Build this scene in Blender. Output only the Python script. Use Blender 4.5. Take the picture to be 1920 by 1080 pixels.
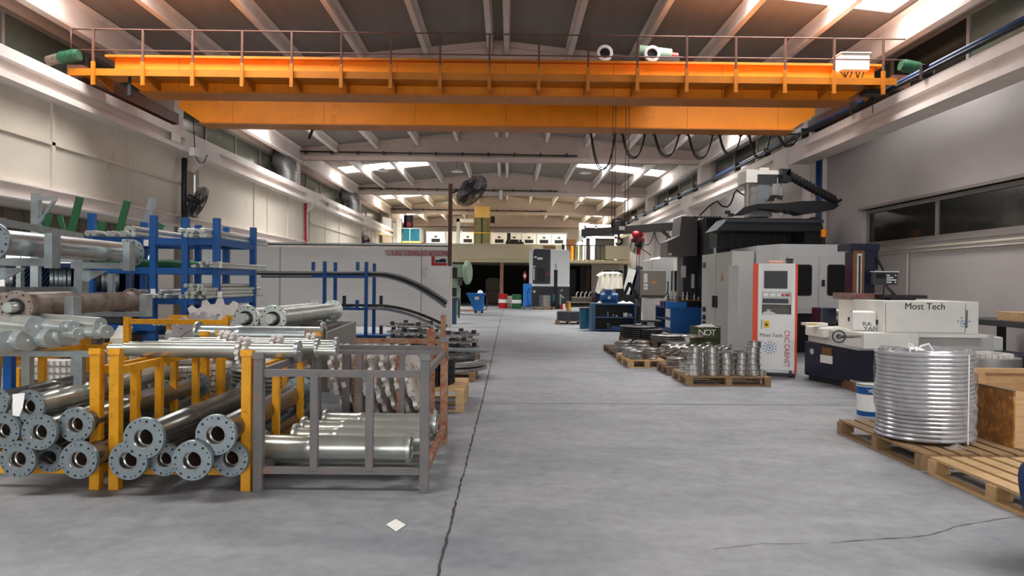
import bpy, bmesh, math, random
from mathutils import Vector, Matrix
random.seed(7)
PI = math.pi
scene = bpy.context.scene
for o in list(bpy.data.objects):
    bpy.data.objects.remove(o)
COL = scene.collection

# ------------------------------------------------------------------ camera
F = 1350.0                      # focal length in pixels of the 1920 wide frame
EYE = Vector((0, 0, 1.6))
_ro = math.radians(0.6)
_r = Vector((math.cos(_ro), 0, math.sin(_ro)))
_f = (Vector((0, 1, 0)) + _r * (8 / F) + Vector((-_r.z, 0, _r.x)) * (-9 / F)).normalized()
_u = _r.cross(_f).normalized()
_r = _f.cross(_u).normalized()
cam = bpy.data.cameras.new('camera')
cam.sensor_width = 36.0
cam.lens = F / 1920 * 36.0
cam.clip_end = 300
cam_o = bpy.data.objects.new('camera', cam)
COL.objects.link(cam_o)
cam_o.matrix_world = Matrix(((_r.x, _u.x, -_f.x, EYE.x), (_r.y, _u.y, -_f.y, EYE.y), (_r.z, _u.z, -_f.z, EYE.z), (0, 0, 0, 1)))
scene.camera = cam_o

def ray(px, py):
    return _f + _r * ((px - 960) / F) + _u * ((540 - py) / F)
def W(px, py, y):               # measured point of the photo at distance y
    d = ray(px, py); return EYE + d * (y / d.y)
def G(px, py, z=0.0):           # measured point of the photo at height z
    d = ray(px, py); return EYE + d * ((z - 1.6) / d.z)
def WX(px, py, x):
    d = ray(px, py); return EYE + d * (x / d.x)

# ------------------------------------------------------------------ world, light, exposure
scene.view_settings.view_transform = 'Standard'
scene.view_settings.look = 'None'
scene.view_settings.gamma = 1.0
scene.view_settings.use_curve_mapping = False
scene.view_settings.exposure = 0.62
wd = bpy.data.worlds.new('world'); scene.world = wd; wd.use_nodes = True
wb = wd.node_tree.nodes['Background']
wb.inputs[0].default_value = (0.93, 0.96, 1.0, 1)
wb.inputs[1].default_value = 0.4
SKYLIGHT = 5.0                 # strength of the daylight coming through the roof panels
def area(name, loc, sx, sy, power, rot=(0, 0, 0), col=(1, .97, .92)):
    l = bpy.data.lights.new(name, 'AREA'); l.shape = 'RECTANGLE'; l.size = sx; l.size_y = sy
    l.energy = power; l.color = col
    o = bpy.data.objects.new(name, l); COL.objects.link(o); o.location = loc; o.rotation_euler = rot
    return o
# added fill light behind the camera, as if through an open front
area('front_fill_light', (-0.5, -8.0, 2.6), 14, 4.2, 430, (math.radians(88), 0, 0), (.95, .97, 1))

# daylight falling through the translucent roof strips (placed in the strips themselves)
SKY = [(13.4, 15.5), (25.4, 27.4), (37.4, 39.4), (49.6, 51.6), (61.6, 63.6), (1.2, 3.2)]  # last strip, above the camera, is added to brighten the foreground
for _a, _b in SKY:
    for _x0, _x1, _s in ((-8.9, -4.05, -1), (3.42, 8.2, 1)):
        if 5 < _a < 14 and _s < 0: _a, _b = 12.6, 14.7  # near left strip sits out of view, kept only for its light
        elif 5 < _a < 14: _a, _b = 13.4, 15.5
        _xm = (_x0 + _x1) / 2
        _o = area('roof_strip_and_fill_light', (_xm, (_a + _b) / 2, 8.42 - .107 * abs(_xm + .33) + .015), _x1 - _x0, _b - _a, (225 if _a < 14 else 350) if _a > 5 else 170, (0, math.atan(.107) * _s, 0), (1, .985, .96))
        _o.data.spread = math.radians(125)

# ------------------------------------------------------------------ materials
def lin(c):
    if isinstance(c, str):
        c = [int(c[i:i + 2], 16) / 255 for i in (0, 2, 4)]
    return [((x / 12.92) if x <= .04045 else ((x + .055) / 1.055) ** 2.4) for x in c]
MATS = {}
def mat(name, col, rough=.6, metal=0.0, var=0.0, scale=6.0, bump=0.0, spot=None, spotamt=.35, spotscale=9, stretch=None, emit=0, trans=0, ior=1.45, alpha=1, coat=0):
    if name in MATS: return MATS[name]
    m = bpy.data.materials.new(name); m.use_nodes = True
    nt = m.node_tree; N = nt.nodes; L = nt.links
    b = N['Principled BSDF']
    c = lin(col)
    b.inputs['Base Color'].default_value = (*c, 1)
    b.inputs['Roughness'].default_value = rough
    b.inputs['Metallic'].default_value = metal
    b.inputs['IOR'].default_value = ior
    if coat: b.inputs['Coat Weight'].default_value = coat
    if trans: b.inputs['Transmission Weight'].default_value = trans
    if alpha < 1: b.inputs['Alpha'].default_value = alpha
    if emit:
        b.inputs['Emission Color'].default_value = (*c, 1); b.inputs['Emission Strength'].default_value = emit
    if var or bump or spot:
        tc = N.new('ShaderNodeTexCoord'); mp = N.new('ShaderNodeMapping')
        L.new(tc.outputs['Object'], mp.inputs[0])
        if stretch: mp.inputs['Scale'].default_value = stretch
        nz = N.new('ShaderNodeTexNoise'); nz.inputs['Scale'].default_value = scale; nz.inputs['Detail'].default_value = 6; nz.inputs['Roughness'].default_value = .65
        L.new(mp.outputs[0], nz.inputs['Vector'])
        rp = N.new('ShaderNodeValToRGB')
        rp.color_ramp.elements[0].position = .3; rp.color_ramp.elements[1].position = .72
        rp.color_ramp.elements[0].color = (*[max(0, x * (1 - var)) for x in c], 1)
        rp.color_ramp.elements[1].color = (*[min(1, x * (1 + var * .6)) for x in c], 1)
        L.new(nz.outputs[0], rp.inputs[0]); out = rp.outputs[0]
        if spot:
            n2 = N.new('ShaderNodeTexNoise'); n2.inputs['Scale'].default_value = spotscale; n2.inputs['Detail'].default_value = 8; n2.inputs['Roughness'].default_value = .75
            L.new(mp.outputs[0], n2.inputs['Vector'])
            r2 = N.new('ShaderNodeValToRGB'); r2.color_ramp.elements[0].position = 1 - spotamt - .08; r2.color_ramp.elements[1].position = 1 - spotamt + .05
            r2.color_ramp.elements[0].color = (0, 0, 0, 1); r2.color_ramp.elements[1].color = (1, 1, 1, 1)
            L.new(n2.outputs[0], r2.inputs[0])
            mx = N.new('ShaderNodeMix'); mx.data_type = 'RGBA'
            L.new(r2.outputs[0], mx.inputs[0]); L.new(out, mx.inputs[6]); mx.inputs[7].default_value = (*lin(spot), 1)
            out = mx.outputs[2]
        L.new(out, b.inputs['Base Color'])
        if bump:
            bp = N.new('ShaderNodeBump'); bp.inputs['Strength'].default_value = bump; bp.inputs['Distance'].default_value = .02
            L.new(nz.outputs[0], bp.inputs['Height']); L.new(bp.outputs[0], b.inputs['Normal'])
    MATS[name] = m
    return m
M_ROOF = mat('roof_sheet', '8f847c', .8, 0, .14, .6, 0, stretch=(6, .4, 1))
M_WHITE = mat('painted_concrete', 'e6dad2', .6, 0, .12, 1.2, 0, 'b9a596', .22, 1.1)
M_GIRD = mat('girder_paint', 'd8c6bb', .6, 0, .1, .8)
M_CREAM = mat('cream_panel', 'd6ccbc', .55, 0, .08, .7, 0, 'b79e8a', .3, .5)
M_WALLR = mat('right_wall_paint', 'b9b3b0', .5, 0, .1, .7)
M_WALLB = mat('rear_wall_paint', 'e0d3c4', .6, 0, .06, 1)
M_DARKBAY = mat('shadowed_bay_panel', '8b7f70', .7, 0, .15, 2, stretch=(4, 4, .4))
M_MEZZ = mat('mezzanine_paint', 'd8ccab', .6, 0, .06, 1.5)
M_PART = mat('partition_sheet', 'd6d4d1', .3, .08, .08, 1.5, 0, stretch=(.5, 1, 3))
M_FRAME = mat('window_frame_paint', '8d8680', .5)
M_GLASSW = mat('dusty_window_glass', '5b6258', .18, 0, .12, 2.0)
M_GLASSD = mat('dark_window_glass', '2d2b27', .12, 0, .3, 1.5)
M_ORANGE = mat('orange_crane_paint', 'f79206', .5, 0, .14, 1.2, 0, 'd07a10', .33, 1.6)
M_ORANGE2 = mat('orange_crane_trim_paint', 'c0700f', .5, 0, .2, 2)
M_RAIL = mat('brown_rail_paint', '664337', .55, .1, .2, 4)
M_YEL = mat('yellow_rack_paint', 'dd980c', .5, 0, .18, 5, .1, '6a4210', .34, 13)
M_GREYR = mat('grey_rack_paint', '6d6968', .5, .1, .18, 5, .1, '8f5a3c', .36, 10)
M_RUSTR = mat('rusty_rack_steel', '9b7a62', .7, .1, .3, 6, .1, '8a4522', .45, 8)
M_BLUE = mat('blue_rack_paint', '0c5296', .42, 0, .1, 4)
M_BLUED = mat('dark_blue_paint', '24406f', .4, 0, .1, 4)
M_GALV = mat('galvanised_steel', 'b4bcbd', .3, .75, .22, 9, .05)
M_GALVF = mat('galvanised_flange_steel', '8f999c', .38, .65, .16, 14, .08)
M_PIPEW = mat('pale_zinc_pipe', 'c8cac0', .28, .7, .16, 5, .04, stretch=(1, 1, 1))
M_PIPED = mat('oily_dark_pipe', '82827f', .27, .85, .28, 5, .05)
M_SHAFT = mat('pale_shaft_steel', 'c6cac3', .3, .7, .12, 8, .04)
M_STEEL = mat('bright_machined_steel', 'c9c6c0', .24, .9, .15, 6)
M_STEELM = mat('dull_machined_steel', '9a9895', .38, .7, .25, 9)
M_STEELD = mat('dark_forged_steel', '4d4b4a', .45, .6, .35, 9)
M_CAST = mat('pale_cast_steel', 'd6cfc8', .45, .2, .18, 6, .1)
M_GRAY = mat('grey_cast_steel', 'b3b1b7', .45, .15, .15, 5, .08)
M_BORE = mat('rusty_bore', '5a4638', .7, .2, .3, 8)
M_HOLE = mat('hole_shadow_steel', '1a1917', .8)
M_RUSTP = mat('rusty_pipe', '93857a', .55, .35, .25, 5, .1, '6d5142', .42, 7)
M_WOOD = mat('pallet_wood', '997957', .7, 0, .28, 5, .15, stretch=(1, 6, 6))
M_WOODL = mat('light_pallet_wood', 'c6a275', .7, 0, .22, 5, .15, stretch=(1, 6, 6))
M_WOODD = mat('dark_pallet_wood', '7d6450', .75, 0, .3, 5, .15, stretch=(1, 6, 6))
M_OSB = mat('oriented_strand_board', '9b662e', .6, 0, .4, 13, .2, 'cf9350', .42, 15)
M_BLACK = mat('black_paint', '1c1c1f', .45, 0, .2, 5)
M_BLACKG = mat('black_gloss', '0a0a0b', .35)
M_BLOCKG = mat('warm_charcoal_paint', '625d5b', .45, 0, .08, 4)
M_CHAR = mat('charcoal_paint', '35363b', .42, 0, .1, 5)
M_NAVY = mat('navy_paint', '1a1e33', .35, 0, .12, 3)
M_MACHW = mat('machine_white_paint', 'e9ebea', .4, 0, .05, 2)
M_MACHG = mat('machine_grey_paint', 'c6c5c0', .42, 0, .05, 2)
M_MACHB = mat('machine_cream_paint', 'e6e3da', .42, 0, .07, 3, 0, 'c3b19d', .22, 5)
M_PURE = mat('clean_white_paint', 'f0efec', .4)
M_RED = mat('signal_red_paint', 'b81e22', .4)
M_ORED = mat('orange_red_paint', 'e8481c', .4)
M_GREEN = mat('green_paint', '2c6b40', .5, 0, .15, 5)
M_GREENL = mat('pale_green_paint', '8fa58c', .45, 0, .1, 4)
M_GREEND = mat('dark_green_motor_paint', '27543a', .5, 0, .3, 8)
M_OLIVE = mat('olive_drum_paint', '44502f', .5, 0, .12, 5)
M_TEAL = mat('teal_paint', '1b5b7a', .45, 0, .15, 5)
M_BLUEB = mat('bright_blue_paint', '1d74c4', .45, 0, .08, 5)
M_PAPER = mat('paper', 'ece8e2', .8, 0, .05, 20)
M_CLOTH = mat('off_white_cloth', 'efeadb', .85, 0, .08, 10)
M_RUBBER = mat('black_rubber', '17171a', .6)
M_COPPER = mat('aged_pink_post', 'c08a78', .6, 0, .2, 5)
M_GLASST = mat('teal_glass', '2a6b7c', .1, 0, .2, 3)
M_YGLASS = mat('yellowed_plastic', '6c6c48', .25, 0, .3, 3)
M_PLY = mat('plywood', 'd9b36a', .6, 0, .12, 5)
M_DENIM = mat('blue_denim', '243d63', .85, 0, .25, 30, .2)
M_SKIN = mat('skin', 'c08d6c', .55)
M_HAIR = mat('dark_hair', '1d1612', .7)
M_TEXT = mat('dark_lettering', '25262b', .6)
M_REDTEXT = mat('red_lettering', 'b4282a', .6)
M_BLUETEXT = mat('blue_printed_mark', '4f94c4', .6)
M_SIGN = mat('faded_grey_sign', 'ab9c98', .6, 0, .2, 9)
M_YSIGN = mat('yellow_sign', 'efc81a', .6)
M_DUCT = mat('galvanised_duct', 'a7a9a8', .4, .6, .2, 3)
M_FILM = mat('cloudy_stretch_film', 'eeeeee', .18, 0, .05, 20, .3, alpha=.16)
M_BRONZE = mat('tan_varnished_wood', '7c5433', .5)
M_SKY = mat('lit_roof_panel', 'f4faff', .6, emit=SKYLIGHT)

# floor: worn concrete
def floor_mat():
    m = bpy.data.materials.new('worn_concrete'); m.use_nodes = True
    nt = m.node_tree; N = nt.nodes; L = nt.links; b = N['Principled BSDF']
    tc = N.new('ShaderNodeTexCoord')
    def noise(sc, det, stretch=(1, 1, 1), rot=0):
        mp = N.new('ShaderNodeMapping'); mp.inputs['Scale'].default_value = stretch; mp.inputs['Rotation'].default_value = (0, 0, rot)
        L.new(tc.outputs['Object'], mp.inputs[0])
        n = N.new('ShaderNodeTexNoise'); n.inputs['Scale'].default_value = sc; n.inputs['Detail'].default_value = det; n.inputs['Roughness'].default_value = .6
        L.new(mp.outputs[0], n.inputs['Vector']); return n.outputs[0]
    def ramp(src, p0, p1, c0, c1):
        r = N.new('ShaderNodeValToRGB'); r.color_ramp.elements[0].position = p0; r.color_ramp.elements[1].position = p1
        r.color_ramp.elements[0].color = (*lin(c0), 1); r.color_ramp.elements[1].color = (*lin(c1), 1); L.new(src, r.inputs[0]); return r.outputs[0]
    def mix(fac, a, c, mode='MIX', f=None):
        x = N.new('ShaderNodeMix'); x.data_type = 'RGBA'; x.blend_type = mode
        if f is not None: x.inputs[0].default_value = f
        else: L.new(fac, x.inputs[0])
        L.new(a, x.inputs[6]); L.new(c, x.inputs[7]); return x.outputs[2]
    base = ramp(noise(.45, 5), .3, .7, '83868c', '9b9b9c')
    fine = ramp(noise(9, 8), .3, .75, 'bdbdbd', 'ffffff')
    c = mix(None, base, fine, 'MULTIPLY', .6)
    streak = ramp(noise(1.6, 9, (1, 2.2, 1), .9), .46, .6, '000000', 'ffffff')
    pale = ramp(noise(3, 4), .2, .8, 'acaaa8', 'b8b6b5')
    sm = N.new('ShaderNodeMath'); sm.operation = 'MULTIPLY'; sm.inputs[1].default_value = .2
    L.new(streak, sm.inputs[0]); c = mix(sm.outputs[0], c, pale)
    stain = ramp(noise(1.1, 9, (1, 1.6, 1), 1), .60, .72, '000000', 'ffffff')
    st = N.new('ShaderNodeMath'); st.operation = 'MULTIPLY'; st.inputs[1].default_value = .38
    L.new(stain, st.inputs[0]); dk = ramp(noise(2, 3), 0, 1, '6d6a6a', '7a7674'); c = mix(st.outputs[0], c, dk)
    L.new(c, b.inputs['Base Color'])
    rr = N.new('ShaderNodeMapRange'); rr.inputs[3].default_value = .42; rr.inputs[4].default_value = .7
    L.new(noise(2.2, 6), rr.inputs[0]); L.new(rr.outputs[0], b.inputs['Roughness'])
    bp = N.new('ShaderNodeBump'); bp.inputs['Strength'].default_value = .25; bp.inputs['Distance'].default_value = .01
    L.new(noise(24, 8), bp.inputs['Height']); L.new(bp.outputs[0], b.inputs['Normal'])
    return m
M_FLOOR = floor_mat()

# ------------------------------------------------------------------ mesh helpers
Z = Vector((0, 0, 1))
def V(*a): return Vector(a)
def frame(axis, up=Z):
    a = Vector(axis).normalized()
    s = up.cross(a)
    if s.length < 1e-4: s = V(1, 0, 0).cross(a)
    s.normalize(); t = a.cross(s)
    return s, t, a
def basis(p, axis, up=Z):       # matrix whose local Z runs along the axis
    s, t, a = frame(axis, up)
    return Matrix(((s.x, t.x, a.x, p[0]), (s.y, t.y, a.y, p[1]), (s.z, t.z, a.z, p[2]), (0, 0, 0, 1)))
def rotz(a, p=(0, 0, 0)): return Matrix.Translation(Vector(p)) @ Matrix.Rotation(a, 4, 'Z')
LABELS = {}
def tag(o, label=None, cat=None, group=None, kind=None):
    if label: o['label'] = label
    if cat: o['category'] = cat
    if group: o['group'] = group
    if kind: o['kind'] = kind
    return o
def chain(o):
    m = Matrix.Identity(4)
    while o is not None:
        m = o.matrix_basis @ m; o = o.parent
    return m
def thing(name, label, cat, loc=(0, 0, 0), rz=0, group=None):
    o = bpy.data.objects.new(name, None); COL.objects.link(o); o.empty_display_size = .1
    o.location = loc; o.rotation_euler = (0, 0, rz)
    return tag(o, label, cat, group)
class MB:
    def __init__(s): s.v = []; s.f = []; s.sm = []; s.mi = []; s.cur = 0
    def add(s, vs, fs, M=None, sm=False):
        n = len(s.v)
        for p in vs:
            p = Vector(p); s.v.append(M @ p if M is not None else p)
        for i, f in enumerate(fs):
            s.f.append([n + k for k in f]); s.sm.append(sm if isinstance(sm, bool) else sm[i]); s.mi.append(s.cur)
        return s
    def box(s, x0, x1, y0, y1, z0, z1, M=None):
        vs = [(x, y, z) for z in (z0, z1) for y in (y0, y1) for x in (x0, x1)]
        return s.add(vs, [(0, 2, 3, 1), (4, 5, 7, 6), (0, 1, 5, 4), (2, 6, 7, 3), (0, 4, 6, 2), (1, 3, 7, 5)], M)
    def cbox(s, c, d, M=None):
        return s.box(c[0] - d[0] / 2, c[0] + d[0] / 2, c[1] - d[1] / 2, c[1] + d[1] / 2, c[2] - d[2] / 2, c[2] + d[2] / 2, M)
    def beam(s, p, q, w, h, up=Z):
        p, q = Vector(p), Vector(q)
        return s.box(-w / 2, w / 2, -h / 2, h / 2, 0, (q - p).length, basis(p, q - p, up))
    def lathe(s, prof, n=24, M=None, closed=False, a0=0, a1=2 * PI, sm=True):
        full = abs(a1 - a0 - 2 * PI) < 1e-5
        k = n if full else n + 1
        vs = []; fs = []; fl = []
        for i in range(k):
            a = a0 + (a1 - a0) * i / n
            for r, z in prof: vs.append((r * math.cos(a), r * math.sin(a), z))
        m = len(prof); segs = m if closed else m - 1
        for i in range(n):
            j = (i + 1) % k
            for t in range(segs):
                u = (t + 1) % m
                q = [i * m + t, j * m + t, j * m + u, i * m + u]
                if prof[t][0] < 1e-6: q = [i * m + t, j * m + u, i * m + u]
                elif prof[u][0] < 1e-6: q = [i * m + t, j * m + t, i * m + u]
                fs.append(q); fl.append(sm and abs(prof[t][0] - prof[u][0]) < abs(prof[t][1] - prof[u][1]) * 3)
        return s.add(vs, fs, M, fl)
    def cyl(s, p, q, r, r2=None, n=16):
        p, q = Vector(p), Vector(q); r2 = r if r2 is None else r2; h = (q - p).length
        return s.lathe([(0, 0), (r, 0), (r2, h), (0, h)], n, basis(p, q - p))
    def tube(s, pts, r, n=8, closed=False):
        pts = [Vector(p) for p in pts]; m = len(pts); vs = []; fs = []; up = None
        for i, p in enumerate(pts):
            if closed: t = pts[(i + 1) % m] - pts[i - 1]
            else: t = pts[min(i + 1, m - 1)] - pts[max(i - 1, 0)]
            a, b, c = frame(t, Z if up is None else up)
            up = b
            for k in range(n):
                w = 2 * PI * k / n; vs.append(p + a * (r * math.cos(w)) + b * (r * math.sin(w)))
        for i in range(m if closed else m - 1):
            j = (i + 1) % m
            for k in range(n):
                l = (k + 1) % n; fs.append((i * n + k, i * n + l, j * n + l, j * n + k))
        sm = [True] * len(fs)
        if not closed:
            fs.append(list(range(n))[::-1]); fs.append([(m - 1) * n + k for k in range(n)]); sm += [False, False]
        return s.add(vs, fs, None, sm)
    def prism(s, poly, z0, z1, M=None):
        n = len(poly)
        vs = [(x, y, z0) for x, y in poly] + [(x, y, z1) for x, y in poly]
        fs = [list(range(n))[::-1], [n + i for i in range(n)]] + [(i, (i + 1) % n, n + (i + 1) % n, n + i) for i in range(n)]
        return s.add(vs, fs, M)
    def ringprism(s, outer, inner, z0, z1, M=None):   # same count outer and inner outlines
        n = len(outer); vs = [(x, y, z) for z in (z0, z1) for x, y in outer] + [(x, y, z) for z in (z0, z1) for x, y in inner]
        fs = []; sm = []
        for i in range(n):
            j = (i + 1) % n
            fs += [(i, j, n + j, n + i), (3 * n + i, 3 * n + j, 2 * n + j, 2 * n + i), (n + i, n + j, 3 * n + j, 3 * n + i), (i, 2 * n + i, 2 * n + j, j)]
            sm += [False, True, False, False]
        return s.add(vs, fs, M, sm)
    def gear(s, R, Ri, nt, th, depth, M=None, duty=.5, z0=0):
        out = []; inn = []
        for i in range(nt):
            for a, rr in ((0, R - depth), (.18, R), (duty, R), (duty + .18, R - depth)):
                w = 2 * PI * (i + a) / nt; out.append((rr * math.cos(w), rr * math.sin(w))); inn.append((Ri * math.cos(w), Ri * math.sin(w)))
        if Ri > 0: return s.ringprism(out, inn, z0, z0 + th, M)
        return s.prism(out, z0, z0 + th, M)
    def mesh(s, name, inv=None):
        me = bpy.data.meshes.new(name)
        me.from_pydata([(inv @ p if inv is not None else p) for p in s.v], [], s.f)
        me.polygons.foreach_set('use_smooth', s.sm); me.polygons.foreach_set('material_index', s.mi)
        bm = bmesh.new(); bm.from_mesh(me); bmesh.ops.recalc_face_normals(bm, faces=bm.faces); [setattr(e, 'smooth', False) for e in bm.edges if len(e.link_faces) == 2 and e.calc_face_angle(0) > .62]; bm.to_mesh(me); bm.free()
        me.update(); return me
    def build(s, name, m, parent=None, bevel=0, label=None):      # a part, given in world coordinates
        inv = chain(parent).inverted() if parent is not None else None
        o = bpy.data.objects.new(name, s.mesh(name, inv)); COL.objects.link(o); o.parent = parent
        for q in (m if isinstance(m, (list, tuple)) else [m]): o.data.materials.append(q)
        if bevel:
            b = o.modifiers.new('bevel', 'BEVEL'); b.width = bevel; b.segments = 2; b.limit_method = 'ANGLE'; b.angle_limit = .7
        if label: o['label'] = label
        return o
    def one(s, name, m, label, cat, group=None, bevel=0, kind=None):  # a thing that is one mesh, origin at its base
        xs = [p.x for p in s.v]; ys = [p.y for p in s.v]; zs = [p.z for p in s.v]
        c = V((min(xs) + max(xs)) / 2, (min(ys) + max(ys)) / 2, min(zs))
        o = bpy.data.objects.new(name, s.mesh(name, Matrix.Translation(-c))); COL.objects.link(o); o.location = c
        for q in (m if isinstance(m, (list, tuple)) else [m]): o.data.materials.append(q)
        if bevel:
            b = o.modifiers.new('bevel', 'BEVEL'); b.width = bevel; b.segments = 2; b.limit_method = 'ANGLE'; b.angle_limit = .7
        return tag(o, label, cat, group, kind)
    def struct(s, name, m): return s.one(name, m, None, None, None, 0, 'structure')
def dup(root, M, label=None, group=None):
    r = root.copy(); COL.objects.link(r); r.matrix_basis = M
    if label: r['label'] = label
    if group: r['group'] = group
    for ch in list(root.children):
        c = ch.copy(); COL.objects.link(c); c.parent = r
        for g in ch.children:
            d = g.copy(); COL.objects.link(d); d.parent = c
    return r
def text(name, body, size, M, m, parent, ext=.002, sx=1.0):
    cu = bpy.data.curves.new(name, 'FONT'); cu.body = body; cu.size = size; cu.extrude = ext; cu.align_x = 'CENTER'; cu.align_y = 'CENTER'
    tmp = bpy.data.objects.new('tmp', cu); me = bpy.data.meshes.new_from_object(tmp); bpy.data.objects.remove(tmp); bpy.data.curves.remove(cu)
    o = bpy.data.objects.new(name, me); COL.objects.link(o); me.materials.clear(); me.materials.append(m); o.parent = parent
    o.matrix_basis = chain(parent).inverted() @ M @ Matrix.Diagonal((sx, 1, 1, 1))
    return o
def face_cam(p, rz=0):          # text plane that faces -Y
    return Matrix.Translation(Vector(p)) @ Matrix.Rotation(rz, 4, 'Z') @ Matrix.Rotation(PI / 2, 4, 'X')
ORD = ['first', 'second', 'third', 'fourth', 'fifth', 'sixth', 'seventh', 'eighth', 'ninth', 'tenth', 'eleventh', 'twelfth', 'thirteenth', 'fourteenth', 'fifteenth', 'sixteenth', 'seventeenth', 'eighteenth', 'nineteenth', 'twentieth', 'twenty-first', 'twenty-second', 'twenty-third', 'twenty-fourth', 'twenty-fifth', 'twenty-sixth', 'twenty-seventh', 'twenty-eighth']
def level(i, n):                # place in a stack counted from the floor
    if n == 1: return 'only one in'
    return 'lowest of' if i == 0 else 'topmost of' if i == n - 1 else ORD[i] + ' up in'
# ================================================================== the hall itself
FR = [-4.2, 7.9, 20.4, 32.0, 44.2, 56.5, 68.6]   # portal frames
RX = -0.33
def roof_z(x): return 8.42 - .107 * abs(x - RX)
XL, XR = -9.9, 8.9
MB().add([(-13, -9, 0), (9.3, -9, 0), (9.3, 70, 0), (-13, 70, 0), (-13, -9, -.2), (9.3, -9, -.2), (9.3, 70, -.2), (-13, 70, -.2)],
         [(0, 1, 2, 3), (7, 6, 5, 4), (0, 4, 5, 1), (1, 5, 6, 2), (2, 6, 7, 3), (3, 7, 4, 0)]).struct('floor', M_FLOOR)
_tn = [0]
def trim(mb, m, nm='trim'):
    _tn[0] += 1; return mb.struct('%s_%d' % (nm, _tn[0]), m)
# joints and cracks in the floor
M_JOINT = mat('dirty_floor_joint', '3f3b38', .9, 0, .3, 20)
def crack(pts, w, jag):
    pts = [Vector(p) for p in pts]; L = []; R = []
    for i in range(len(pts) - 1):
        a, b = pts[i], pts[i + 1]; n = max(2, int((b - a).length / .06))
        d = (b - a).normalized(); s = V(-d.y, d.x, 0)
        for k in range(n):
            p = a.lerp(b, k / n) + s * random.uniform(-jag, jag) * .6
            ww = w * random.uniform(.45, 1.4)
            L.append(p + s * ww / 2); R.append(p - s * ww / 2)
    n = len(L); vs = [(p.x, p.y, .003) for p in L] + [(p.x, p.y, .003) for p in R]
    return MB().add(vs, [(i, n + i, n + i + 1, i + 1) for i in range(n - 1)])
a, b = G(820, 1080), G(938, 600)
trim(crack([a + (a - b) * .06, G(850, 960), G(905, 750), G(925, 660)], .016, .009), M_JOINT)
trim(crack([G(925, 660), b, V(b.x + .1, 50, 0)], .022, .003), M_JOINT)
trim(crack([(-9, 9.35, 0), G(905, 756), G(1560, 760), (8.8, 9.6, 0)], .014, .003), M_JOINT)
for yy in (15.6, 21.5, 29): trim(crack([(-2, yy, 0), (8.8, yy + .1, 0)], .018, .002), M_JOINT)
trim(crack([G(1915, 968), G(1800, 985), G(1740, 1005), G(1640, 1012), G(1540, 1020)], .006, .012), M_JOINT)
trim(crack([G(1340, 1030), G(1420, 1020), G(1540, 1020)], .004, .012), M_JOINT)

# ---- walls (right)
def wall_with_openings(name, x0, x1, y0, y1, z0, z1, ops, m):
    mb = MB(); ys = sorted({y0, y1, *[o[0] for o in ops], *[o[1] for o in ops]})
    for i in range(len(ys) - 1):
        a, b = ys[i], ys[i + 1]; zz = z0
        for o in sorted([o for o in ops if o[0] <= a and o[1] >= b], key=lambda o: o[2]):
            if o[2] > zz: mb.box(x0, x1, a, b, zz, o[2])
            zz = o[3]
        if zz < z1: mb.box(x0, x1, a, b, zz, z1)
    return mb.struct(name, m)
lowwin = [(-3.5, 6.9, 2.62, 3.52), (9.2, 18.1, 2.62, 3.52), (24, 30.5, 2.62, 3.5), (34, 42, 2.62, 3.5)]
lowwin[0] = (-3.5, 7.3, 2.62, 3.52)
hiwin = []
for i in range(len(FR) - 1):
    a, b = FR[i] + .6, FR[i + 1] - .6
    hiwin.append((a, b, 5.75, 7.05))
wall_with_openings('wall_right', XR, XR + .3, -9, 70, 0, 7.6, lowwin + hiwin, M_WALLR)
wn = [0]
def window(x, y0, y1, z0, z1, side, nmull, glass, fr=.09):
    wn[0] += 1; s = side
    f = MB(); xf0, xf1 = (x, x + .1) if s > 0 else (x - .1, x)
    f.box(xf0, xf1, y0, y1, z0, z0 + fr).box(xf0, xf1, y0, y1, z1 - fr, z1).box(xf0, xf1, y0, y0 + fr, z0 + fr, z1 - fr).box(xf0, xf1, y1 - fr, y1, z0 + fr, z1 - fr)
    for k in range(1, nmull + 1):
        yy = y0 + (y1 - y0) * k / (nmull + 1); f.box(xf0, xf1, yy - fr / 2, yy + fr / 2, z0 + fr, z1 - fr)
    o = f.struct('window_%d' % wn[0], M_FRAME)
    for k in range(nmull + 1):
        a = y0 + (y1 - y0) * k / (nmull + 1); b = y0 + (y1 - y0) * (k + 1) / (nmull + 1)
        xm = (xf0 + xf1) / 2
        MB().box(xm - .01, xm + .01, a + fr / 2, b - fr / 2, z0 + fr * .6, z1 - fr * .6).build('pane', glass[k % len(glass)] if isinstance(glass, list) else glass, o)
for y0, y1, z0, z1 in lowwin: window(XR + .12, y0, y1, z0, z1, 1, 2 if y1 - y0 > 8 else 1, M_GLASSD)
for y0, y1, z0, z1 in hiwin: window(XR + .1, y0, y1, z0, z1, 1, 3, [M_GLASSW, M_GLASSW, M_GLASSD])
# window sill trim along the low windows, and the conduit run below them
trim(MB().box(XR - .06, XR + .12, 9.1, 18.2, 3.52, 3.58).box(XR - .04, XR + .1, 9.1, 18.2, 2.56, 2.62), M_FRAME)
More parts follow.
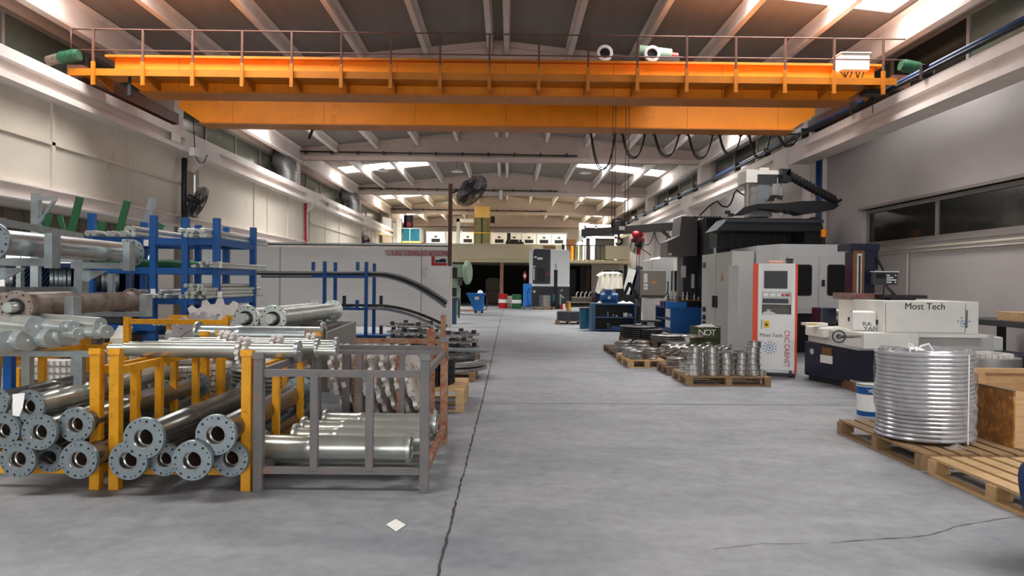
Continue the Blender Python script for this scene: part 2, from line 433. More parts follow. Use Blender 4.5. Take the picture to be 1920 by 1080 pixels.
# ---- left side: crane wall above, open side bay below
wall_with_openings('wall_left', XL - .3, XL, -9, 70, 5.0, 7.6, [(a, b, 5.9, 6.9) for a, b, _, _ in hiwin], M_GIRD)
for a, b, _, _ in hiwin: window(XL, a, b, 5.9, 6.9, -1, 3, M_GLASSW)
PX = -8.95
pan = MB()
for i in range(len(FR) - 1):
    a, b = FR[i] + .38, min(49.8, FR[i + 1] - .38)
    if b > a: pan.box(PX - .06, PX, a, b, 3.34, 5.05)
pan.struct('wall_side_panels', M_CREAM)
MB().box(XL - .3, XL, 49.8, 70, 3.2, 5.0).struct('wall_left_far', M_GIRD)
for i in range(len(FR) - 1):       # battens that divide the panels
    a, b = FR[i] + .38, min(49.8, FR[i + 1] - .38)
    if b < a: continue
    mb = MB(); n = 4
    if i != 2:
        mb.box(PX, PX + .05, a, b, 4.2, 4.26)
        for k in range(n + 1):
            y = a + (b - a) * k / n; w = .05 if k % 2 == 0 else .025
            mb.box(PX, PX + w, max(a, y - .05), min(b, y + .05), 3.34, 5.05)
    else:
        for k in (0, .42, .55, .78, 1): mb.box(PX, PX + .04, max(a, a + (b - a) * k - .03), min(b, a + (b - a) * k + .03), 3.34, 5.05)
    trim(mb, M_CREAM)
# I-beam ledge under the panels, roof of the side bay, far wall of the side bay
trim(MB().box(PX - .1, PX + .12, -9, 69, 3.30, 3.34).box(PX - .02, PX + .02, -9, 69, 3.08, 3.30).box(PX - .1, PX + .1, -9, 69, 3.04, 3.08), M_WHITE)
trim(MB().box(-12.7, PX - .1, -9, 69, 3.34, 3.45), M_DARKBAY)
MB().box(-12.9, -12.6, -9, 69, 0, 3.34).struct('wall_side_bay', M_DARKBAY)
mb = MB()
for k in range(40): mb.box(-12.6, -12.56, -6 + k * .8, -5.9 + k * .8, 0, 3.34)
trim(mb, M_DARKBAY)
M_BAYGLOW = mat('glowing_bay_sheet', 'e8ebea', .5, emit=.9)  # pale bay sheets given an added glow to light the side bay
wn[0] += 1; o = MB().box(-12.6, -12.5, 4, 26, .9, 1.0).box(-12.6, -12.5, 4, 26, 2.7, 2.8).struct('window_%d' % wn[0], M_PURE)  # framed like a window, but only carries the added glowing sheets
for k in range(6): MB().box(-12.58, -12.54, 4.05 + k * 3.66, 7.61 + k * 3.66, 1.0, 2.7).build('pane', M_BAYGLOW, o)
# ---- far end
MB().box(-10, 9.2, 69.2, 69.5, 0, 8.5).struct('wall_back', M_WALLB)
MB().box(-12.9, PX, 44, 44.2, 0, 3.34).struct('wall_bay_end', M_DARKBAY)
# ---- columns
for i, y in enumerate(FR):
    trim(MB().box(8.45, XR, y - .28, y + .28, 0, roof_z(8.5)), M_WHITE)
    trim(MB().box(XL, -9.32, y - .28, y + .28, 0, roof_z(-9.4)), M_WHITE)
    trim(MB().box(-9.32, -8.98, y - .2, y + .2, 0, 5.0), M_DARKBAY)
# ---- crane runway beams with corbels
def runway(x0, x1, sgn):
    for i in range(len(FR) - 1):
        a, b = FR[i], FR[i + 1]
        inner = x0 if sgn > 0 else x1           # face towards the hall
        mb = MB()
        out = x1 if sgn > 0 else x0
        s = sgn
        # flat end blocks, recessed web between
        def bx(xa, xb, ya, yb, za, zb): mb.box(min(xa, xb), max(xa, xb), ya, yb, za, zb)
        bx(inner, out, a + .01, b - .01, 5.36, 5.56)
        bx(inner, out, a + .01, b - .01, 5.02, 5.14)
        bx(inner + s * .14, out, a + 1.1, b - 1.1, 5.14, 5.36)
        bx(inner, out, a + .01, a + 1.1, 5.14, 5.36); bx(inner, out, b - 1.1, b - .01, 5.14, 5.36)
        trim(mb, M_WHITE)
    for y in FR:                                # corbels
        poly = [(0, 0), (.75, .0), (.75, -.18), (.25, -.5), (0, -.5)] if True else 0
        mb = MB(); M = Matrix(((-sgn, 0, 0, x1 + .35 if sgn > 0 else x0 - .35), (0, 0, 1, y - .2), (0, 1, 0, 5.02), (0, 0, 0, 1)))
        mb.prism([(0, 0), (.95, 0), (.95, -.15), (.5, -.5), (0, -.5)], 0, .4, M)
        trim(mb, M_WHITE)
runway(7.9, 8.44, 1); runway(-9.3, -8.6, -1)
# rails on the runway
trim(MB().box(8.1, 8.17, -8, 68, 5.56, 5.64), M_STEELD)
trim(MB().box(-8.95, -8.88, -8, 68, 5.56, 5.64), M_STEELD)
# ---- roof, girders, purlins, skylight strips
PUR = [-9.25, -7.6, -5.82, -4.05, -2.3, -.56, -.1, 1.65, 3.42, 5.18, 6.93, 8.5]
def strip(mb, xa, xb, y0, y1, th=.1, dz=0):
    za, zb = roof_z(xa) + dz, roof_z(xb) + dz
    mb.add([(xa, y0, za), (xb, y0, zb), (xb, y1, zb), (xa, y1, za), (xa, y0, za + th), (xb, y0, zb + th), (xb, y1, zb + th), (xa, y1, za + th)],
           [(0, 1, 2, 3), (7, 6, 5, 4), (0, 4, 5, 1), (1, 5, 6, 2), (2, 6, 7, 3), (3, 7, 4, 0)])
edges = sorted([-9.0, 12.6, 14.7] + [v for s in SKY for v in s] + [70.0])
roof = MB()
for i in range(len(edges) - 1):
    y0, y1 = edges[i], edges[i + 1]
    sky = any(abs(s[0] - y0) < .01 for s in SKY)
    sl = sky or y0 in (12.6, 13.4) and y1 in (13.4, 14.7)
    sl = sky if y0 > 16 or y0 < 5 else (y0 >= 12.6 and y1 <= 14.7)
    sr = sky if y0 > 16 or y0 < 5 else (y0 >= 13.4 and y1 <= 15.5)
    if not sl: strip(roof, -10.2, RX, y0, y1)
    else: strip(roof, -10.2, -8.9, y0, y1); strip(roof, -4.05, RX, y0, y1)
    if not sr: strip(roof, RX, 9.2, y0, y1)
    else: strip(roof, RX, 3.42, y0, y1); strip(roof, 8.2, 9.2, y0, y1)
    if sl or sr:
        for xa, xb in ([(-8.9, -4.05)] if sl else []) + ([(3.42, 8.2)] if sr else []):
            g = MB(); strip(g, xa, xb, y0, y1, .04, .03); wn[0] += 1; g.struct('window_%d' % wn[0], M_SKY)  # includes the added strip above the camera and the unseen near left one
roof.struct('ceiling', M_ROOF)
for i in range(len(FR) - 1):
    for x in PUR:
        w = .13 if -9 < x < 8 else .2; z = roof_z(x) - .005; h = .36 if -9 < x < 8 else .62
        a, b = FR[i] + .13, FR[i + 1] - .13
        M = Matrix(((1, 0, 0, x), (0, 0, 1, a), (0, 1, 0, z), (0, 0, 0, 1)))
        trim(MB().prism([(-w * .5, -h), (w * .5, -h), (w * .62, -h + .06), (w * .35, -h + .1), (w * .35, -.08), (w * .8, 0), (-w * .8, 0), (-w * .35, -.08), (-w * .35, -h + .1), (-w * .62, -h + .06)], 0, b - a, M), M_WHITE)
for y in FR:
    xa, xb = -9.35, 8.47
    M = Matrix(((1, 0, 0, 0), (0, 0, 1, y), (0, 1, 0, 0), (0, 0, 0, 1)))
    mb = MB()
    mb.prism([(xa, 6.96), (xb, 6.96), (xb, roof_z(xb)), (RX, roof_z(RX)), (xa, roof_z(xa))], -.06, .06, M)
    mb.prism([(xa, 6.96), (xb, 6.96), (xb, 7.16), (xa, 7.16)], -.17, .17, M)
    mb.prism([(xa, roof_z(xa) - .16), (RX, roof_z(RX) - .16), (xb, roof_z(xb) - .16), (xb, roof_z(xb)), (RX, roof_z(RX)), (xa, roof_z(xa))], -.14, .14, M)
    for x in (-4.4, RX, 3.7): mb.box(x - .14, x + .14, y - .13, y + .13, 7.1, roof_z(x) - .1)
    trim(mb, M_GIRD)
for y in (FR[3], FR[4], FR[5]):      # conduit that runs along each girder
    mb = MB().tube([(-9.2, y - .25, 7.3), (3.0, y - .25, 7.24)], .035)
    for k in range(11): mb.box(-9 + k * 1.15, -8.92 + k * 1.15, y - .3, y - .13, 7.2, 7.34)
    trim(mb, M_STEELD)
# pendant lamps hanging below the girders
def lamp(x, y, lab):
    t = thing('pendant_lamp', lab, 'lamp', (x, y, 6.6))
    MB().cyl((x, y, 6.6), (x, y, 7.0), .012, n=6).build('rod', M_STEELD, t)
    MB().lathe([(0, .1), (.1, .1), (.28, 0), (0, 0)], 20, Matrix.Translation((x, y, 6.52))).build('lamp_shade', M_MACHW, t)
for i, (x, y, lab) in enumerate([(-2.3, 32, 'small round lamp hanging left of centre under the second visible roof girder'), (3.4, 32, 'small round lamp hanging right of centre under the second visible roof girder'),
                  (-5.6, 32, 'small round lamp hanging far left in front of the first roof panel behind the crane'), (-3.8, 44.2, 'small lamp hanging left under the third visible roof girder'), (4.4, 44.2, 'small lamp hanging right under the third visible roof girder')]):
    lamp(x, y, lab)

# ---- pipes and busbar on the right
trim(MB().tube([(7.97, -8, 5.78), (7.97, 66, 5.78)], .055), M_BLUED)
trim(MB().tube([(7.84, -8, 5.66), (7.84, 66, 5.66)], .04), M_BLACK)
mb = MB()
for k in range(26): mb.box(7.8, 8.0, -6 + k * 2.8, -5.9 + k * 2.8, 5.56, 5.82)
trim(mb, M_BLACK)
trim(MB().tube([(XR - .06, -6, 2.46), (XR - .06, 18.6, 2.46)], .028).tube([(XR - .06, -6, 2.38), (XR - .06, 18.6, 2.38)], .018), M_CREAM)
mb = MB().tube([(XR - .05, 15.9, 2.4), (XR - .05, 15.9, .8)], .018).tube([(XR - .05, 10.9, 2.42), (XR - .05, 10.9, 1.1)], .035)
trim(mb, M_CREAM)
trim(MB().tube([(8.38, 19.5, 0), (8.38, 19.5, 5.0)], .06).tube([(8.38, 19.3, 0), (8.38, 19.3, 5.0)], .035), M_BLUED)
# drain pipe in dark red on the left and ducts
trim(MB().tube([(-8.85, 31.5, 5.0), (-8.85, 31.5, 2.9)], .05), M_RED)
trim(MB().tube([(-8.8, 19.6, 4.9), (-8.8, 19.6, 2.9)], .08), M_BLACK)
# ================================================================== overhead travelling crane
t = thing('overhead_crane', 'orange overhead travelling crane spanning the hall, with a railed walkway', 'crane', (-.3, 15.3, 5.3))
def box_girder(yf, yb, name):
    # tapered ends resting on the rails
    M = Matrix(((1, 0, 0, 0), (0, 0, 1, yf), (0, 1, 0, 0), (0, 0, 0, 1)))
    mb = MB()
    mb.prism([(-8.35, 5.95), (-7.75, 5.56), (7.15, 5.56), (7.75, 5.95), (7.75, 6.26), (-8.35, 6.26)], 0, yb - yf, M)
    g = mb.build(name, M_ORANGE, t)
    f = MB()
    f.box(-8.5, 7.9, yf - .12, yb + .12, 6.26, 6.31)
    f.prism([(-7.8, 5.53), (7.2, 5.53), (7.2, 5.56), (-7.8, 5.56)], -.1, yb - yf + .1, M)
    f.build('flange', M_ORANGE2, g)
    for k in range(7): MB().box(-7 + k * 2.3, -6.985 + k * 2.3, yf - .004, yf, 5.58, 6.25).build('weld_seam', M_ORANGE2, g)
    return g
box_girder(15.3, 15.75, 'front_girder')
box_girder(18.25, 18.7, 'rear_girder')
MB().box(-8.9, 7.85, 14.62, 15.29, 5.755, 5.79).build('walkway_plate', M_ORANGE2, t)
MB().box(-8.9, 7.85, 14.58, 14.62, 5.70, 5.84).build('walkway_kerb', M_ORANGE2, t)
for k in range(17):                              # railing posts with the bracket under the walkway
    x = (269 + 92.1 * (k - 1) - 952) / 1350 * 14.6
    p = MB().box(x - .02, x + .02, 14.54, 14.58, 5.95, 6.63).build('railing_post', M_RAIL, t)
    MB().box(x - .035, x + .035, 14.53, 14.58, 5.50, 5.97).build('post_foot', M_ORANGE2, p)
    M = Matrix(((0, 0, 1, x - .015), (1, 0, 0, 14.6), (0, 1, 0, 5.6), (0, 0, 0, 1)))
    MB().prism([(0, .1), (.69, -.06), (.69, .15), (0, .15)], 0, .03, M).build('bracket', M_ORANGE2, p)
for z in (6.62, 6.2):
    MB().tube([(-8.83, 14.56, z), (8.0, 14.56, z)], .014, 6).build('handrail', M_RAIL, t)
MB().tube([(-8.83, 14.56, 6.62), (-8.83, 14.56, 6.2)], .014, 6).build('handrail_end', M_RAIL, t)
for x in (-8.95, 8.13):                           # end carriages on the runway rails
    c = MB().box(x - .17, x + .17, 14.9, 19.2, 5.72, 6.0).build('end_carriage', M_RAIL, t)
    for y in (15.2, 18.9): MB().cyl((x - .06, y, 5.81), (x + .06, y, 5.81), .165, n=20).build('wheel', M_STEELD, c)
for x0, s in ((-9.05, .8), (8.3, -.8)):           # green drive motors
    m = MB().cyl((x0, 14.55, 6.02), (x0 + s * .5, 14.55, 6.1), .11, n=18).build('drive_motor', M_GREEND, t)
    mb = MB()
    for k in range(7): mb.cyl((x0 + s * (.06 + k * .055), 14.55, 6.03 + k * .009), (x0 + s * (.08 + k * .055), 14.55, 6.033 + k * .009), .13, n=18)
    mb.build('cooling_fin', M_GREEND, m)
    MB().cyl((x0 - s * .32, 14.6, 5.98), (x0, 14.55, 6.03), .1, n=14).build('gearbox', M_RUSTP, m)
e = MB().box(6.75, 7.33, 14.66, 15.0, 6.02, 6.36).build('control_box', M_MACHB, t, .01)
MB().box(6.73, 7.35, 14.63, 15.03, 6.36, 6.38).build('box_lid', M_MACHB, e)
mb = MB()
for k in range(7):
    x = 6.8 + k * .08
    mb.tube([(x, 14.8, 6.02), (x + random.uniform(-.1, .1), 14.75, 5.9), (x + random.uniform(-.15, .15), 14.7, 5.8)], .012, 5)
mb.build('cable', M_BLACK, e)
p = W(243, 162, 14.7)                            # lamp fitting hung under the walkway
MB().cyl((p.x, p.y, 5.35), (p.x, p.y, 5.72), .03, n=8).cyl((p.x, p.y, 5.32), (p.x, p.y, 5.55), .07, .045, n=12).build('work_lamp', M_BLACK, t)
p = W(585, 254, 18.9)
MB().beam((p.x - .05, 18.8, 5.3), (p.x + .05, 18.8, 5.56), .06, .06).build('stop_bracket', M_BLACK, t)
p = W(1635, 190, 14.9)
MB().cbox((p.x, 14.9, 5.62), (.4, .3, .1)).tube([(p.x, 14.9, 5.6), (p.x + .02, 14.9, 5.2)], .008, 5).build('limit_switch', M_BLACK, t)

# trolley on top of the girders
t = thing('hoist_trolley', 'wheeled hoist trolley with green motor standing on top of the orange crane', 'hoist', (2.9, 17, 6.32))
MB().box(2.1, 3.6, 15.3, 18.6, 6.36, 6.46).build('trolley_frame', M_STEELD, t)
MB().cyl((2.15, 16.2, 6.62), (2.15, 17.8, 6.62), .18, n=20).build('rope_drum', M_STEELM, t)
for x in (2.0, 3.0):
    w = MB().lathe([(.17, 0), (.17, .12), (.11, .13), (.11, -.01)], 24, basis((x, 15.2, 6.48), (0, 1, 0)), closed=True).build('wheel', M_MACHW, t)
    MB().cyl((x, 15.25, 6.48), (x, 15.32, 6.48), .11, n=16).build('hub', M_BLACK, w)
m = MB().cyl((2.75, 15.5, 6.6), (3.45, 15.5, 6.52), .15, n=16).build('motor', M_GREENL, t)
MB().cyl((3.45, 15.5, 6.52), (3.6, 15.5, 6.5), .09, n=12).build('brake', M_RED, m)
hx, hy = 2.6, 16.8
for dx in (-.19, -.12, .12, .19):
    MB().tube([(hx + dx, hy, 6.4), (hx + dx, hy, 3.02)], .009, 5).build('wire_rope', M_RAIL, t)
t = thing('hook_block', 'black hook block with pulley hanging on wire ropes below the orange crane', 'hook', (hx, hy, 2.5))
MB().lathe([(.13, -.03), (.16, -.05), (.16, .05), (.13, .03)], 28, basis((hx - .04, hy, 2.98), (0, 1, 0)), closed=True).cyl((hx - .04, hy - .03, 2.98), (hx - .04, hy + .03, 2.98), .1).build('pulley', M_STEELD, t)
MB().box(hx - .17, hx - .12, hy - .09, hy + .09, 2.8, 3.12).box(hx + .02, hx + .07, hy - .09, hy + .09, 2.8, 3.12).box(hx - .17, hx + .07, hy - .07, hy + .07, 2.78, 2.86).build('side_plate', M_BLACK, t)
MB().box(hx - .03, hx + .1, hy - .11, hy - .09, 2.86, 2.95).build('plate_label', M_PAPER, t)
pts = [(hx - .02, hy, 2.8), (hx - .02, hy, 2.68)] + [(hx - .02 + .075 * math.cos(a), hy, 2.6 + .075 * math.sin(a)) for a in [PI / 2 - .2 - k * .45 for k in range(10)]]
MB().tube(pts, .024, 8).build('hook', M_BLACK, t)
# festoon cable
t = thing('festoon_cable', 'black power cable hung in loops under the rear orange girder', 'cable', (5, 18.85, 5.5))
loops = [(1107, 1153, 318), (1166, 1209, 297), (1226, 1273, 294), (1290, 1336, 298), (1348, 1389, 291), (1404, 1444, 297), (1459, 1497, 275)]
for a, b, yb in loops:
    pa, pb, pm = W(a, 250, 18.85), W(b, 250, 18.85), W((a + b) / 2, yb, 18.85)
    for dd in (0, .03):
        pts = []
        for k in range(15):
            u = k / 14; x = pa.x + (pb.x - pa.x) * u; s = abs(2 * u - 1) ** 2.6
            pts.append((x + dd, 18.85 + dd, pm.z + dd * 1.5 + (5.55 - pm.z) * s))
        MB().tube(pts, .017, 6).build('cable_loop', M_BLACK, t)
    for q in (pa, pb): MB().cbox((q.x, 18.85, 5.535), (.08, .1, .05)).build('cable_clamp', M_BLACK, t)
MB().box(2.0, 7.7, 18.83, 18.87, 5.56, 5.6).build('cable_rail', M_STEELD, t)
# ================================================================== racks in the left foreground
def flange_face(mb_f, p, ax, R, bore, th, M0=None):
    """disc with bore; bolt holes are added by the caller"""
    mb_f.lathe([(bore, 0), (R * .97, 0), (R, .012), (R, th), (bore, th)], 36, basis(p, ax), closed=True)
def flanged_pipe(name, label, group, p, ax, L, r, R, bore, mp, mf, nb=12, th=.03, shaft=None, second=None, cat='pipe', root=None):
    """steel pipe from p along ax; flange at both ends"""
    p = Vector(p); ax = Vector(ax).normalized(); q = p + ax * L
    t = root or thing(name, label, cat, tuple(p), 0, group)
    rb = bore if bore < r else r * .9
    MB().lathe([(rb, 0), (r, 0), (r, L * .3), (r * 1.035, L * .3 + .005), (r * 1.035, L * .36), (r, L * .36 + .005), (r, L), (rb, L), (rb * 1.12, L * .97), (rb * 1.12, .03), (rb, .0)], 30, basis(p, ax)).build('tube', mp, t)
    for e, a in ((p, ax), (q, -ax)):
        h = MB(); flange_face(h, e - a * .002, a, R, rb, th); h.cur = 1; s1, s2, _ = frame(a)
        for k in range(nb):
            w = 2 * PI * (k + .35) / nb
            if nb >= 10 and k % 3 == 2:
                for dw in (-.14, .14):
                    c = e + (s1 * math.cos(w + dw) + s2 * math.sin(w + dw)) * R * .85; h.cyl(c - a * .005, c + a * .004, R * .036, n=8)
            else:
                c = e + (s1 * math.cos(w) + s2 * math.sin(w)) * R * .82; h.cyl(c - a * .005, c + a * .004, R * .058, n=10)
            c = e + (s1 * math.cos(w) + s2 * math.sin(w)) * R * .85 + a * th; h.cyl(c - a * .004, c + a * .002, R * .05, n=8)
        fo = h.build('flange', [mf, M_HOLE], t)
        MB().lathe([(rb * 1.09, -.004), (rb * .995, .004), (rb * .97, .055), (rb * .84, .06), (rb * .84, .1)], 30, basis(e, a)).build('bore_ring', M_STEEL, fo)
    MB().lathe([(rb * .835, .09), (rb * .835, L - .09)], 30, basis(p, ax)).build('bore', M_BORE, t)
    if shaft:
        r2, out = shaft
        MB().lathe([(0, -out), (r2 * .85, -out), (r2, -out + .012), (r2, L + out * .4), (0, L + out * .4)], 20, basis(p, ax)).build('inner_shaft', M_SHAFT, t)
        MB().lathe([(r2 * 1.3, -.02), (rb, -.02), (rb, .03), (r2 * 1.3, .03)], 28, basis(p, ax), closed=True).build('seal_ring', M_BLACK, t)
    return t

def rack_frame(name, label, x0, x1, y0, y1, ztop, zrail, zbase, m, mid_front=0, mid_side=(.3, .65), mid_rear=2, w=.075, group=None, front_top=True, front_low=True, caps=True, cat='rack'):
    t = thing(name, label, cat, ((x0 + x1) / 2, y0, 0), 0, group)
    for x in (x0, x1):
        for y in (y0, y1):
            p = MB().box(x - w / 2, x + w / 2, y - w / 2, y + w / 2, 0, ztop).build('corner_post', m, t, .004)
            if caps:
                s = 1 if x == x0 else -1
                MB().add([(x - w * .6, y - w * .6, ztop - .03), (x + w * .6, y - w * .6, ztop - .03), (x + w * .6, y - w * .5, ztop + .015), (x - w * .6, y - w * .5, ztop + .015),
                          (x - w * .6, y + w * .5, ztop + .0), (x + w * .6, y + w * .5, ztop + .0)], [(0, 1, 2, 3), (3, 2, 5, 4), (0, 3, 4), (1, 5, 2), (0, 4, 5, 1)]).build('bent_cap', m, p)
    r = w * .36
    for x in (x0, x1):
        MB().beam((x, y0, zrail), (x, y1, zrail), w * .55, w * .8).build('top_rail', m, t)
        MB().beam((x, y0, zbase), (x, y1, zbase), w * .7, w * .9).build('bottom_rail', m, t)
        for u in mid_side:
            y = y0 + (y1 - y0) * u; MB().box(x - r, x + r, y - r, y + r, zbase, zrail).build('side_bar', m, t)
    MB().beam((x0, y1, zrail), (x1, y1, zrail), w * .8, w * .55).build('top_rail', m, t)
    MB().beam((x0, y1, zbase), (x1, y1, zbase), w * .9, w * .7).build('bottom_rail', m, t)
    for k in range(mid_rear):
        x = x0 + (x1 - x0) * (k + 1) / (mid_rear + 1); MB().box(x - r, x + r, y1 - r, y1 + r, zbase, zrail).build('rear_bar', m, t)
    if front_top: MB().beam((x0, y0, zrail), (x1, y0, zrail), w * .5, w * .75).build('top_rail', m, t)
    if front_low: MB().beam((x0, y0, zbase), (x1, y0, zbase), w * .6, w * .7).build('bottom_rail', m, t)
    for k in range(mid_front):
        x = x0 + (x1 - x0) * (k + 1) / (mid_front + 1)
        MB().box(x - w * .42, x + w * .42, y0 - r, y0 + r, zbase, zrail).build('front_bar', m, t, .004)
    for u in (.25, .75):
        y = y0 + (y1 - y0) * u
        MB().beam((x0, y, zbase - .02), (x1, y, zbase - .02), w * .6, w * .5).build('base_bar', m, t)
    return t
# yellow racks
RA = rack_frame('storage_rack', 'yellow steel rack at the left edge, full of flanged pipes', -4.35, -3.12, 5.5, 7.45, 1.06, .9, .145, M_YEL, front_top=False)
RB = rack_frame('storage_rack', 'yellow steel rack beside the grey rack, its flanged pipes facing the aisle', -2.975, -1.975, 5.5, 7.5, 1.06, .9, .145, M_YEL, mid_side=(.14, .34, .7), mid_rear=2, front_top=False)
RC = rack_frame('storage_rack', 'grey steel rack with crosswise pale pipes at the front of the left row', -1.88, -.62, 5.48, 7.15, 1.04, .90, .16, M_GREYR, mid_front=2, mid_side=(), mid_rear=2, w=.07)
for ch in RC.children:
    q = chain(RC) @ V(*ch.data.vertices[0].co)
    if ch.name.startswith(('corner_post', 'bottom_rail')) and q.x > -.75 and (q.y > 6 or ch.name.startswith('bottom')): ch.data.materials[0] = M_RUSTR
# pipes in the yellow racks (measured flange centres)
def ypipe(px, py, d, L, R, mp, mf, label, group, r=None, z=None, nb=12, shaft=None, dx=0):
    c = W(px, py, d)
    return flanged_pipe('flanged_pipe', label, group, (c.x, d, c.z), (dx, 1, 0), L, r or R * .66, R, R * .45, mp, mf, nb, shaft=shaft)
gB = 'flanged pipes in the yellow rack beside the grey rack'
y = 5.22
ypipe(240, 864, 5.27, 1.95, .144, M_PIPED, M_GALVF, 'flanged pipe at lower left of the yellow rack beside the grey rack', gB)
ypipe(307, 862, 5.36, 1.95, .125, M_PIPED, M_GALVF, 'smaller flange set back in the bottom row of the second yellow rack', gB)
ypipe(360, 864, 5.1, 1.95, .144, M_PIPED, M_GALVF, 'flanged pipe at bottom centre of the second yellow rack, hanging over the rail', gB)
ypipe(432, 861, 5.4, 1.95, .135, M_PIPED, M_GALVF, 'flanged pipe at lower right of the second yellow rack, half behind its corner post', gB)
ypipe(269, 822, 5.1, 2.1, .148, M_PIPED, M_GALVF, 'dark flanged pipe lying on top at left in the second yellow rack', gB)
ypipe(404, 816, 5.15, 2.1, .148, M_PIPED, M_GALVF, 'dark flanged pipe on top at right in the second yellow rack, by the post', gB)
gA = 'flanged pipes in the yellow rack at the left edge'
ypipe(33, 862, 5.25, 1.9, .135, M_PIPED, M_GALVF, 'flanged pipe at lower left of the leftmost yellow rack', gA)
ypipe(147, 863, 5.22, 1.9, .138, M_PIPED, M_GALVF, 'flanged pipe at lower right of the leftmost yellow rack, by the corner post', gA)
ypipe(93, 858, 5.45, 1.9, .115, M_PIPED, M_GALVF, 'small flanged pipe set back in the bottom row of the leftmost yellow rack', gA)
ypipe(5, 808, 5.3, 1.9, .128, M_PIPED, M_GALVF, 'flanged pipe cut by the left edge of the picture in the second row', gA)
ypipe(73, 811, 5.22, 1.9, .13, M_PIPED, M_GALVF, 'blue-grey flanged pipe in the second row of the leftmost yellow rack', gA)
ypipe(141, 797, 5.3, 2.1, .13, M_PIPED, M_GALVF, 'brownish flanged pipe highest at right of the leftmost yellow rack', gA)
ypipe(52, 763, 5.35, 2.15, .125, M_PIPEW, M_GALVF, 'bright flanged pipe at top of the leftmost yellow rack with a paper tag', gA)
ypipe(-16, 757, 5.4, 2.15, .125, M_PIPED, M_GALVF, 'oily grey pipe at top left of the leftmost yellow rack, leaving the picture', gA)
p = W(38, 758, 5.3)
mb = MB().add([(p.x - .05, 5.29, p.z + .075), (p.x + .04, 5.29, p.z + .085), (p.x + .035, 5.275, p.z - .02), (p.x + .012, 5.27, p.z - .085), (p.x - .035, 5.27, p.z - .075)], [(0, 1, 2, 3, 4)])
mb.add([(v.x, v.y + .002, v.z) for v in mb.v], [(4, 3, 2, 1, 0)])
mb.one('paper_tag', M_PAPER, 'white paper tag hanging from the bright pipe in the leftmost yellow rack', 'tag')
# crosswise pipes in the grey rack
gC = 'crosswise pale pipes in the grey rack'
def xpipe(xl, xr, yv, zc, r, R, lab, dy=0):
    d = V(xr - xl, dy, 0)
    return flanged_pipe('flanged_pipe', lab, gC, (xl, yv, zc), d, d.length, r, R, R * .62, M_PIPEW, M_SHAFT, 8, .03)
xpipe(-1.97, -.765, 5.80, .262, .098, .135, 'foremost of the crosswise pale pipes in the grey rack')
xpipe(-1.80, -.69, 6.12, .262, .095, .128, 'second of the crosswise pale pipes from the front in the grey rack')
xpipe(-1.82, -.70, 6.45, .262, .095, .128, 'third of the crosswise pale pipes from the front in the grey rack')
xpipe(-1.72, -.66, 6.82, .262, .095, .128, 'rearmost of the crosswise pale pipes in the grey rack')
# long sprocket shafts lying on the rails
gS = 'sprocket shafts across the yellow racks'
def sprocket_shaft(xl, xr, yv, zc, r, sp, lab, flange=True, dy=0.0, step=True):
    t = thing('sprocket_shaft', lab, 'shaft', (xl, yv, zc), 0, gS)
    d = V(xr - xl, dy, 0); L = d.length; ax = d.normalized(); M = basis((xl, yv, zc), ax)
    MB().lathe([(0, 0), (r * .8, 0), (r * .8, .12), (r * .93, .13), (r * .93, .3), (r, .31), (r, L - .02), (0, L - .02)], 20, M).build('shaft_tube', M_PIPEW, t)
    for s, R in sp:
        for k in (0, .055): MB().gear(R, r * .9, 14, .03, R * .2, M @ Matrix.Translation((0, 0, s + k)) @ Matrix.Rotation(k * 3, 4, 'Z'), .32).build('sprocket', M_CAST, t)
    if flange: 
        f = MB().lathe([(0, L - .03), (r * 1.55, L - .03), (r * 1.55, L), (0, L)], 24, M).build('end_flange', M_GALV, t)
        MB().cyl(M @ V(0, 0, L), M @ V(0, 0, L + .012), r * .45).build('end_pin', M_STEEL, f)
    return t
sprocket_shaft(W(205, 668, 6.25).x, W(562, 674, 6.25).x, 6.25, .99, .062, [(1.12, .125)], 'foremost sprocket shaft lying across the two yellow racks')
sprocket_shaft(W(243, 655, 6.55).x, W(595, 660, 6.55).x, 6.55, .99, .055, [(1.28, .12)], 'second sprocket shaft from the front, sprocket behind the corner post', dy=.05)
sprocket_shaft(W(303, 648, 6.85).x, W(633, 655, 6.85).x, 6.80, .99, .052, [(.62, .12)], 'third sprocket shaft from the front with a dull sprocket near its middle', dy=.06)
sprocket_shaft(W(322, 642, 7.15).x, W(590, 645, 7.15).x, 7.1, .99, .05, [(.5, .12), (1.35, .1)], 'rearmost sprocket shaft lying on the yellow rack rails', False)
# two spacer spools lying at the right end of the shafts
def spool(px, py, d, L, r, R, lab):
    p = W(px, py, d); t = thing('spool_roller', lab, 'roller', (p.x, d, p.z - R), 0, 'short flanged rollers')
    MB().cyl((p.x, d, p.z), (p.x + L, d, p.z), r).build('roller_body', M_PIPEW, t)
    for k in (0, L): MB().cyl((p.x + k - .008, d, p.z), (p.x + k + .008, d, p.z), R, n=24).build('end_flange', M_GALV, t)
spool(594, 657, 6.32, .17, .045, .068, 'short flanged roller at the right end of the sprocket shafts')
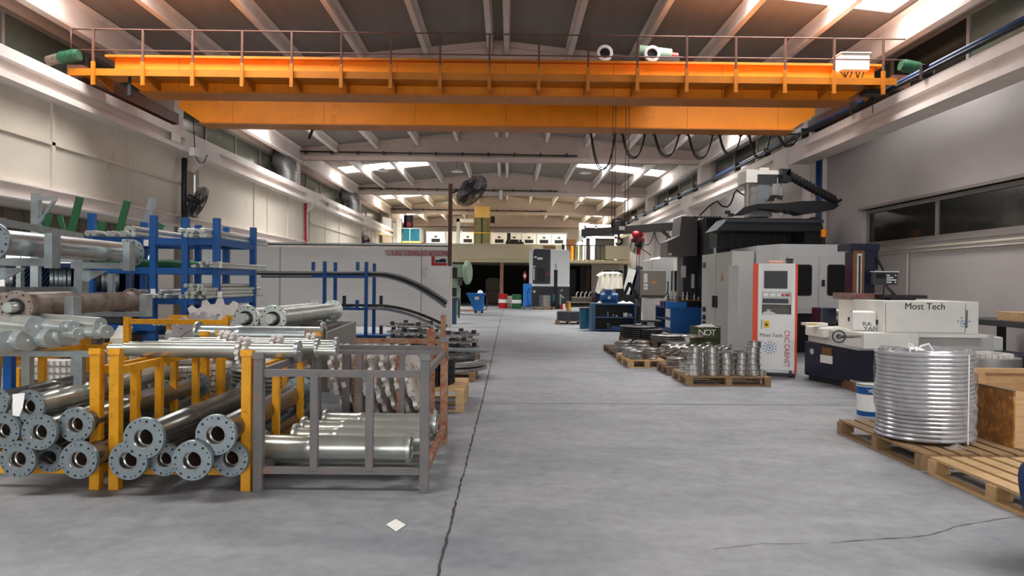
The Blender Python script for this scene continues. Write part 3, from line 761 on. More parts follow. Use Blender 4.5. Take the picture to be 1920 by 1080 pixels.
# ================================================================== left side, behind the front racks
# ---- more yellow frame at the left edge (rail running away from the camera)
t = thing('storage_rack', 'low yellow rack at the left edge whose top rail slants away under the round bars', 'rack', (-4.8, 7.9, 0))
a, b = W(-60, 696, 7.7), W(218, 645, 9.6)
MB().beam(a, b, .07, .07).build('top_rail', M_YEL, t)
MB().box(b.x, b.x + .13, 9.55, 9.68, 0, b.z + .1).build('corner_post', M_YEL, t)
c = W(34, 685, 8.1); MB().box(c.x - .035, c.x + .035, 8.07, 8.14, 0, c.z - .03).build('side_bar', M_YEL, t)
MB().add([(b.x - .03, 9.5, b.z + .08), (b.x + .16, 9.5, b.z + .09), (b.x + .17, 9.7, b.z + .22), (b.x - .02, 9.7, b.z + .24), (b.x - .04, 9.5, b.z - .07), (b.x + .02, 9.49, b.z - .14), (b.x + .16, 9.49, b.z + .02)],
         [(0, 1, 2, 3), (0, 4, 5, 1), (1, 5, 6)]).one('rag', M_CLOTH, 'white rag draped over a yellow post at the left', 'cloth')
# ---- yellow frame in the middle holding the grey sprocket plate
t = thing('storage_rack', 'yellow rack frame behind the sprocket shafts, holding a big grey sprocket plate', 'rack', (-3.9, 8.8, 0))
x0, x1, zt = W(239, 600, 8.8).x, W(424, 600, 8.8).x, W(300, 603, 8.8).z
for x in (x0, x1):
    for y in (8.8, 9.9): MB().box(x - .035, x + .035, y - .035, y + .035, 0, zt + (.06 if y < 9 else -.02)).build('corner_post', M_YEL, t)
    MB().beam((x, 8.8, .2), (x, 9.9, .2), .05, .06).build('bottom_rail', M_YEL, t)
for y in (8.8, 9.9): MB().beam((x0, y, zt), (x1, y, zt), .045, .06).build('top_rail', M_YEL, t)
MB().beam((x0, 8.8, .2), (x1, 8.8, .2), .05, .06).build('bottom_rail', M_YEL, t)
def plate_gear(p, R, Ri, n, th, depth, M, m, lab, group, holes=5):
    t = thing('sprocket_plate', lab, 'sprocket', tuple(p), 0, group)
    mb = MB().gear(R, Ri, n, th, depth, M)
    mb.cur = 1
    for k in range(14):
        w = 2 * PI * k / 14; c = M @ V(R * .78 * math.cos(w), R * .78 * math.sin(w), th); mb.cyl(M @ V(R * .78 * math.cos(w), R * .78 * math.sin(w), th - .002), M @ V(R * .78 * math.cos(w), R * .78 * math.sin(w), th + .003), R * .018, n=8)
    for k in range(holes):
        w = 2 * PI * (k + .3) / holes; mb.cyl(M @ V(R * .5 * math.cos(w), R * .5 * math.sin(w), th - .002), M @ V(R * .5 * math.cos(w), R * .5 * math.sin(w), th + .004), R * .1, n=16)
    mb.build('toothed_disc', [m, M_HOLE], t)
    MB().lathe([(Ri, th), (R * .36, th), (R * .36, th + .02), (Ri, th + .02)], 32, M, closed=True).build('hub_ring', m, t)
    MB().lathe([(R * .62, th), (R * .64, th), (R * .64, th + .012), (R * .62, th + .012)], 40, M, closed=True).build('raised_ring', m, t)
    return t
p = W(372, 668, 9.0)
plate_gear(p, .56, .12, 22, .05, .06, basis((p.x, 9.05, .64), (-.25, -1, .12)), M_GRAY, 'big grey sprocket plate standing upright in the yellow frame behind the shafts', None)
# thick white toothed segments beside it
for i, (px, py, d) in enumerate([(385, 602, 9.6), (408, 588, 10.4)]):
    p = W(px, py + 60, d)
    t = thing('toothed_ring', ['thick pale toothed ring standing behind the grey sprocket plate', 'hindmost thick pale toothed ring above the yellow frame'][i], 'ring', (p.x, d, 0), 0, 'thick pale toothed rings')
    MB().gear(.55 + .06 * i, .38, 18, .16, .08, basis((p.x, d, .62 + .1 * i), (.35, -1, .1))).build('toothed_rim', M_CAST, t)
t = thing('round_bar_bundle', 'three short pale bar ends under the rail of the middle yellow frame', 'bars', tuple(W(297, 606, 9.4)), 0)
for k in range(3):
    p = W(289 + k * 9, 606.5, 9.4); MB().cyl(p, p + V(0, .4, 0), .03, n=14).build('round_bar', M_SHAFT, t)
# ---- stacks of rings behind the second yellow rack
def ring_stack(cx, cy, z0, n, R, Ri, th, gap, m, label, group, teeth=0, jitter=.02, name='ring', cat='ring', tilt=0, smooth_r=None):
    proto = None
    for i in range(n):
        jx, jy = random.uniform(-jitter, jitter), random.uniform(-jitter, jitter)
        M = Matrix.Translation((cx + jx, cy + jy, z0 + i * (th + gap))) @ Matrix.Rotation(random.uniform(0, 6), 4, 'Z')
        if tilt: M = M @ Matrix.Rotation(tilt, 4, 'X')
        lab = label.format(pos=level(i, n))
        if proto is None:
            t = thing(name, lab, cat, (0, 0, 0), 0, group)
            if teeth: MB().gear(R, Ri, teeth, th, R * .07, None, .55).build('toothed_rim', m, t)
            else: MB().lathe([(Ri, 0), (R * .97, 0), (R, th * .2), (R, th * .8), (R * .97, th), (Ri, th)], 40, closed=True).build('ring_body', m, t)
            t.matrix_basis = M; proto = t
        else: dup(proto, M, lab)
    return proto
ring_stack(W(352, 700, 8.15).x, 8.15, .10, 10, .47, .33, .045, .012, M_CAST, 'pale toothed ring, {pos} the stack behind the yellow bars', 'toothed rings stacked behind the second yellow rack', 46, .008, 'toothed_ring')
ring_stack(W(505, 700, 8.05).x, 8.1, .10, 12, .43, .28, .032, .014, M_GALV, 'smooth silvery ring, {pos} the stack behind the grey corner post', 'smooth rings stacked behind the grey rack', 0, .012, 'steel_ring')
for x, y, w, lab in ((W(352, 700, 8.15).x, 8.15, .46, 'low wooden base under the stack of pale toothed rings'), (W(505, 700, 8.1).x, 8.1, .42, 'low wooden base under the stack of smooth silvery rings')):
    MB().box(x - w, x + w, y - w, y + w, .0, .10).one('wooden_pallet', M_WOODD, lab, 'pallet')
# big white ring lying at the back left
def lying(px, py, d, R, Ri, th, teeth, m, lab, z, name='toothed_ring', group=None):
    p = W(px, py, d); t = thing(name, lab, 'ring', (p.x, d, z), 0, group)
    if teeth: MB().gear(R, Ri, teeth, th, R * .05, Matrix.Translation((p.x, d, z))).build('toothed_rim', m, t)
    MB().lathe([(Ri * .98, th * .3), (R * .93, th * .3), (R * .9, th * 1.25), (Ri * 1.12, th * 1.25), (Ri, th)], 48, Matrix.Translation((p.x, d, z)), closed=True).build('ring_body', m, t)
    return t
g = 'large white toothed rings stacked at the left'
lying(155, 690, 8.7, .62, .46, .055, 60, M_CAST, 'topmost large white toothed ring on the stack at the left', .62, group=g)
lying(155, 690, 8.7, .62, .46, .055, 60, M_CAST, 'middle large white toothed ring of the stack at the left', .54, group=g)
lying(155, 690, 8.7, .62, .46, .055, 60, M_CAST, 'lowest large white toothed ring of the stack at the left', .46, group=g)
p = W(155, 690, 8.7); MB().box(p.x - .5, p.x + .5, 8.2, 9.2, 0, .455).one('wooden_crate', M_WOODD, 'dark wooden crate under the large white rings', 'crate')
p = W(135, 655, 9.9)
MB().lathe([(.1, 0), (.62, 0), (.62, .03), (.1, .03)], 40, Matrix.Translation((p.x, 10.3, .83)), closed=True).one('steel_disc', M_CAST, 'flat pale steel disc with a centre hole lying behind the slanting yellow rail', 'disc')
MB().box(p.x - .5, p.x + .5, 9.8, 10.8, 0, .825).one('wooden_crate', M_WOODD, 'dark crate under the flat pale disc behind the slanting rail', 'crate')
# ---- galvanised cradle with pipes
t = thing('pipe_cradle', 'galvanised steel cradle carrying one pale and one rusty pipe at the left', 'rack', (-4.5, 7, 0))
for y, ztop in ((6.45, 2.14), (7.75, 1.95)):
    MB().beam((-4.62, y, 0), (-4.56, y, ztop), .13, .09).build('cradle_post', M_GALV, t)
for y in (6.45, 7.75):
    a = MB().box(-4.66, -4.04, y - .05, y + .05, 1.71, 1.775).build('support_arm', M_GALV, t)
    MB().box(-4.10, -4.03, y - .06, y + .06, 1.69, 2.0).build('stop_plate', M_GALV, a)
    MB().add([(-4.55, y, 1.55), (-4.55, y, 1.69), (-4.3, y, 1.69), (-4.55, y + .02, 1.55), (-4.55, y + .02, 1.69), (-4.3, y + .02, 1.69)], [(0, 1, 2), (5, 4, 3), (0, 2, 5, 3), (1, 4, 5, 2), (0, 3, 4, 1)]).build('gusset', M_GALV, a)
    a = MB().box(-4.62, -3.86, y - .05, y + .05, 1.20, 1.25).build('support_arm', M_GALV, t)
    MB().box(-3.92, -3.84, y - .06, y + .06, 1.20, 1.44).build('stop_plate', M_GALV, a)
MB().beam((-4.62, 6.3, 2.12), (-4.62, 7.8, 2.06), .07, .06).build('top_bar', M_GALV, t)
MB().beam((-4.62, 7.8, 2.06), (-4.62, 7.8, 1.8), .07, .06).build('end_bar', M_GALV, t)
MB().beam((-4.6, 6.4, 1.47), (-4.6, 7.8, 1.47), .04, .09).build('cross_bar', M_GALVF, t)
MB().box(-4.7, -4.45, 6.3, 8.0, 0, .06).build('foot_bar', M_GALV, t)
c = W(33, 531, 6.38); MB().box(-4.55, -4.44, 6.38, 6.39, c.z - .03, c.z + .03).build('paper_label', M_PAPER, t)
flanged_pipe('flanged_pipe', 'pale flanged pipe lying highest in the galvanised cradle', None, (-4.26, 5.95, 1.90), (-.02, 1, 0), 2.3, .108, .158, .075, M_GALV, M_GALVF, 12)
flanged_pipe('flanged_pipe', 'rusty brown flanged pipe with a shaft poking out, in the galvanised cradle', None, (-4.08, 6.0, 1.36), (-.08, 1, 0), 2.2, .10, .138, .07, M_RUSTP, M_RUSTP, 10, shaft=(.045, .12))
MB().lathe([(0, 0), (.11, 0), (.11, 1.3), (0, 1.3)], 20, basis((-4.45, 6.15, 1.36), (-.05, 1, 0))).one('rusty_tube', M_RUSTP, 'short dark rusty tube beside the rusty pipe at the left edge', 'pipe')
# ---- round bars with drilled ends
gR = 'round bars with drilled ends at the left edge'
D = V(-.82, .57, 0).normalized()
yard = [(68, 612, 20), (103, 634, 20), (127, 629, 19), (15, 640, 21), (52, 638, 21), (138, 612, 11), (122, 613, 11), (189, 607, 12), (184, 624, 12), (149, 626, 12), (201, 622, 13)]
nm = ['thick round bar on top at the left, drilled face near the frame edge', 'thick round bar third from the left in the lower row', 'thick round bar rightmost of the thick ones in the lower row', 'thick round bar leftmost in the lower row', 'thick round bar second from the left in the lower row',
      'thin round bar right one of two in the gap of the upper row', 'thin round bar left one of two in the gap of the upper row', 'slim round bar highest at right in the upper row', 'slim round bar second from the right in the lower row', 'slim round bar third from the right in the lower row', 'slim round bar rightmost in the lower row']
for i, (px, py, rp) in enumerate(yard):
    dep = 5.75 - (.1 if rp < 15 else 0)
    p = W(px, py, dep); r = rp * dep / 1350 * .98
    t = thing('round_bar', nm[i] , 'bar', tuple(p), 0, gR)
    MB().lathe([(r * .1, .01), (r * .1, 0), (r * .96, 0), (r, .008), (r, 1.1), (0, 1.1)], 26, basis(p, D)).build('bar_body', M_SHAFT, t)
    MB().lathe([(0, 0), (r * .98, 0), (r * .98, -.003), (0, -.003)], 26, basis(p, D)).build('end_face', M_GALV, t)
    MB().cyl(p - D * .006, p - D * .003, r * .12, n=8).build('centre_hole', M_PURE, t)
t = thing('bar_stand', 'galvanised stand with blue leg carrying the round bars at the left', 'stand', (-3.9, 5.95, 0))
for px, m in ((18, M_BLUE), (52, M_GALV), (150, M_GALV), (190, M_GALV)):
    p = W(px, 655, 6.0); MB().box(p.x - .035, p.x + .035, 5.97, 6.03, .66, .99).build('stand_leg', m, t)
MB().box(-4.6, W(196, 655, 6).x, 5.95, 6.02, .955, 1.0).build('stand_beam', M_GALV, t)
# ---- the flat bars that stand up behind
for px, w, ytop, ybot, m, lab, lean in ((150, 14, 370, 423, M_GREEN, 'green flat bar standing up tallest at the left behind the cradle', .16), (239, 13, 377, 425, M_GREEN, 'green flat bar leaning beside the grey one above the blue rack', .16), (288, 15, 371, 430, M_GALV, 'grey flat bar leaning above the blue rack', .2),
                               (92, 12, 402, 432, M_GREEN, 'short green flat bar behind the galvanised cradle', .1), (112, 9, 405, 432, M_GREEN, 'narrow green flat bar beside the short one behind the cradle', -.12), (192, 14, 416, 433, M_GREEN, 'stubby green flat bar just left of the leaning one, above the bars', .1), (304, 12, 420, 434, M_GREEN, 'short green bar end behind the blue corner post', .2)):
    a, b = W(px, ytop, 12.3), W(px - lean * 150, ybot + 40, 12.3)
    k_ = (b.z - 1.95) / (a.z - b.z)
    MB().beam((b.x - (a.x - b.x) * k_, 12.3, 1.95), (a.x, 12.3, a.z), w / 1350 * 12.3, .03, V(0, 1, 0)).one('flat_bar', m, lab, 'bar', 'flat bars standing behind the blue rack')
t = thing('bar_shelf', 'galvanised shelf behind the blue rack on which the flat bars stand', 'shelf', (-7, 12.3, 0))
MB().box(-8.4, -5.4, 12.2, 12.42, 1.88, 1.94).build('shelf_beam', M_GALV, t)
for x in (-8.3, -6.75): MB().box(x - .04, x + .04, 12.26, 12.36, 0, 1.88).build('shelf_leg', M_GALV, t)
p = W(68, 400, 12.9)
t = thing('wall_bracket', 'galvanised post with a braced arm standing behind the cradle', 'post', (p.x, 12.9, 0))
MB().box(p.x - .07, p.x + .07, 12.85, 12.95, 0, W(0, 367, 12.9).z + .05).build('post', M_GALV, t)
MB().box(p.x + .07, p.x + .35, 12.85, 12.95, 2.98, 3.06).build('arm', M_GALV, t)
MB().beam((p.x, 12.9, 2.5), (p.x + .33, 12.9, 3.0), .05, .05).build('brace', M_GALV, t)
# ---- blue rack with bars
t = thing('blue_bar_rack', 'tall blue steel rack with three levels of round bars', 'rack', (-5.2, 11.2, 0))
XS = [W(172, 500, 10.5).x, W(288, 500, 10.5).x, W(348, 500, 10.5).x, W(406, 500, 10.5).x]
ZT = [2.53, 2.53, 2.50, 2.50]; LV = [W(346, 453, 10.5).z, W(346, 508, 10.5).z, W(346, 565, 10.5).z, W(346, 622, 10.5).z]
for i, x in enumerate(XS):
    for y in (10.5, 12.0):
        zt = ZT[i] - (0 if y < 11 else .02)
        MB().box(x - .045, x + .045, y - .045, y + .045, 0, zt if i != 0 else 2.55).build('rack_post', M_BLUE, t, .003)
for z in LV:
    for i in range(3):
        for y in (10.5, 12.0): MB().box(XS[i] + .045, XS[i + 1] - .045, y - .03, y + .03, z - .045, z + .045).build('shelf_beam', M_BLUE, t)
    for x in XS: MB().box(x - .03, x + .03, 10.545, 11.955, z - .045, z + .045).build('side_beam', M_BLUE, t)
for px, py in ((411, 497), (412, 553), (233, 455), (274, 456), (287, 548)):
    p = W(px, py, 10.44); MB().box(p.x - .035, p.x + .035, 10.435, 10.445, p.z - .04, p.z + .05).build('paper_label', M_PAPER, t)
def bars(pts, z, r, L, y0, label, group, m=M_SHAFT, hollow=False):
    n = len(pts)
    for i, (px, row) in enumerate(pts):
        x = W(px, 500, y0).x
        zz = z + r + row * r * 1.75
        lab = label.format(pos=ORD[sum(1 for q in pts if q[1] == row and q[0] < px)], row=['bottom', 'second', 'third', 'fourth'][row])
        yy = y0 + random.uniform(-.06, .1)
        if hollow: mb = MB().lathe([(r * .62, 0), (r, 0), (r, L), (r * .62, L)], 14, basis((x, yy, zz), (0, 1, 0)), closed=True)
        else: mb = MB().lathe([(0, 0), (r * .85, 0), (r, .008), (r, L), (0, L)], 14, basis((x, yy, zz), (0, 1, 0)))
        mb.one('round_bar', m, lab, 'bar', group)
bars([(p, 0) for p in (163, 178, 195, 207, 223, 235, 244)] + [(231, 1), (242, 1)], LV[0] + .045, .043, 2.4, 10.2, '{pos} bar from left, {row} row, left half of the blue rack\'s top level', 'bars on the top level of the blue rack, left half')
bars([(p, 0) for p in (344, 353, 373, 381)] + [(p, 1) for p in (336, 347, 356, 371, 380)], LV[0] + .045, .036, 2.6, 10.2, '{pos} bar from left, {row} row, right half of the blue rack\'s top level', 'bars on the top level of the blue rack, right half')
bars([(355, 0), (363, 0), (372, 0), (380, 0), (390, 0), (396, 0)] + [(376, 1), (384, 1), (390, 1), (397, 1)], LV[1] + .045, .024, 2.3, 10.2, '{pos} thin bar from left, {row} row, on the blue rack\'s middle level', 'thin bars on the middle level of the blue rack')
bars([(p, 0) for p in (224, 235, 244, 254, 262, 269, 278, 284, 295, 306)] + [(231, 1), (240, 1), (300, 1)], LV[2] + .045, .033, 2.0, 10.1, '{pos} bar from left, {row} row, left half of the blue rack\'s low level', 'bars on the low level of the blue rack, left half')
bars([(p, 0) for p in (341, 348, 354, 361, 373, 385)] + [(p, 1) for p in (348, 353, 359, 366, 384)] + [(p, 2) for p in (351, 360, 369, 378, 386)] + [(p, 3) for p in (349, 358, 368, 376)], LV[2] + .045, .03, 2.2, 10.1, '{pos} bar from left, {row} row, right half of the blue rack\'s low level', 'bars on the low level of the blue rack, right half')
# green tubes cut at an angle
for px, d, lab in ((225, 10.2, 'wide green tube with an open end on the middle level of the blue rack'), (163, 10.35, 'green tube with an open end left of the wider one on the blue rack')):
    p = W(px, 500, d); z = LV[1] + .045 + .06
    M = basis((p.x, d, z), (.35, 1, 0))
    MB().lathe([(.045, 0), (.06, 0), (.06, 1.5), (.045, 1.5)], 24, M, closed=True).one('green_tube', M_GREEN, lab, 'pipe', 'green tubes on the blue rack')
# dark bin, blue table behind
p = W(205, 598, 9.9)
t = thing('storage_bin', 'dark grey plastic bin on the blue table behind the round bars', 'bin', (p.x, 10, .97))
x0, x1 = W(181, 600, 9.9).x, W(232, 600, 9.9).x
MB().box(x0 + .03, x1 - .03, 9.9, 10.2, .99, 1.15).build('bin_body', M_CHAR, t); MB().box(x0, x1, 9.87, 10.23, 1.15, 1.17).build('bin_rim', M_BLACK, t)
t = thing('blue_table', 'low blue steel table behind the round bars and yellow posts', 'table', (-5.3, 10, 0))
MB().box(W(150, 615, 9.9).x, W(296, 615, 9.9).x, 9.85, 10.35, .90, .98).build('table_top', M_BLUE, t)
for px in (155, 284): p = W(px, 620, 9.9); MB().box(p.x - .05, p.x + .05, 9.9, 10.0, 0, .9).build('table_leg', M_BLUE, t)
for px0, px1, z0, lab in ((100, 150, 1.17, 'long blue bin with a white label under the rusty pipe'), (-5, 20, 1.17, 'blue bin cut by the left edge below the rusty pipe')):
    a, b = W(px0, 580, 9.0), W(px1, 580, 9.0)
    t = thing('parts_bin', lab, 'bin', (a.x, 9, z0)); MB().box(a.x, b.x, 9.0, 9.3, z0, z0 + .13).build('bin_body', M_BLUE, t); MB().box(b.x - .1, b.x - .01, 8.995, 9.0, z0 + .03, z0 + .09).build('bin_label', M_PAPER, t)
t = thing('metal_shelf', 'narrow dark shelf stand that carries the long blue bins', 'shelf', (-6.2, 9.15, 0))
MB().box(-7.4, W(165, 580, 9).x, 8.95, 9.4, 1.13, 1.17).build('shelf_board', M_CHAR, t)
for x in (-7.35, W(165, 580, 9).x - .06): MB().box(x, x + .05, 9.3, 9.35, 0, 1.13).build('shelf_leg', M_CHAR, t)
# ---- shelf with slanted dividers and upright rings
t = thing('ring_rack', 'dark blue rack with slanted divider slats holding upright rings', 'rack', (-8.3, 13.3, 0))
xa, xb = W(-5, 520, 13.6).x, W(265, 520, 13.6).x
za, zb, zc = W(0, 497, 13.6).z, W(0, 548, 13.6).z, W(0, 600, 13.6).z
MB().box(xa, xb, 13.9, 13.95, 0, za).build('back_sheet', M_NAVY, t)
for z in (za, zb, .75): MB().box(xa, xb, 13.15, 13.95, z - .04, z + .04).build('rack_shelf', M_BLUED, t)
n = 34
for k in range(n):
    x = xa + (xb - xa) * (k + .5) / n
    MB().beam((x - .1, 13.88, zb + .05), (x + .22, 13.88, za - .05), .02, .03).build('divider_slat', M_BLUED, t)
for x in (xa, xb): MB().box(x - .03, x + .03, 13.1, 13.2, 0, za).build('rack_post', M_BLUED, t)
px_list = [(8, 1), (15, 1), (22, 1), (97, 1), (106, 1), (114, 1), (121, 1), (130, 1), (148, 1), (160, 1), (184, 0), (193, 1), (201, 1), (210, 1), (219, 1), (246, 0)]
proto = None
for i, (px, br) in enumerate(px_list):
    p = W(px, 530, 13.45); M = Matrix.Translation((p.x, 13.45, zb + .04 + .225)) @ Matrix.Rotation(.55, 4, 'Z') @ Matrix.Rotation(PI / 2, 4, 'Y')
    lab = 'upright %s ring, %s from the left on the slatted dark blue rack' % ('bright' if br else 'dark', ORD[i])
    mb = MB().lathe([(.15, -.03), (.215, -.03), (.225, -.02), (.225, .02), (.215, .03), (.15, .03)], 30, closed=True)
    if proto is None: proto = {}
    if br not in proto:
        o = mb.one('steel_ring', M_GALV if br else M_STEELD, lab, 'ring', 'upright rings on the slatted rack'); proto[br] = o
        o.data.transform(Matrix.Translation((0, 0, -.03))); o.matrix_basis = M
    else:
        o = dup(proto[br], M, lab)
for i, px in enumerate((95, 104, 118, 138, 158, 170, 182)):
    p = W(px, 555, 13.4); M = Matrix.Translation((p.x, 13.4, .79 + .2)) @ Matrix.Rotation(.55, 4, 'Z') @ Matrix.Rotation(PI / 2 + .3, 4, 'Y')
    dup(proto[1] if i % 3 else proto[0], M, 'leaning ring, %s from the left on the lower level of the slatted rack' % ORD[i], 'leaning rings on the lower level of the slatted rack')
# ---- two flanged pipes with shafts, the crosswise pipe and the basket
t = thing('grey_support_rack', 'low grey rack under the two pale flanged pipes with shafts', 'rack', (-2.8, 9.6, 0))
for x in (-3.2, -2.5):
    for y in (8.9, 10.6): MB().box(x - .035, x + .035, y - .035, y + .035, 0, .95).build('corner_post', M_GREYR, t)
    MB().beam((x, 8.9, .95), (x, 10.6, .95), .06, .06).build('top_rail', M_GREYR, t)
for y in (8.9, 10.6): MB().beam((-3.16, y, .945), (-2.54, y, .945), .06, .05).build('top_rail', M_GREYR, t)
for px, lab, dep in ((461, 'left one of two pale flanged pipes with shafts poking out, facing the camera', 8.6), (512, 'right one of two pale flanged pipes with shafts poking out, facing the camera', 8.55)):
    p = W(px, 598, dep)
    flanged_pipe('flanged_pipe', lab, 'pale flanged pipes with shafts', (p.x, dep, 1.15), (.03, 1, 0), 2.6, .115, .162, .085, M_PIPEW, M_SHAFT, 12, shaft=(.062, .14))
p = W(380, 627, 8.3); q = W(613, 627, 8.3)
flanged_pipe('flanged_pipe', 'long bright flanged pipe lying crosswise behind the sprocket shafts', None, (p.x, 8.15, .985), (1, .03, 0), q.x - p.x, .10, .152, .08, M_GALV, M_SHAFT, 10)
q2 = W(603, 640, 8.1); 
t = thing('trestle', 'rusty steel trestle carrying the crosswise bright pipe', 'stand', (q2.x, 8.15, 0))
for x in (p.x + .25, q.x - .25):
    MB().box(x - .05, x + .05, 8.1, 8.2, 0, .885).build('trestle_leg', M_RUSTR, t)
MB().box(q.x - .18, q.x + .02, 8.02, 8.05, .86, 1.06).build('end_clamp', M_RUSTP, t)
t = thing('perforated_basket', 'open perforated steel basket behind the crosswise pipe', 'basket', (-2.6, 10, 0))
x0, x1, x2 = W(545, 620, 11.0).x, W(622, 620, 9.6).x, W(667, 620, 11.0).x
zt = W(650, 604, 10.8).z
M_MESH = mat('perforated_sheet', '9a9890', .45, .5, .3, 60)
MB().add([(x1, 9.4, .2), (x2, 11, .2), (x2, 11, zt), (x1, 9.4, zt - .05), (x1 - .02, 9.42, .2), (x2 - .02, 11.02, .2), (x2 - .02, 11.02, zt), (x1 - .02, 9.42, zt - .05)], [(0, 1, 2, 3), (7, 6, 5, 4), (3, 2, 6, 7)]).build('side_sheet', M_MESH, t)
MB().box(x0, x2, 11.0, 11.02, .2, zt).build('rear_sheet', M_MESH, t)
MB().box(-2.44, x1, 9.4, 9.42, .2, zt - .05).build('front_sheet', M_MESH, t)
MB().box(-2.44, x2, 9.4, 11.02, .15, .2).build('basket_base', M_STEELM, t)
# ---- rusty rack with leaning sector plates
t = thing('plate_rack', 'rusty open rack full of leaning toothed sector plates', 'rack', (-1.6, 8, 0))
for px in (650, 673, 751, 808):
    x = W(px, 700, 7.75).x
    MB().box(x - .04, x + .04, 7.71, 7.79, 0, .91 if px < 800 else 1.1).build('rack_post', M_RUSTR if px > 650 else M_GREYR, t)
MB().box(W(620, 700, 7.75).x, W(838, 700, 7.75).x, 7.7, 7.76, .86, .92).build('top_rail', M_GREYR, t)
MB().box(W(620, 700, 7.75).x, W(838, 700, 7.75).x, 7.7, 7.78, .08, .14).build('bottom_rail', M_RUSTR, t)
MB().box(W(620, 700, 7.75).x, W(812, 700, 7.75).x, 8.9, 8.96, .84, .9).build('top_rail', M_RUSTR, t)
MB().box(W(812, 700, 7.75).x - .03, W(812, 700, 7.75).x + .03, 8.9, 8.96, 0, 1.2).build('rack_post', M_RUSTR, t)
MB().box(W(630, 700, 7.75).x, W(812, 700, 7.75).x, 7.8, 8.9, .08, .12).build('rack_floor', M_CHAR, t)
proto = None; wl = [645, 663, 697, 716, 737, 757, 776]
for i, px in enumerate(wl):
    p = W(px, 710, 8.1)
    M = Matrix.Translation((p.x + .02, 8.15, .46)) @ Matrix.Rotation(-.12, 4, 'Z') @ Matrix.Rotation(-.34, 4, 'Y') @ Matrix.Rotation(PI / 2, 4, 'Y') @ Matrix.Rotation(.2 * i, 4, 'Z')
    lab = 'leaning toothed sector plate, %s from the left in the rusty rack' % ORD[i]
    if proto is None:
        proto = thing('sector_plate', lab, 'sprocket', (0, 0, 0), 0, 'toothed sector plates in the rusty rack')
        out = []; inn = []; n = 14
        mb = MB().gear(.45, .2, 16, .045, .05, None, .5)
        mb.cur = 1
        for k in range(16):
            w = 2 * PI * (k + .3) / 16; mb.cyl((.385 * math.cos(w), .385 * math.sin(w), -.003), (.385 * math.cos(w), .385 * math.sin(w), .048), .011, n=8)
        mb.build('toothed_rim', [M_CAST, M_HOLE], proto)
        for k in range(3):
            w = 2 * PI * k / 3; MB().beam((.25 * math.cos(w), .25 * math.sin(w), .022), (.25 * math.cos(w + 2.4), .25 * math.sin(w + 2.4), .022), .03, .09).build('spoke', M_CAST, proto)
        proto.matrix_basis = M
    else: dup(proto, M, lab)
# ---- partition wall with its signs
MB().box(-12.6, -2.06, 26, 26.12, 0, 2.82).struct('wall_partition', M_PART)
trim(MB().box(-12.6, -2.04, 25.97, 26.15, 2.82, 2.88).box(-2.09, -2.02, 25.97, 26.15, 0, 2.88), M_WHITE)
for px in (525, 430, 790): x = W(px, 500, 25.99).x; trim(MB().box(x - .012, x + .012, 25.985, 26.0, 0, 2.82), M_FRAME)
t = thing('wall_sign', 'faded long sign with red capitals on the white partition', 'sign', tuple(W(783, 475, 25.95)))
a, b = W(725, 479.5, 25.96), W(841, 469.5, 25.96)
MB().box(a.x, b.x, 25.94, 25.98, a.z, b.z).build('sign_board', M_SIGN, t)
text('sign_text', 'T   LA\u015e  I \u0130MALAT B\u00d6L\u00dcM\u00dc', .225, face_cam(((a.x + b.x) / 2, 25.935, (a.z + b.z) / 2 - .02)), M_REDTEXT, t, sx=.86)
t = thing('safety_notice', 'small red and white picture notice under the long sign', 'sign', tuple(W(823, 489, 25.95)))
a, b = W(809, 498, 25.96), W(838, 481, 25.96)
MB().box(a.x, b.x, 25.94, 25.98, a.z, b.z).build('notice_board', M_PAPER, t)
MB().box(a.x, b.x, 25.93, 25.94, a.z, a.z + .1).build('red_band', M_REDTEXT, t)
MB().box(a.x, a.x + .12, 25.93, 25.94, a.z + .1, b.z).build('red_panel', M_REDTEXT, t)
MB().prism([(0, 0), (.38, 0), (.38, .12), (.25, .14), (.1, .08), (0, .1)], 0, .01, Matrix(((1, 0, 0, a.x + .14), (0, 0, -1, 25.94), (0, 1, 0, a.z + .12), (0, 0, 0, 1)))).build('picture_shape', M_TEXT, t)
for k, py in enumerate((504, 511, 517.5)):
    a = W(791, py + 2, 25.97); b = W(800, py - 2.5, 25.97)
    MB().box(a.x, b.x, 25.96, 26, a.z, b.z).one('paper_notice', M_MACHG, ['topmost', 'middle', 'lowest'][k] + ' of three small paper notices taped to the partition', 'notice', 'paper notices on the partition')
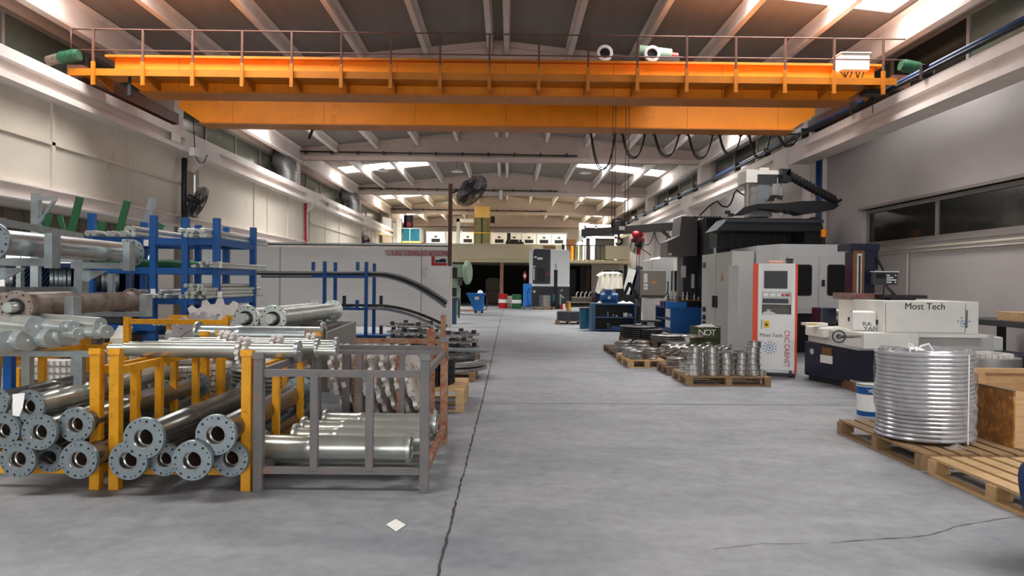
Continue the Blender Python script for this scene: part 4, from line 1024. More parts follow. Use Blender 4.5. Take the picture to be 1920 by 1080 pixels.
# brown pole with fan on the partition edge
def fan(lab, c, ax, R, arm0, m=M_BLACK, name='wall_fan', dark=True):
    t = thing(name, lab, 'fan', tuple(arm0)); c = Vector(c); ax = Vector(ax).normalized(); s1, s2, _ = frame(ax)
    def arcpt(r, w, off): return c + (s1 * math.cos(w) + s2 * math.sin(w)) * r + ax * off
    cg = MB()
    for r, off in ((R, 0), (R * .97, R * .12), (R * .75, R * .2), (R * .5, R * .24), (R * .97, -R * .12), (R * .6, -R * .2), (R * .86, R * .17), (R * .62, R * .225), (R * .86, -R * .15)):
        cg.tube([arcpt(r, 2 * PI * k / 28, off) for k in range(28)], R * .015, 5, closed=True)
    for k in range(40):
        w = 2 * PI * k / 40
        for sg in (1, -1):
            cg.tube([arcpt(R * .15, w, sg * R * .25), arcpt(R * .6, w, sg * R * .22), arcpt(R, w, 0)], R * .008, 4)
    cg.build('guard_cage', m, t)
    for k in range(3):
        w = 2 * PI * k / 3
        b = MB().add([arcpt(R * .12, w - .3, -.02), arcpt(R * .12, w + .3, .02), arcpt(R * .85, w + .55, .04), arcpt(R * .9, w, .0), arcpt(R * .7, w - .25, -.04)], [(0, 1, 2, 3, 4)])
        b.add([v + ax * .006 for v in b.v], [(4, 3, 2, 1, 0)])
        b.build('fan_blade', m, t)
    MB().cyl(c - ax * R * .62, c + ax * R * .2, R * .26, R * .16).build('motor_housing', m, t)
    MB().tube([c - ax * R * .4, c - ax * R * .5 + V(0, 0, -.05), (Vector(arm0) + c - ax * R * .5) / 2 + V(0, 0, -.02), arm0], R * .05, 6).build('bracket_arm', m, t)
    return t
p = W(844, 345, 26.0); q = W(844, 470, 26)
MB().box(q.x - .07, q.x + .07, 25.9, 25.96, 2.2, p.z).one('steel_pole', M_RAIL, 'brown steel pole rising above the right end of the partition', 'pole')
c = W(885, 358, 25.9)
fan('large black cage fan on the brown pole above the partition', c, (.62, -.35, -.62), .66, (q.x + .08, 25.9, W(0, 352, 25.9).z))
c = W(371, 379, 18.9)
fan('black cage fan mounted at the left column under the runway beam', c, (.9, .12, -.42), .44, (-8.7, 19.5, c.z - .25))
MB().box(-8.75, -8.65, 19.45, 19.55, c.z - .5, c.z - .05).one('fan_plate', M_BLACK, 'black mounting plate of the fan on the left column', 'bracket')
c = W(683, 452, 44)
fan('small black cage fan far back above the partition at the left wall', c, (.3, -1, 0), .38, (c.x - .2, 44.3, c.z - .5))
# ---- blue stand with bent rails in front of the partition
t = thing('blue_rail_stand', 'slim blue steel stand holding the bent rails before the partition', 'rack', (-4.9, 20.6, 0))
for px, ytop, yy in ((609, 490, 20.4), (629, 492, 21.0), (687, 491, 20.4), (702, 494, 21.0)):
    x = W(px, 500, yy).x; MB().box(x - .045, x + .045, yy - .045, yy + .045, 0, W(px, ytop, yy).z).build('stand_post', M_BLUE, t)
for yy, py in ((20.3, 518), (20.3, 578)):
    a, b = W(586, py, yy), W(690, py, yy); MB().box(a.x, b.x, yy - .05, yy + .05, a.z - .04, a.z + .04).build('stand_arm', M_BLUE, t)
for px, py in ((588, 504), (671, 504), (670, 575), (646, 567), (715, 567), (640, 623), (715, 623)):
    p = W(px, py, 20.3); MB().box(p.x - .04, p.x + .04, 20.22, 20.32, p.z - .05, p.z + .19).build('stop_pin', M_BLUE if px in (588, 671, 670) else M_BLACK, t)
MB().box(-5.1, -3.3, 20.35, 21.05, .03, .09).build('base_frame', M_BLUE, t)
def bent(px0, pxb, px1, py0, py1, yy, m, r, lab, dz=0, group='bent rails on the blue stand'):
    a, b, c = W(px0, py0, yy), W(pxb, py0 + 1, yy), W(px1, py1, yy)
    pts = [a + V(0, 0, dz), b + V(0, 0, dz)]
    for k in range(1, 15):
        u = k / 14; pts.append(V(b.x + (c.x - b.x) * u, yy, b.z + (c.z - b.z) * (u ** 1.75) + dz))
    mb = MB().tube(pts, r, 6)
    mb.one('bent_rail', m, lab, 'rail', group)
bent(478, 712, 839, 510, 566, 20.5, M_GALV, .035, 'highest of the bent rails on the blue stand, curving down to the right')
bent(480, 708, 837, 513, 570, 20.55, M_STEELD, .04, 'second bent rail from the top, dark, curving down to the right')
bent(490, 706, 836, 516, 576, 20.6, M_GALV, .045, 'third bent rail from the top on the blue stand, with a bright end')
bent(605, 712, 838, 572, 612, 20.65, M_STEELD, .045, 'fourth bent rail from the top, lower arm of the blue stand')
bent(612, 706, 830, 577, 618, 20.7, M_GALV, .05, 'lowest bent rail on the blue stand, bright and broad')
a, b = W(490, 519, 20.75), W(640, 519, 20.75)
MB().beam(a, b, .06, .05).one('black_bar', M_BLACK, 'straight black bar lying under the bent rails', 'bar')
a, b = W(610, 579, 20.45), W(720, 577, 20.45)
MB().tube([a, b], .035).one('steel_tube', M_GALV, 'straight thin tube lying on the lower arm of the blue stand', 'pipe')
# grey long angle rails lying along the top of the partition
for i, (px0, px1, py, m) in enumerate(((480, 842, 464, M_STEELD), (482, 840, 467, M_GALV))):
    a, b = W(px0, py - 4 * (1 - i), 25.6), W(px1, py, 25.6)
    MB().box(a.x, b.x, 25.97, 26.1, 2.89 + .05 * i, 2.93 + .05 * i).one('steel_profile', m, ['dark', 'bright'][i] + ' long steel profile lying along the top edge of the partition', 'bar')
# ---- discs, rings and pallets right of the partition foot
def pallet(x0, x1, y0, y1, m, lab, group=None, nb=7, h=.144, rz=0, along='x', z=0):
    """boards run along local x; blocks below"""
    t = thing('wooden_pallet', lab, 'pallet', ((x0 + x1) / 2, (y0 + y1) / 2, z), rz, group)
    L, D_ = x1 - x0, y1 - y0
    M = chain(t)
    if along == 'y': M = M @ Matrix.Rotation(PI / 2, 4, 'Z'); L, D_ = D_, L
    for k in range(nb):
        w = D_ / nb * .74; y = -D_ / 2 + D_ * (k + .5) / nb
        MB().box(-L / 2, L / 2, y - w / 2, y + w / 2, h - .022, h, M).build('deck_board', m, t)
    for i in (-1, 0, 1):
        MB().box(i * (L / 2 - .05) - .05, i * (L / 2 - .05) + .05, -D_ / 2, D_ / 2, h - .044, h - .022, M).build('stringer_board', m, t)
        for j in (-1, 0, 1):
            MB().box(i * (L / 2 - .05) - .05, i * (L / 2 - .05) + .05, j * (D_ / 2 - .07) - .07, j * (D_ / 2 - .07) + .07, .022, h - .044, M).build('pallet_block', m, t)
    for j in (-1, 0, 1): MB().box(-L / 2, L / 2, j * (D_ / 2 - .05) - .05, j * (D_ / 2 - .05) + .05, 0, .022, M).build('bottom_board', m, t)
    return t
a = G(873, 762)
pallet(a.x - 1.2, a.x, 8.9, 10.1, M_WOODL, 'light wooden pallet with black tyre-like rings behind the rusty rack', nb=7, h=.27)
g = 'black toothed rings on the light pallet'
for k in range(3):
    p = W(762, 700, 9.5)
    M = Matrix.Translation((p.x + .22, 9.5, .28 + k * .11)) @ Matrix.Rotation(.0, 4, 'X')
    t = thing('toothed_ring', ['lowest', 'middle', 'topmost'][k] + ' black tyre-like toothed ring on the light pallet', 'ring', (0, 0, 0), 0, g)
    MB().gear(.42, .27, 34, .1, .03, None, .6).build('toothed_rim', M_RUBBER, t)
    MB().lathe([(.25, .02), (.39, .02), (.37, .11), (.27, .11)], 36, closed=True).build('ring_body', M_STEELD, t)
    t.matrix_basis = M
pallet(W(800, 690, 12).x, W(893, 690, 12).x, 11.6, 12.8, M_WOOD, 'wooden pallet with grey rings beside the aisle, left of the crack')
for k in range(3):
    p = W(845, 670, 12.2); R = [.62, .62, .47][k]
    t = thing('steel_ring', ['lowest broad grey ring on the aisle pallet', 'middle broad grey ring on the aisle pallet', 'small grey ring on top of the broad ones on the aisle pallet'][k], 'ring', (p.x - .03 * k, 12.2, .15 + k * .075), 0, 'grey rings on the aisle pallet')
    M = chain(t)
    MB().lathe([(R * .45, 0), (R, 0), (R, .045), (R * .8, .06), (R * .78, .07), (R * .5, .07)], 44, M, closed=True).build('ring_body', M_STEELM if k < 2 else M_STEELD, t)
a, b = W(800, 668, 12.5), W(914, 660, 12.2)
MB().beam((a.x, 12.9, .42), (b.x, 12.1, .45), .11, .05).one('flat_channel', M_GALV, 'bright flat channel sticking out over the aisle from the ring pallet', 'bar')
for (px, d, n, R, lab) in ((772, 15.2, 5, .53, 'left'), (852, 14.6, 4, .5, 'right')):
    x = W(px, 640, d).x
    pallet(x - .5, x + .5, d - .5, d + .5, M_WOODD, 'dark pallet under the %s stack of perforated chainwheels' % lab)
    proto = None
    for i in range(n):
        M = Matrix.Translation((x + random.uniform(-.02, .02), d, .15 + i * (.13 if n == 5 else .13))) @ Matrix.Rotation(i * .7, 4, 'Z')
        l = 'perforated chainwheel, %s the %s stack near the partition foot' % (level(i, n), lab)
        if proto is None:
            proto = thing('chainwheel', l, 'sprocket', (0, 0, 0), 0, 'chainwheels stacked near the partition foot')
            mb = MB().gear(R, R * .72, 32, .035, .03); mb.cur = 1
            for k in range(18):
                w = 2 * PI * k / 18; mb.cyl((R * .84 * math.cos(w), R * .84 * math.sin(w), -.002), (R * .84 * math.cos(w), R * .84 * math.sin(w), .038), .02, n=8)
            mb.build('toothed_rim', [M_STEELM, M_HOLE], proto)
            for k in range(5):
                w = 2 * PI * k / 5; MB().beam((R * .1 * math.cos(w), R * .1 * math.sin(w), .018), (R * .75 * math.cos(w), R * .75 * math.sin(w), .018), .03, .1).build('spoke', M_STEELM, proto)
            MB().lathe([(R * .1, -.02), (R * .24, -.02), (R * .24, .06), (R * .1, .06)], 24, closed=True).build('hub', M_STEELD, proto)
            for k in range(4):
                w = 2 * PI * (k + .5) / 4; MB().box(-.03, .03, -.04, .04, .035, .11, Matrix.Translation((R * .8 * math.cos(w), R * .8 * math.sin(w), 0))).build('spacer_block', M_STEELD, proto)
            proto.matrix_basis = M
        else: dup(proto, M, l)
# paper on the floor
p = G(742, 986)
pts = [G(724, 985), G(742, 974.5), G(761, 985.5), G(743, 998)]
MB().add([(q.x, q.y, .006) for q in pts] + [(q.x, q.y, .004) for q in pts], [(0, 1, 2, 3), (7, 6, 5, 4), (0, 4, 5, 1), (1, 5, 6, 2), (2, 6, 7, 3), (3, 7, 4, 0)]).one('paper_scrap', M_PAPER, 'square white paper scrap lying on the bare floor left of the crack', 'paper')
# ducts high on the left behind the runway beam
def duct(px, py, d, R, lab):
    p = W(px, py, d)
    t = thing('air_duct', lab, 'duct', (p.x, d, p.z - .5))
    pts = [V(-9.85, d, p.z + .42), V(-9.7, d, p.z + .4), V(p.x - .1, d, p.z + .2), V(p.x, d, p.z - .15), V(p.x, d, p.z - .7)]
    MB().tube(pts, R, 18).build('duct_elbow', M_DUCT, t)
    for q in (pts[1], pts[3]):
        MB().lathe([(R, -.02), (R + .03, -.02), (R + .03, .02), (R, .02)], 20, basis(q, (1, 0, -1) if q is pts[1] else (0, 0, 1)), closed=True).build('duct_collar', M_DUCT, t)
duct(537, 318, 30.5, .42, 'bent round air duct beside the second left column')
duct(664, 378, 43, .42, 'bent round air duct far back above the left runway beam')

# small plates and a switch box on the left runway beam
for px, py, w, h, m, lab in ((330, 268, .5, .22, M_PAPER, 'small printed plate at the end of the first left runway beam section'), (619, 386, .5, .2, M_MACHG, 'left of two small stickers on a far section of the left runway beam'), (638, 394, .4, .2, M_MACHG, 'right of two small stickers on a far section of the left runway beam')):
    q = WX(px, py, -8.6)
    MB().box(-8.6, -8.59, q.y - w / 2, q.y + w / 2, 5.16, 5.16 + h * .9).one('beam_plate', m, lab, 'plate')
q = WX(362, 290, -8.55)
t = thing('junction_box', 'small junction box with loose wires under the left runway beam end', 'box', (-8.5, q.y, 4.9))
MB().box(-8.6, -8.45, q.y - .15, q.y + .15, 4.94, 5.16).build('box_body', M_MACHW, t, .01)
MB().tube([(-8.5, q.y, 5.16), (-8.55, q.y, 5.9), (-8.8, q.y, 6.6)], .014, 5).build('wire', M_BLACK, t)
MB().tube([(-8.48, q.y, 4.94), (-8.46, q.y + .2, 4.8), (-8.46, q.y + .5, 4.86), (-8.46, q.y + .7, 5.1)], .014, 5).build('wire', M_BLACK, t)
# ================================================================== right side, foreground
P1 = pallet(3.62, 4.95, 6.25, 7.85, M_WOOD, 'worn wooden pallet under the wrapped coil at the right', nb=8, h=.15, along='y')
P2 = pallet(3.62, 5.0, 4.55, 6.15, M_WOODL, 'empty pale pallet nearest the camera at the lower right', nb=8, h=.15, along='y')
pallet(5.0, 6.2, 6.3, 8.1, M_WOODD, 'dark pallet under the open strand board crate', nb=8, h=.15)
# coil of hose wrapped in film
t = thing('wrapped_coil', 'tall silvery coil wrapped in cloudy stretch film on the worn pallet', 'coil', (3.98, 6.93, .15))
cx, cy = W(1730, 800, 6.93).x, 6.93
n = 21; hh = .86
pts = []
for k in range(n * 40 + 1):
    w = 2 * PI * k / 40; z = .15 + .02 + (hh - .04) * k / (n * 40)
    R = .405 + .012 * math.sin(z * 14) - .018 * max(0, z - .75)
    pts.append((cx + R * math.cos(w), cy + R * math.sin(w), z))
M_COIL = mat('silver_hose', 'b9b7bb', .26, .55, .15, 7)
MB().tube(pts, .0195, 8).build('outer_winding', M_COIL, t)
top = MB()
for k in range(4): top.tube([(cx + (.37 - k * .04) * math.cos(a), cy + (.37 - k * .04) * math.sin(a), .15 + hh - .02 - .006 * k + .012 * math.sin(a * 3 + k)) for a in [2 * PI * i / 40 for i in range(40)]], .02, 6, closed=True)
top.build('inner_winding', M_COIL, t)
MB().lathe([(.2, .17), (.2, .95)], 30, Matrix.Translation((cx, cy, 0))).build('core_tube', M_CHAR, t)
random.seed(11)
def film(w0, w1, z0, z1, nw, nz, off, amp):
    vs = []; fs = []
    for i in range(nw + 1):
        for j in range(nz + 1):
            a = w0 + (w1 - w0) * i / nw; z = z0 + (z1 - z0) * j / nz
            r = off + amp * (math.sin(a * 23 + z * 31) * .4 + math.sin(z * 57 + a * 9) * .4 + random.uniform(-.5, .5))
            vs.append((cx + r * math.cos(a), cy + r * math.sin(a), z + random.uniform(-.006, .006)))
    for i in range(nw):
        for j in range(nz): fs.append((i * (nz + 1) + j, (i + 1) * (nz + 1) + j, (i + 1) * (nz + 1) + j + 1, i * (nz + 1) + j + 1))
    return MB().add(vs, fs, None, True)
film(-1.75, .6, .19, 1.0, 40, 30, .436, .012).build('stretch_film', M_FILM, t)
film(-3.5, -1.75, .45, 1.0, 30, 20, .434, .008).build('stretch_film', M_FILM, t)
film(-1.25, -.75, .17, .62, 12, 20, .445, .02).build('stretch_film', M_FILM, t)
def crumple(c, s, m, name, parent, n=7):
    random.seed(int(c[0] * 100)); vs = []; fs = []
    for i in range(n + 1):
        for j in range(n + 1):
            u, v = i / n - .5, j / n - .5; vs.append((c[0] + u * s[0], c[1] + v * s[1], c[2] + s[2] * (random.random() * (1 - (2 * u) ** 2) * (1 - (2 * v) ** 2))))
    for i in range(n):
        for j in range(n): fs.append((i * (n + 1) + j, (i + 1) * (n + 1) + j, (i + 1) * (n + 1) + j + 1, i * (n + 1) + j + 1))
    return MB().add(vs, fs, None, True).build(name, m, parent)
top_z = .15 + hh
crumple((cx, cy, top_z - .01), (.72, .72, .05), M_FILM, 'film_top', t, 12)
crumple((cx + .03, cy - .47, .155), (.18, .1, .05), M_FILM, 'film_tail', t)
a0 = -1.15
strap = [(cx + .443 * math.cos(a0), cy + .443 * math.sin(a0), z) for z in (.17, .4, .7, top_z - .02)]
MB().tube(strap, .006, 5).build('strap', M_PURE, t)
tp = [(cx - .30, cy - .30, top_z), (cx - .32, cy - .31, top_z + .08), (cx - .28, cy - .3, top_z + .06), (cx - .24, cy - .3, top_z + .005), (cx - .2, cy - .3, top_z + .05), (cx - .13, cy - .3, top_z + .07), (cx - .08, cy - .28, top_z + .01), (cx - .02, cy - .2, top_z)]
MB().tube(tp, .009, 5).build('loose_strap', M_PURE, t)
# strand board crate
t = thing('open_crate', 'open crate of brown strand board with a light wood rim on the right pallets', 'crate', (5.3, 7.2, .15))
x0, x1, y0, y1, zb, zt = 4.62, 5.9, 6.5, 8.0, .15, .66
x0 = 4.60
MB().box(x0, x0 + .018, y0, y1, zb, zt).build('left_panel', M_OSB, t)
MB().box(x0 + .018, x1, y0, y0 + .018, zb, zt).build('front_panel', M_WOODL, t)
MB().box(x1 - .018, x1, y0 + .018, y1, zb, zt).build('right_panel', M_OSB, t)
MB().box(x0 + .018, x1 - .018, y1 - .018, y1, zb, zt).build('rear_panel', M_WOODL, t)
MB().box(x0 + .018, x1 - .018, y0 + .018, y1 - .018, zb, zb + .02).build('crate_floor', M_OSB, t)
for x, y in ((x0 + .06, y0 + .06), (x1 - .06, y0 + .06), (x0 + .06, y1 - .06), (x1 - .06, y1 - .06), ((x0 + x1) / 2, y1 - .05)): MB().box(x - .04, x + .04, y - .03, y + .03, zb + .02, zt - .0).build('corner_batten', M_WOODL, t)
MB().box(x0, x1, y1 - .05, y1 + .02, zt, zt + .05).build('rim_board', M_WOODL, t)
MB().box(x1 - .05, x1 + .02, y0, y1 - .05, zt, zt + .05).build('rim_board', M_WOODL, t)
MB().box(x0 - .005, x0 + .024, y0, y1 - .05, zt, zt + .012).build('rim_strip', M_WOODD, t)
# paint bucket
p = G(1637, 784)
t = thing('paint_bucket', 'white and blue paint bucket on the floor behind the wrapped coil', 'bucket', (p.x + .03, p.y + .16, 0))
bx, by = p.x + .03, p.y + .16
MB().lathe([(0, 0), (.135, 0), (.15, .39), (.14, .39), (.125, .02), (0, .02)], 32, Matrix.Translation((bx, by, 0))).build('bucket_body', M_PURE, t)
MB().lathe([(.137, .01), (.1385, .01), (.141, .07), (.139, .07)], 32, Matrix.Translation((bx, by, 0)), closed=True).build('blue_band', M_BLUE, t)
MB().lathe([(.146, .28), (.149, .28), (.1535, .37), (.150, .37)], 32, Matrix.Translation((bx, by, 0)), closed=True).build('blue_band', M_BLUE, t)
MB().lathe([(.15, .385), (.156, .385), (.156, .4), (.15, .4)], 32, Matrix.Translation((bx, by, 0)), closed=True).build('bucket_rim', M_STEELM, t)
text('bucket_lettering', 'VERN', .06, face_cam((bx - .02, by - .16, .325)), M_PURE, t, .003)
MB().prism([(0, .04), (.04, 0), (0, -.04), (-.04, 0)], 0, .004, face_cam((bx + .03, by - .148, .2))).build('hazard_diamond', M_REDTEXT, t)
# plank tray with toothed rings
a, b = G(1558, 716), G(1640, 752)
t = thing('ring_tray', 'low wooden tray holding pale toothed rings before the navy machine', 'tray', tuple(a))
d = (b - a).normalized(); s = V(-d.y, d.x, 0)
c = a + d * .0
Mx = Matrix(((d.x, s.x, 0, a.x), (d.y, s.y, 0, a.y), (0, 0, 1, 0), (0, 0, 0, 1)))
MB().box(0, 1.5, 0, .03, 0, .13, Mx).build('tray_side', M_BRONZE, t); MB().box(0, 1.5, .5, .53, 0, .13, Mx).build('tray_side', M_BRONZE, t)
MB().box(0, 1.5, .03, .5, 0, .02, Mx).build('tray_floor', M_BRONZE, t); MB().box(0, .03, .03, .5, .02, .13, Mx).build('tray_end', M_BRONZE, t); MB().box(1.47, 1.5, .03, .5, .02, .13, Mx).build('tray_end', M_BRONZE, t)
for k, lab in enumerate(('farther', 'nearer')):
    for j in range(2):
        M = Mx @ Matrix.Translation((.33 + k * .55, .27, .05 + j * .055))
        r = thing('toothed_ring', '%s %s pale toothed ring in the low wooden tray' % (['lower', 'upper'][j], lab), 'ring', tuple(M @ V(0, 0, 0)), 0, 'pale toothed rings in the tray')
        MB().gear(.235, .16, 30, .045, .02, M).build('toothed_rim', M_CAST, r)
# ---- machine with the big white tank: marks are copied as they stand
t = thing('spark_erosion_machine', 'big machine with a white tank lettered in black, navy base and column', 'machine', (6.1, 11.2, 0))
nv = M_NAVY
def pr(pts, y0, y1): return pts
fx = lambda px, d: W(px, 600, d).x
# navy base: long body running away to the left
MB().prism([(5.12, 12.35), (5.70, 9.9), (7.6, 9.9), (7.6, 11.9), (7.1, 12.6), (5.6, 12.95)], .08, .66).build('base_body', nv, t, .02)
MB().prism([(5.18, 12.3), (5.74, 10.0), (7.5, 10.0), (7.5, 11.8), (7.0, 12.5), (5.65, 12.85)], 0, .08).build('base_plinth', M_BLACK, t)
c = V(4.72, 11.95, 0)
dv = V(5.70 - 5.12, 9.9 - 12.35, 0).normalized(); nn = V(-dv.y * -1, dv.x * -1, 0)
Ms = Matrix(((dv.x, 0, dv.y, 5.12), (dv.y, 0, -dv.x, 12.35), (0, 1, 0, 0), (0, 0, 0, 1)))     # local x along the side, y up, z out
MB().box(.42, .72, .34, .47, 0, .006, Ms).build('name_plate', M_PAPER, t); MB().box(.46, .7, .48, .6, 0, .006, Ms).build('picture_plate', M_BRONZE, t)
MB().cyl(Ms @ V(.2, .5, 0), Ms @ V(.2, .5, .008), .05).build('round_badge', M_MACHG, t)
MB().box(.55, 2.3, .665, .72, -.25, -.02, Ms).build('guide_rail', M_MACHG, t)
# saddle wings (cream)
MB().box(W(1528, 600, 11.9).x, 5.9, 11.6, 12.3, .77, .93).build('wing_cover', M_MACHB, t, .02)
MB().box(5.15, 5.95, 10.35, 11.0, .70, .94).build('wing_cover', M_MACHB, t, .02)
MB().box(6.3, 7.55, 10.9, 11.5, .62, .86).build('wing_cover', M_MACHB, t, .02)
MB().box(6.2, 6.95, 10.05, 10.5, .54, .70).build('wing_cover', M_MACHB, t, .02)
MB().box(5.2, 7.2, 10.6, 12.4, .66, .90).build('saddle', M_MACHG, t)
hw = W(1573, 631, 10.35)
w = MB().lathe([(.075, -.015), (.095, -.015), (.095, .015), (.075, .015)], 24, basis(hw, (-.6, -1, 0)), closed=True).cyl(hw + V(.01, .015, 0), hw + V(-.02, -.03, 0), .035).build('hand_wheel', M_STEELD, t)
for k in range(3): a_ = 2 * PI * k / 3; s1_, s2_, _x = frame((-.6, -1, 0)); MB().beam(hw, hw + (s1_ * math.cos(a_) + s2_ * math.sin(a_)) * .08, .012, .012).build('wheel_spoke', M_STEELD, w) if False else None
MB().cyl(hw + V(-.02, -.03, 0), hw + V(.45, .1, 0), .022).build('wheel_shaft', M_STEEL, w)
# tank
tx0, tx1, ty0, ty1, tz0, tz1 = W(1657, 600, 10.5).x, W(1835, 600, 10.5).x, 10.5, 11.95, W(1745, 626, 10.5).z, W(1745, 565, 10.5).z
k_ = MB().box(tx0, tx1, ty0, ty1, tz0, tz1).build('tank', M_MACHB, t, .008)
MB().box(tx0 - .08, tx1 + .1, ty0 - .06, ty1 + .1, tz0 - .05, tz0).build('tank_tray', M_MACHB, t, .008)
for (a_, b_, c_, d_) in ((tx0 + .02, tx0 + .028, tz0 + .02, tz1 - .03), (tx1 - .2, tx1 - .192, tz0 + .02, tz1 - .03)): MB().box(a_, b_, ty0 - .004, ty0, c_, d_).build('door_gap', M_FRAME, k_)
MB().box(tx0 + .02, tx1 - .19, ty0 - .004, ty0, tz0 + .015, tz0 + .022).build('door_gap', M_FRAME, k_)
MB().box(tx1 - .195, tx1 - .17, ty0 - .015, ty0, tz0 + .09, tz1 - .12).build('hinge', M_STEELM, k_)
for yy in (11.5, 10.75): MB().box(tx0 - .01, tx0, yy - .09, yy + .09, tz0 + .12, tz0 + .19).build('tank_latch', M_BLACK, k_)
text('tank_lettering', 'Most Tech', .135, face_cam((W(1735, 574, 10.49).x, ty0 - .003, W(1735, 575, 10.49).z)), M_TEXT, k_, .002, 1.02)
def chip(cx, cy, cz, s, M, parent, rays=8, flip=False):
    mb = MB(); e = s * .16
    for (a_, b_, c_, d_) in ((-1, 1, .8, 1), (-1, 1, -1, -.8), (-1, -.8, -.8, .8), (.8, 1, -.8, .8)): mb.box(a_ * s * .4, b_ * s * .4, c_ * s * .4, d_ * s * .4, 0, .002, M)
    mb.box(-.13 * s, .13 * s, -.13 * s, .13 * s, 0, .002, M)
    for k in range(rays):
        w = 2 * PI * k / rays + PI / rays
        if flip and math.cos(w) > .1 and math.sin(w) < .3: continue
        if flip and math.sin(w) < -.1 : continue
        a, b = V(math.cos(w) * s * .45, math.sin(w) * s * .45, .001), V(math.cos(w) * s * .8, math.sin(w) * s * .8, .001)
        mb.beam(M @ a, M @ b, .004, s * .05); mb.cyl(M @ V(b.x * 1.08, b.y * 1.08, 0), M @ V(b.x * 1.08, b.y * 1.08, .002), s * .1, n=10)
    return mb.build('chip_emblem', M_BLUETEXT, parent)
p = W(1808, 607, 10.49); chip(0, 0, 0, .11, face_cam((p.x, ty0 - .001, p.z)), k_, 8, True)
# column on top
cx0, cx1, cd = W(1600, 500, 11.6).x, W(1642, 500, 11.6).x, 11.6
zc0 = tz1; zc1 = W(1620, 457, cd).z
MB().box(cx0 - .1, cx0 + .62, cd - .15, cd + .5, zc0, zc0 + .10).build('column_foot', M_RUSTP, t)
MB().box(cx0 + .05, cx0 + .36, cd + .02, cd + .4, zc0 + .1, zc1 - .12).build('column_body', nv, t)
MB().box(cx0, cx0 + .17, cd - .02, cd + .02, zc0 + .1, zc1 - .11).build('guide_way', M_BRONZE, t)
MB().box(cx0 + .045, cx0 + .12, cd - .035, cd - .02, zc0 + .1, zc1 - .16).build('bright_scale', M_CAST, t)
MB().box(cx0 + .07, cx0 + .095, cd - .045, cd - .035, zc0 + .1, zc1 - .2).build('scale_slot', M_BLACK, t)
MB().box(cx0 - .07, cx0 + .40, cd - .05, cd + .42, zc1 - .11, zc1).build('column_cap', nv, t)
MB().box(cx0 + .17, cx0 + .40, cd + .0, cd + .42, zc1 - .42, zc1 - .11).build('head_housing', nv, t)
text('column_lettering', 'CNC7735F M W', .085, face_cam((cx0 + .22, cd - .155, zc0 + .05)), M_REDTEXT, t, .002)
r = W(1660, 522, 11.3)
q = MB().box(r.x - .19, r.x + .19, 11.28, 11.38, r.z - .1, r.z + .1).build('readout', M_CHAR, t, .008)
MB().box(r.x - .2, r.x + .2, 11.27, 11.39, r.z + .1, r.z + .112).build('readout_top', M_MACHW, q)
MB().box(r.x - .16, r.x - .02, 11.272, 11.28, r.z + .0, r.z + .07).build('readout_screen', M_BLACKG, q)
mb = MB()
for i in range(6):
    for j in range(4):
        if random.random() < .75: MB().box(r.x + .01 + i * .026, r.x + .028 + i * .026, 11.272, 11.28, r.z - .07 + j * .036, r.z - .05 + j * .036).build('key', M_MACHW, q)
MB().tube([(r.x, 11.33, r.z - .1), (r.x, 11.35, r.z - .25), (r.x - .05, 11.5, tz1)], .012, 6).build('readout_arm', M_BLACK, t)
MB().tube([(cx0 + .36, 11.6, zc0 + .7), (cx0 + .42, 11.5, zc0 + .5), (cx0 + .45, 11.4, zc0 + .2), (cx0 + .6, 11.4, zc0 + .05), (cx0 + .7, 11.5, zc0)], .018, 6).build('cable', M_BLACK, t)
MB().box(tx0 + .35, tx1 - .35, 11.2, 11.55, tz1 + .03, tz1 + .08).build('cross_slide', M_BLACK, t)
MB().box(tx0 + .5, tx1 - .5, 11.25, 11.5, tz1, tz1 + .03).build('slide_foot', M_STEELD, t)
# motor block left of the tank
MB().box(W(1530, 570, 12.4).x, W(1560, 570, 12.4).x, 12.2, 12.6, .94, 1.24).build('motor_block', nv, t, .03)
MB().cyl((W(1560, 570, 12.4).x, 12.4, 1.1), (W(1560, 570, 12.4).x + .28, 12.4, 1.1), .12, n=24).build('motor_flange', M_STEELM, t)
c = W(1527, 604, 11.9); MB().box(c.x - .18, c.x + .18, 11.8, 12.0, .955, 1.0).build('panel_strip', M_MACHB, t)
mb = MB()
for k in range(6): MB().box(c.x - .15 + k * .028, c.x - .135 + k * .028, 11.795, 11.8, .962, .993).build('warning_stripe', M_YSIGN, t)
# cardboard carton on the wing
p = W(1612, 602, 10.9)
t = thing('carton', 'small battered white carton standing against the white tank', 'box', (p.x - .0, 10.9, .94))
rz = -.25; Mc = rotz(rz, (p.x + .02, 10.85, .945))
MB().box(-.16, .16, -.11, .11, 0, .27, Mc).build('carton_body', M_PAPER, t, .006)
MB().add([(-.16, -.11, .27), (.16, -.11, .27), (.15, 0, .3), (-.15, .0, .295), (.16, .11, .27), (-.16, .11, .27)], [(0, 1, 2, 3), (3, 2, 4, 5)], Mc).build('carton_flap', M_PAPER, t)
text('carton_lettering', 'RA', .085, Mc @ face_cam((.035, -.112, .1)), M_TEXT, t, .001, 1.15)
text('carton_lettering', 'YAN', .085, Mc @ face_cam((.09, -.112, .03)), M_TEXT, t, .001, 1.15)
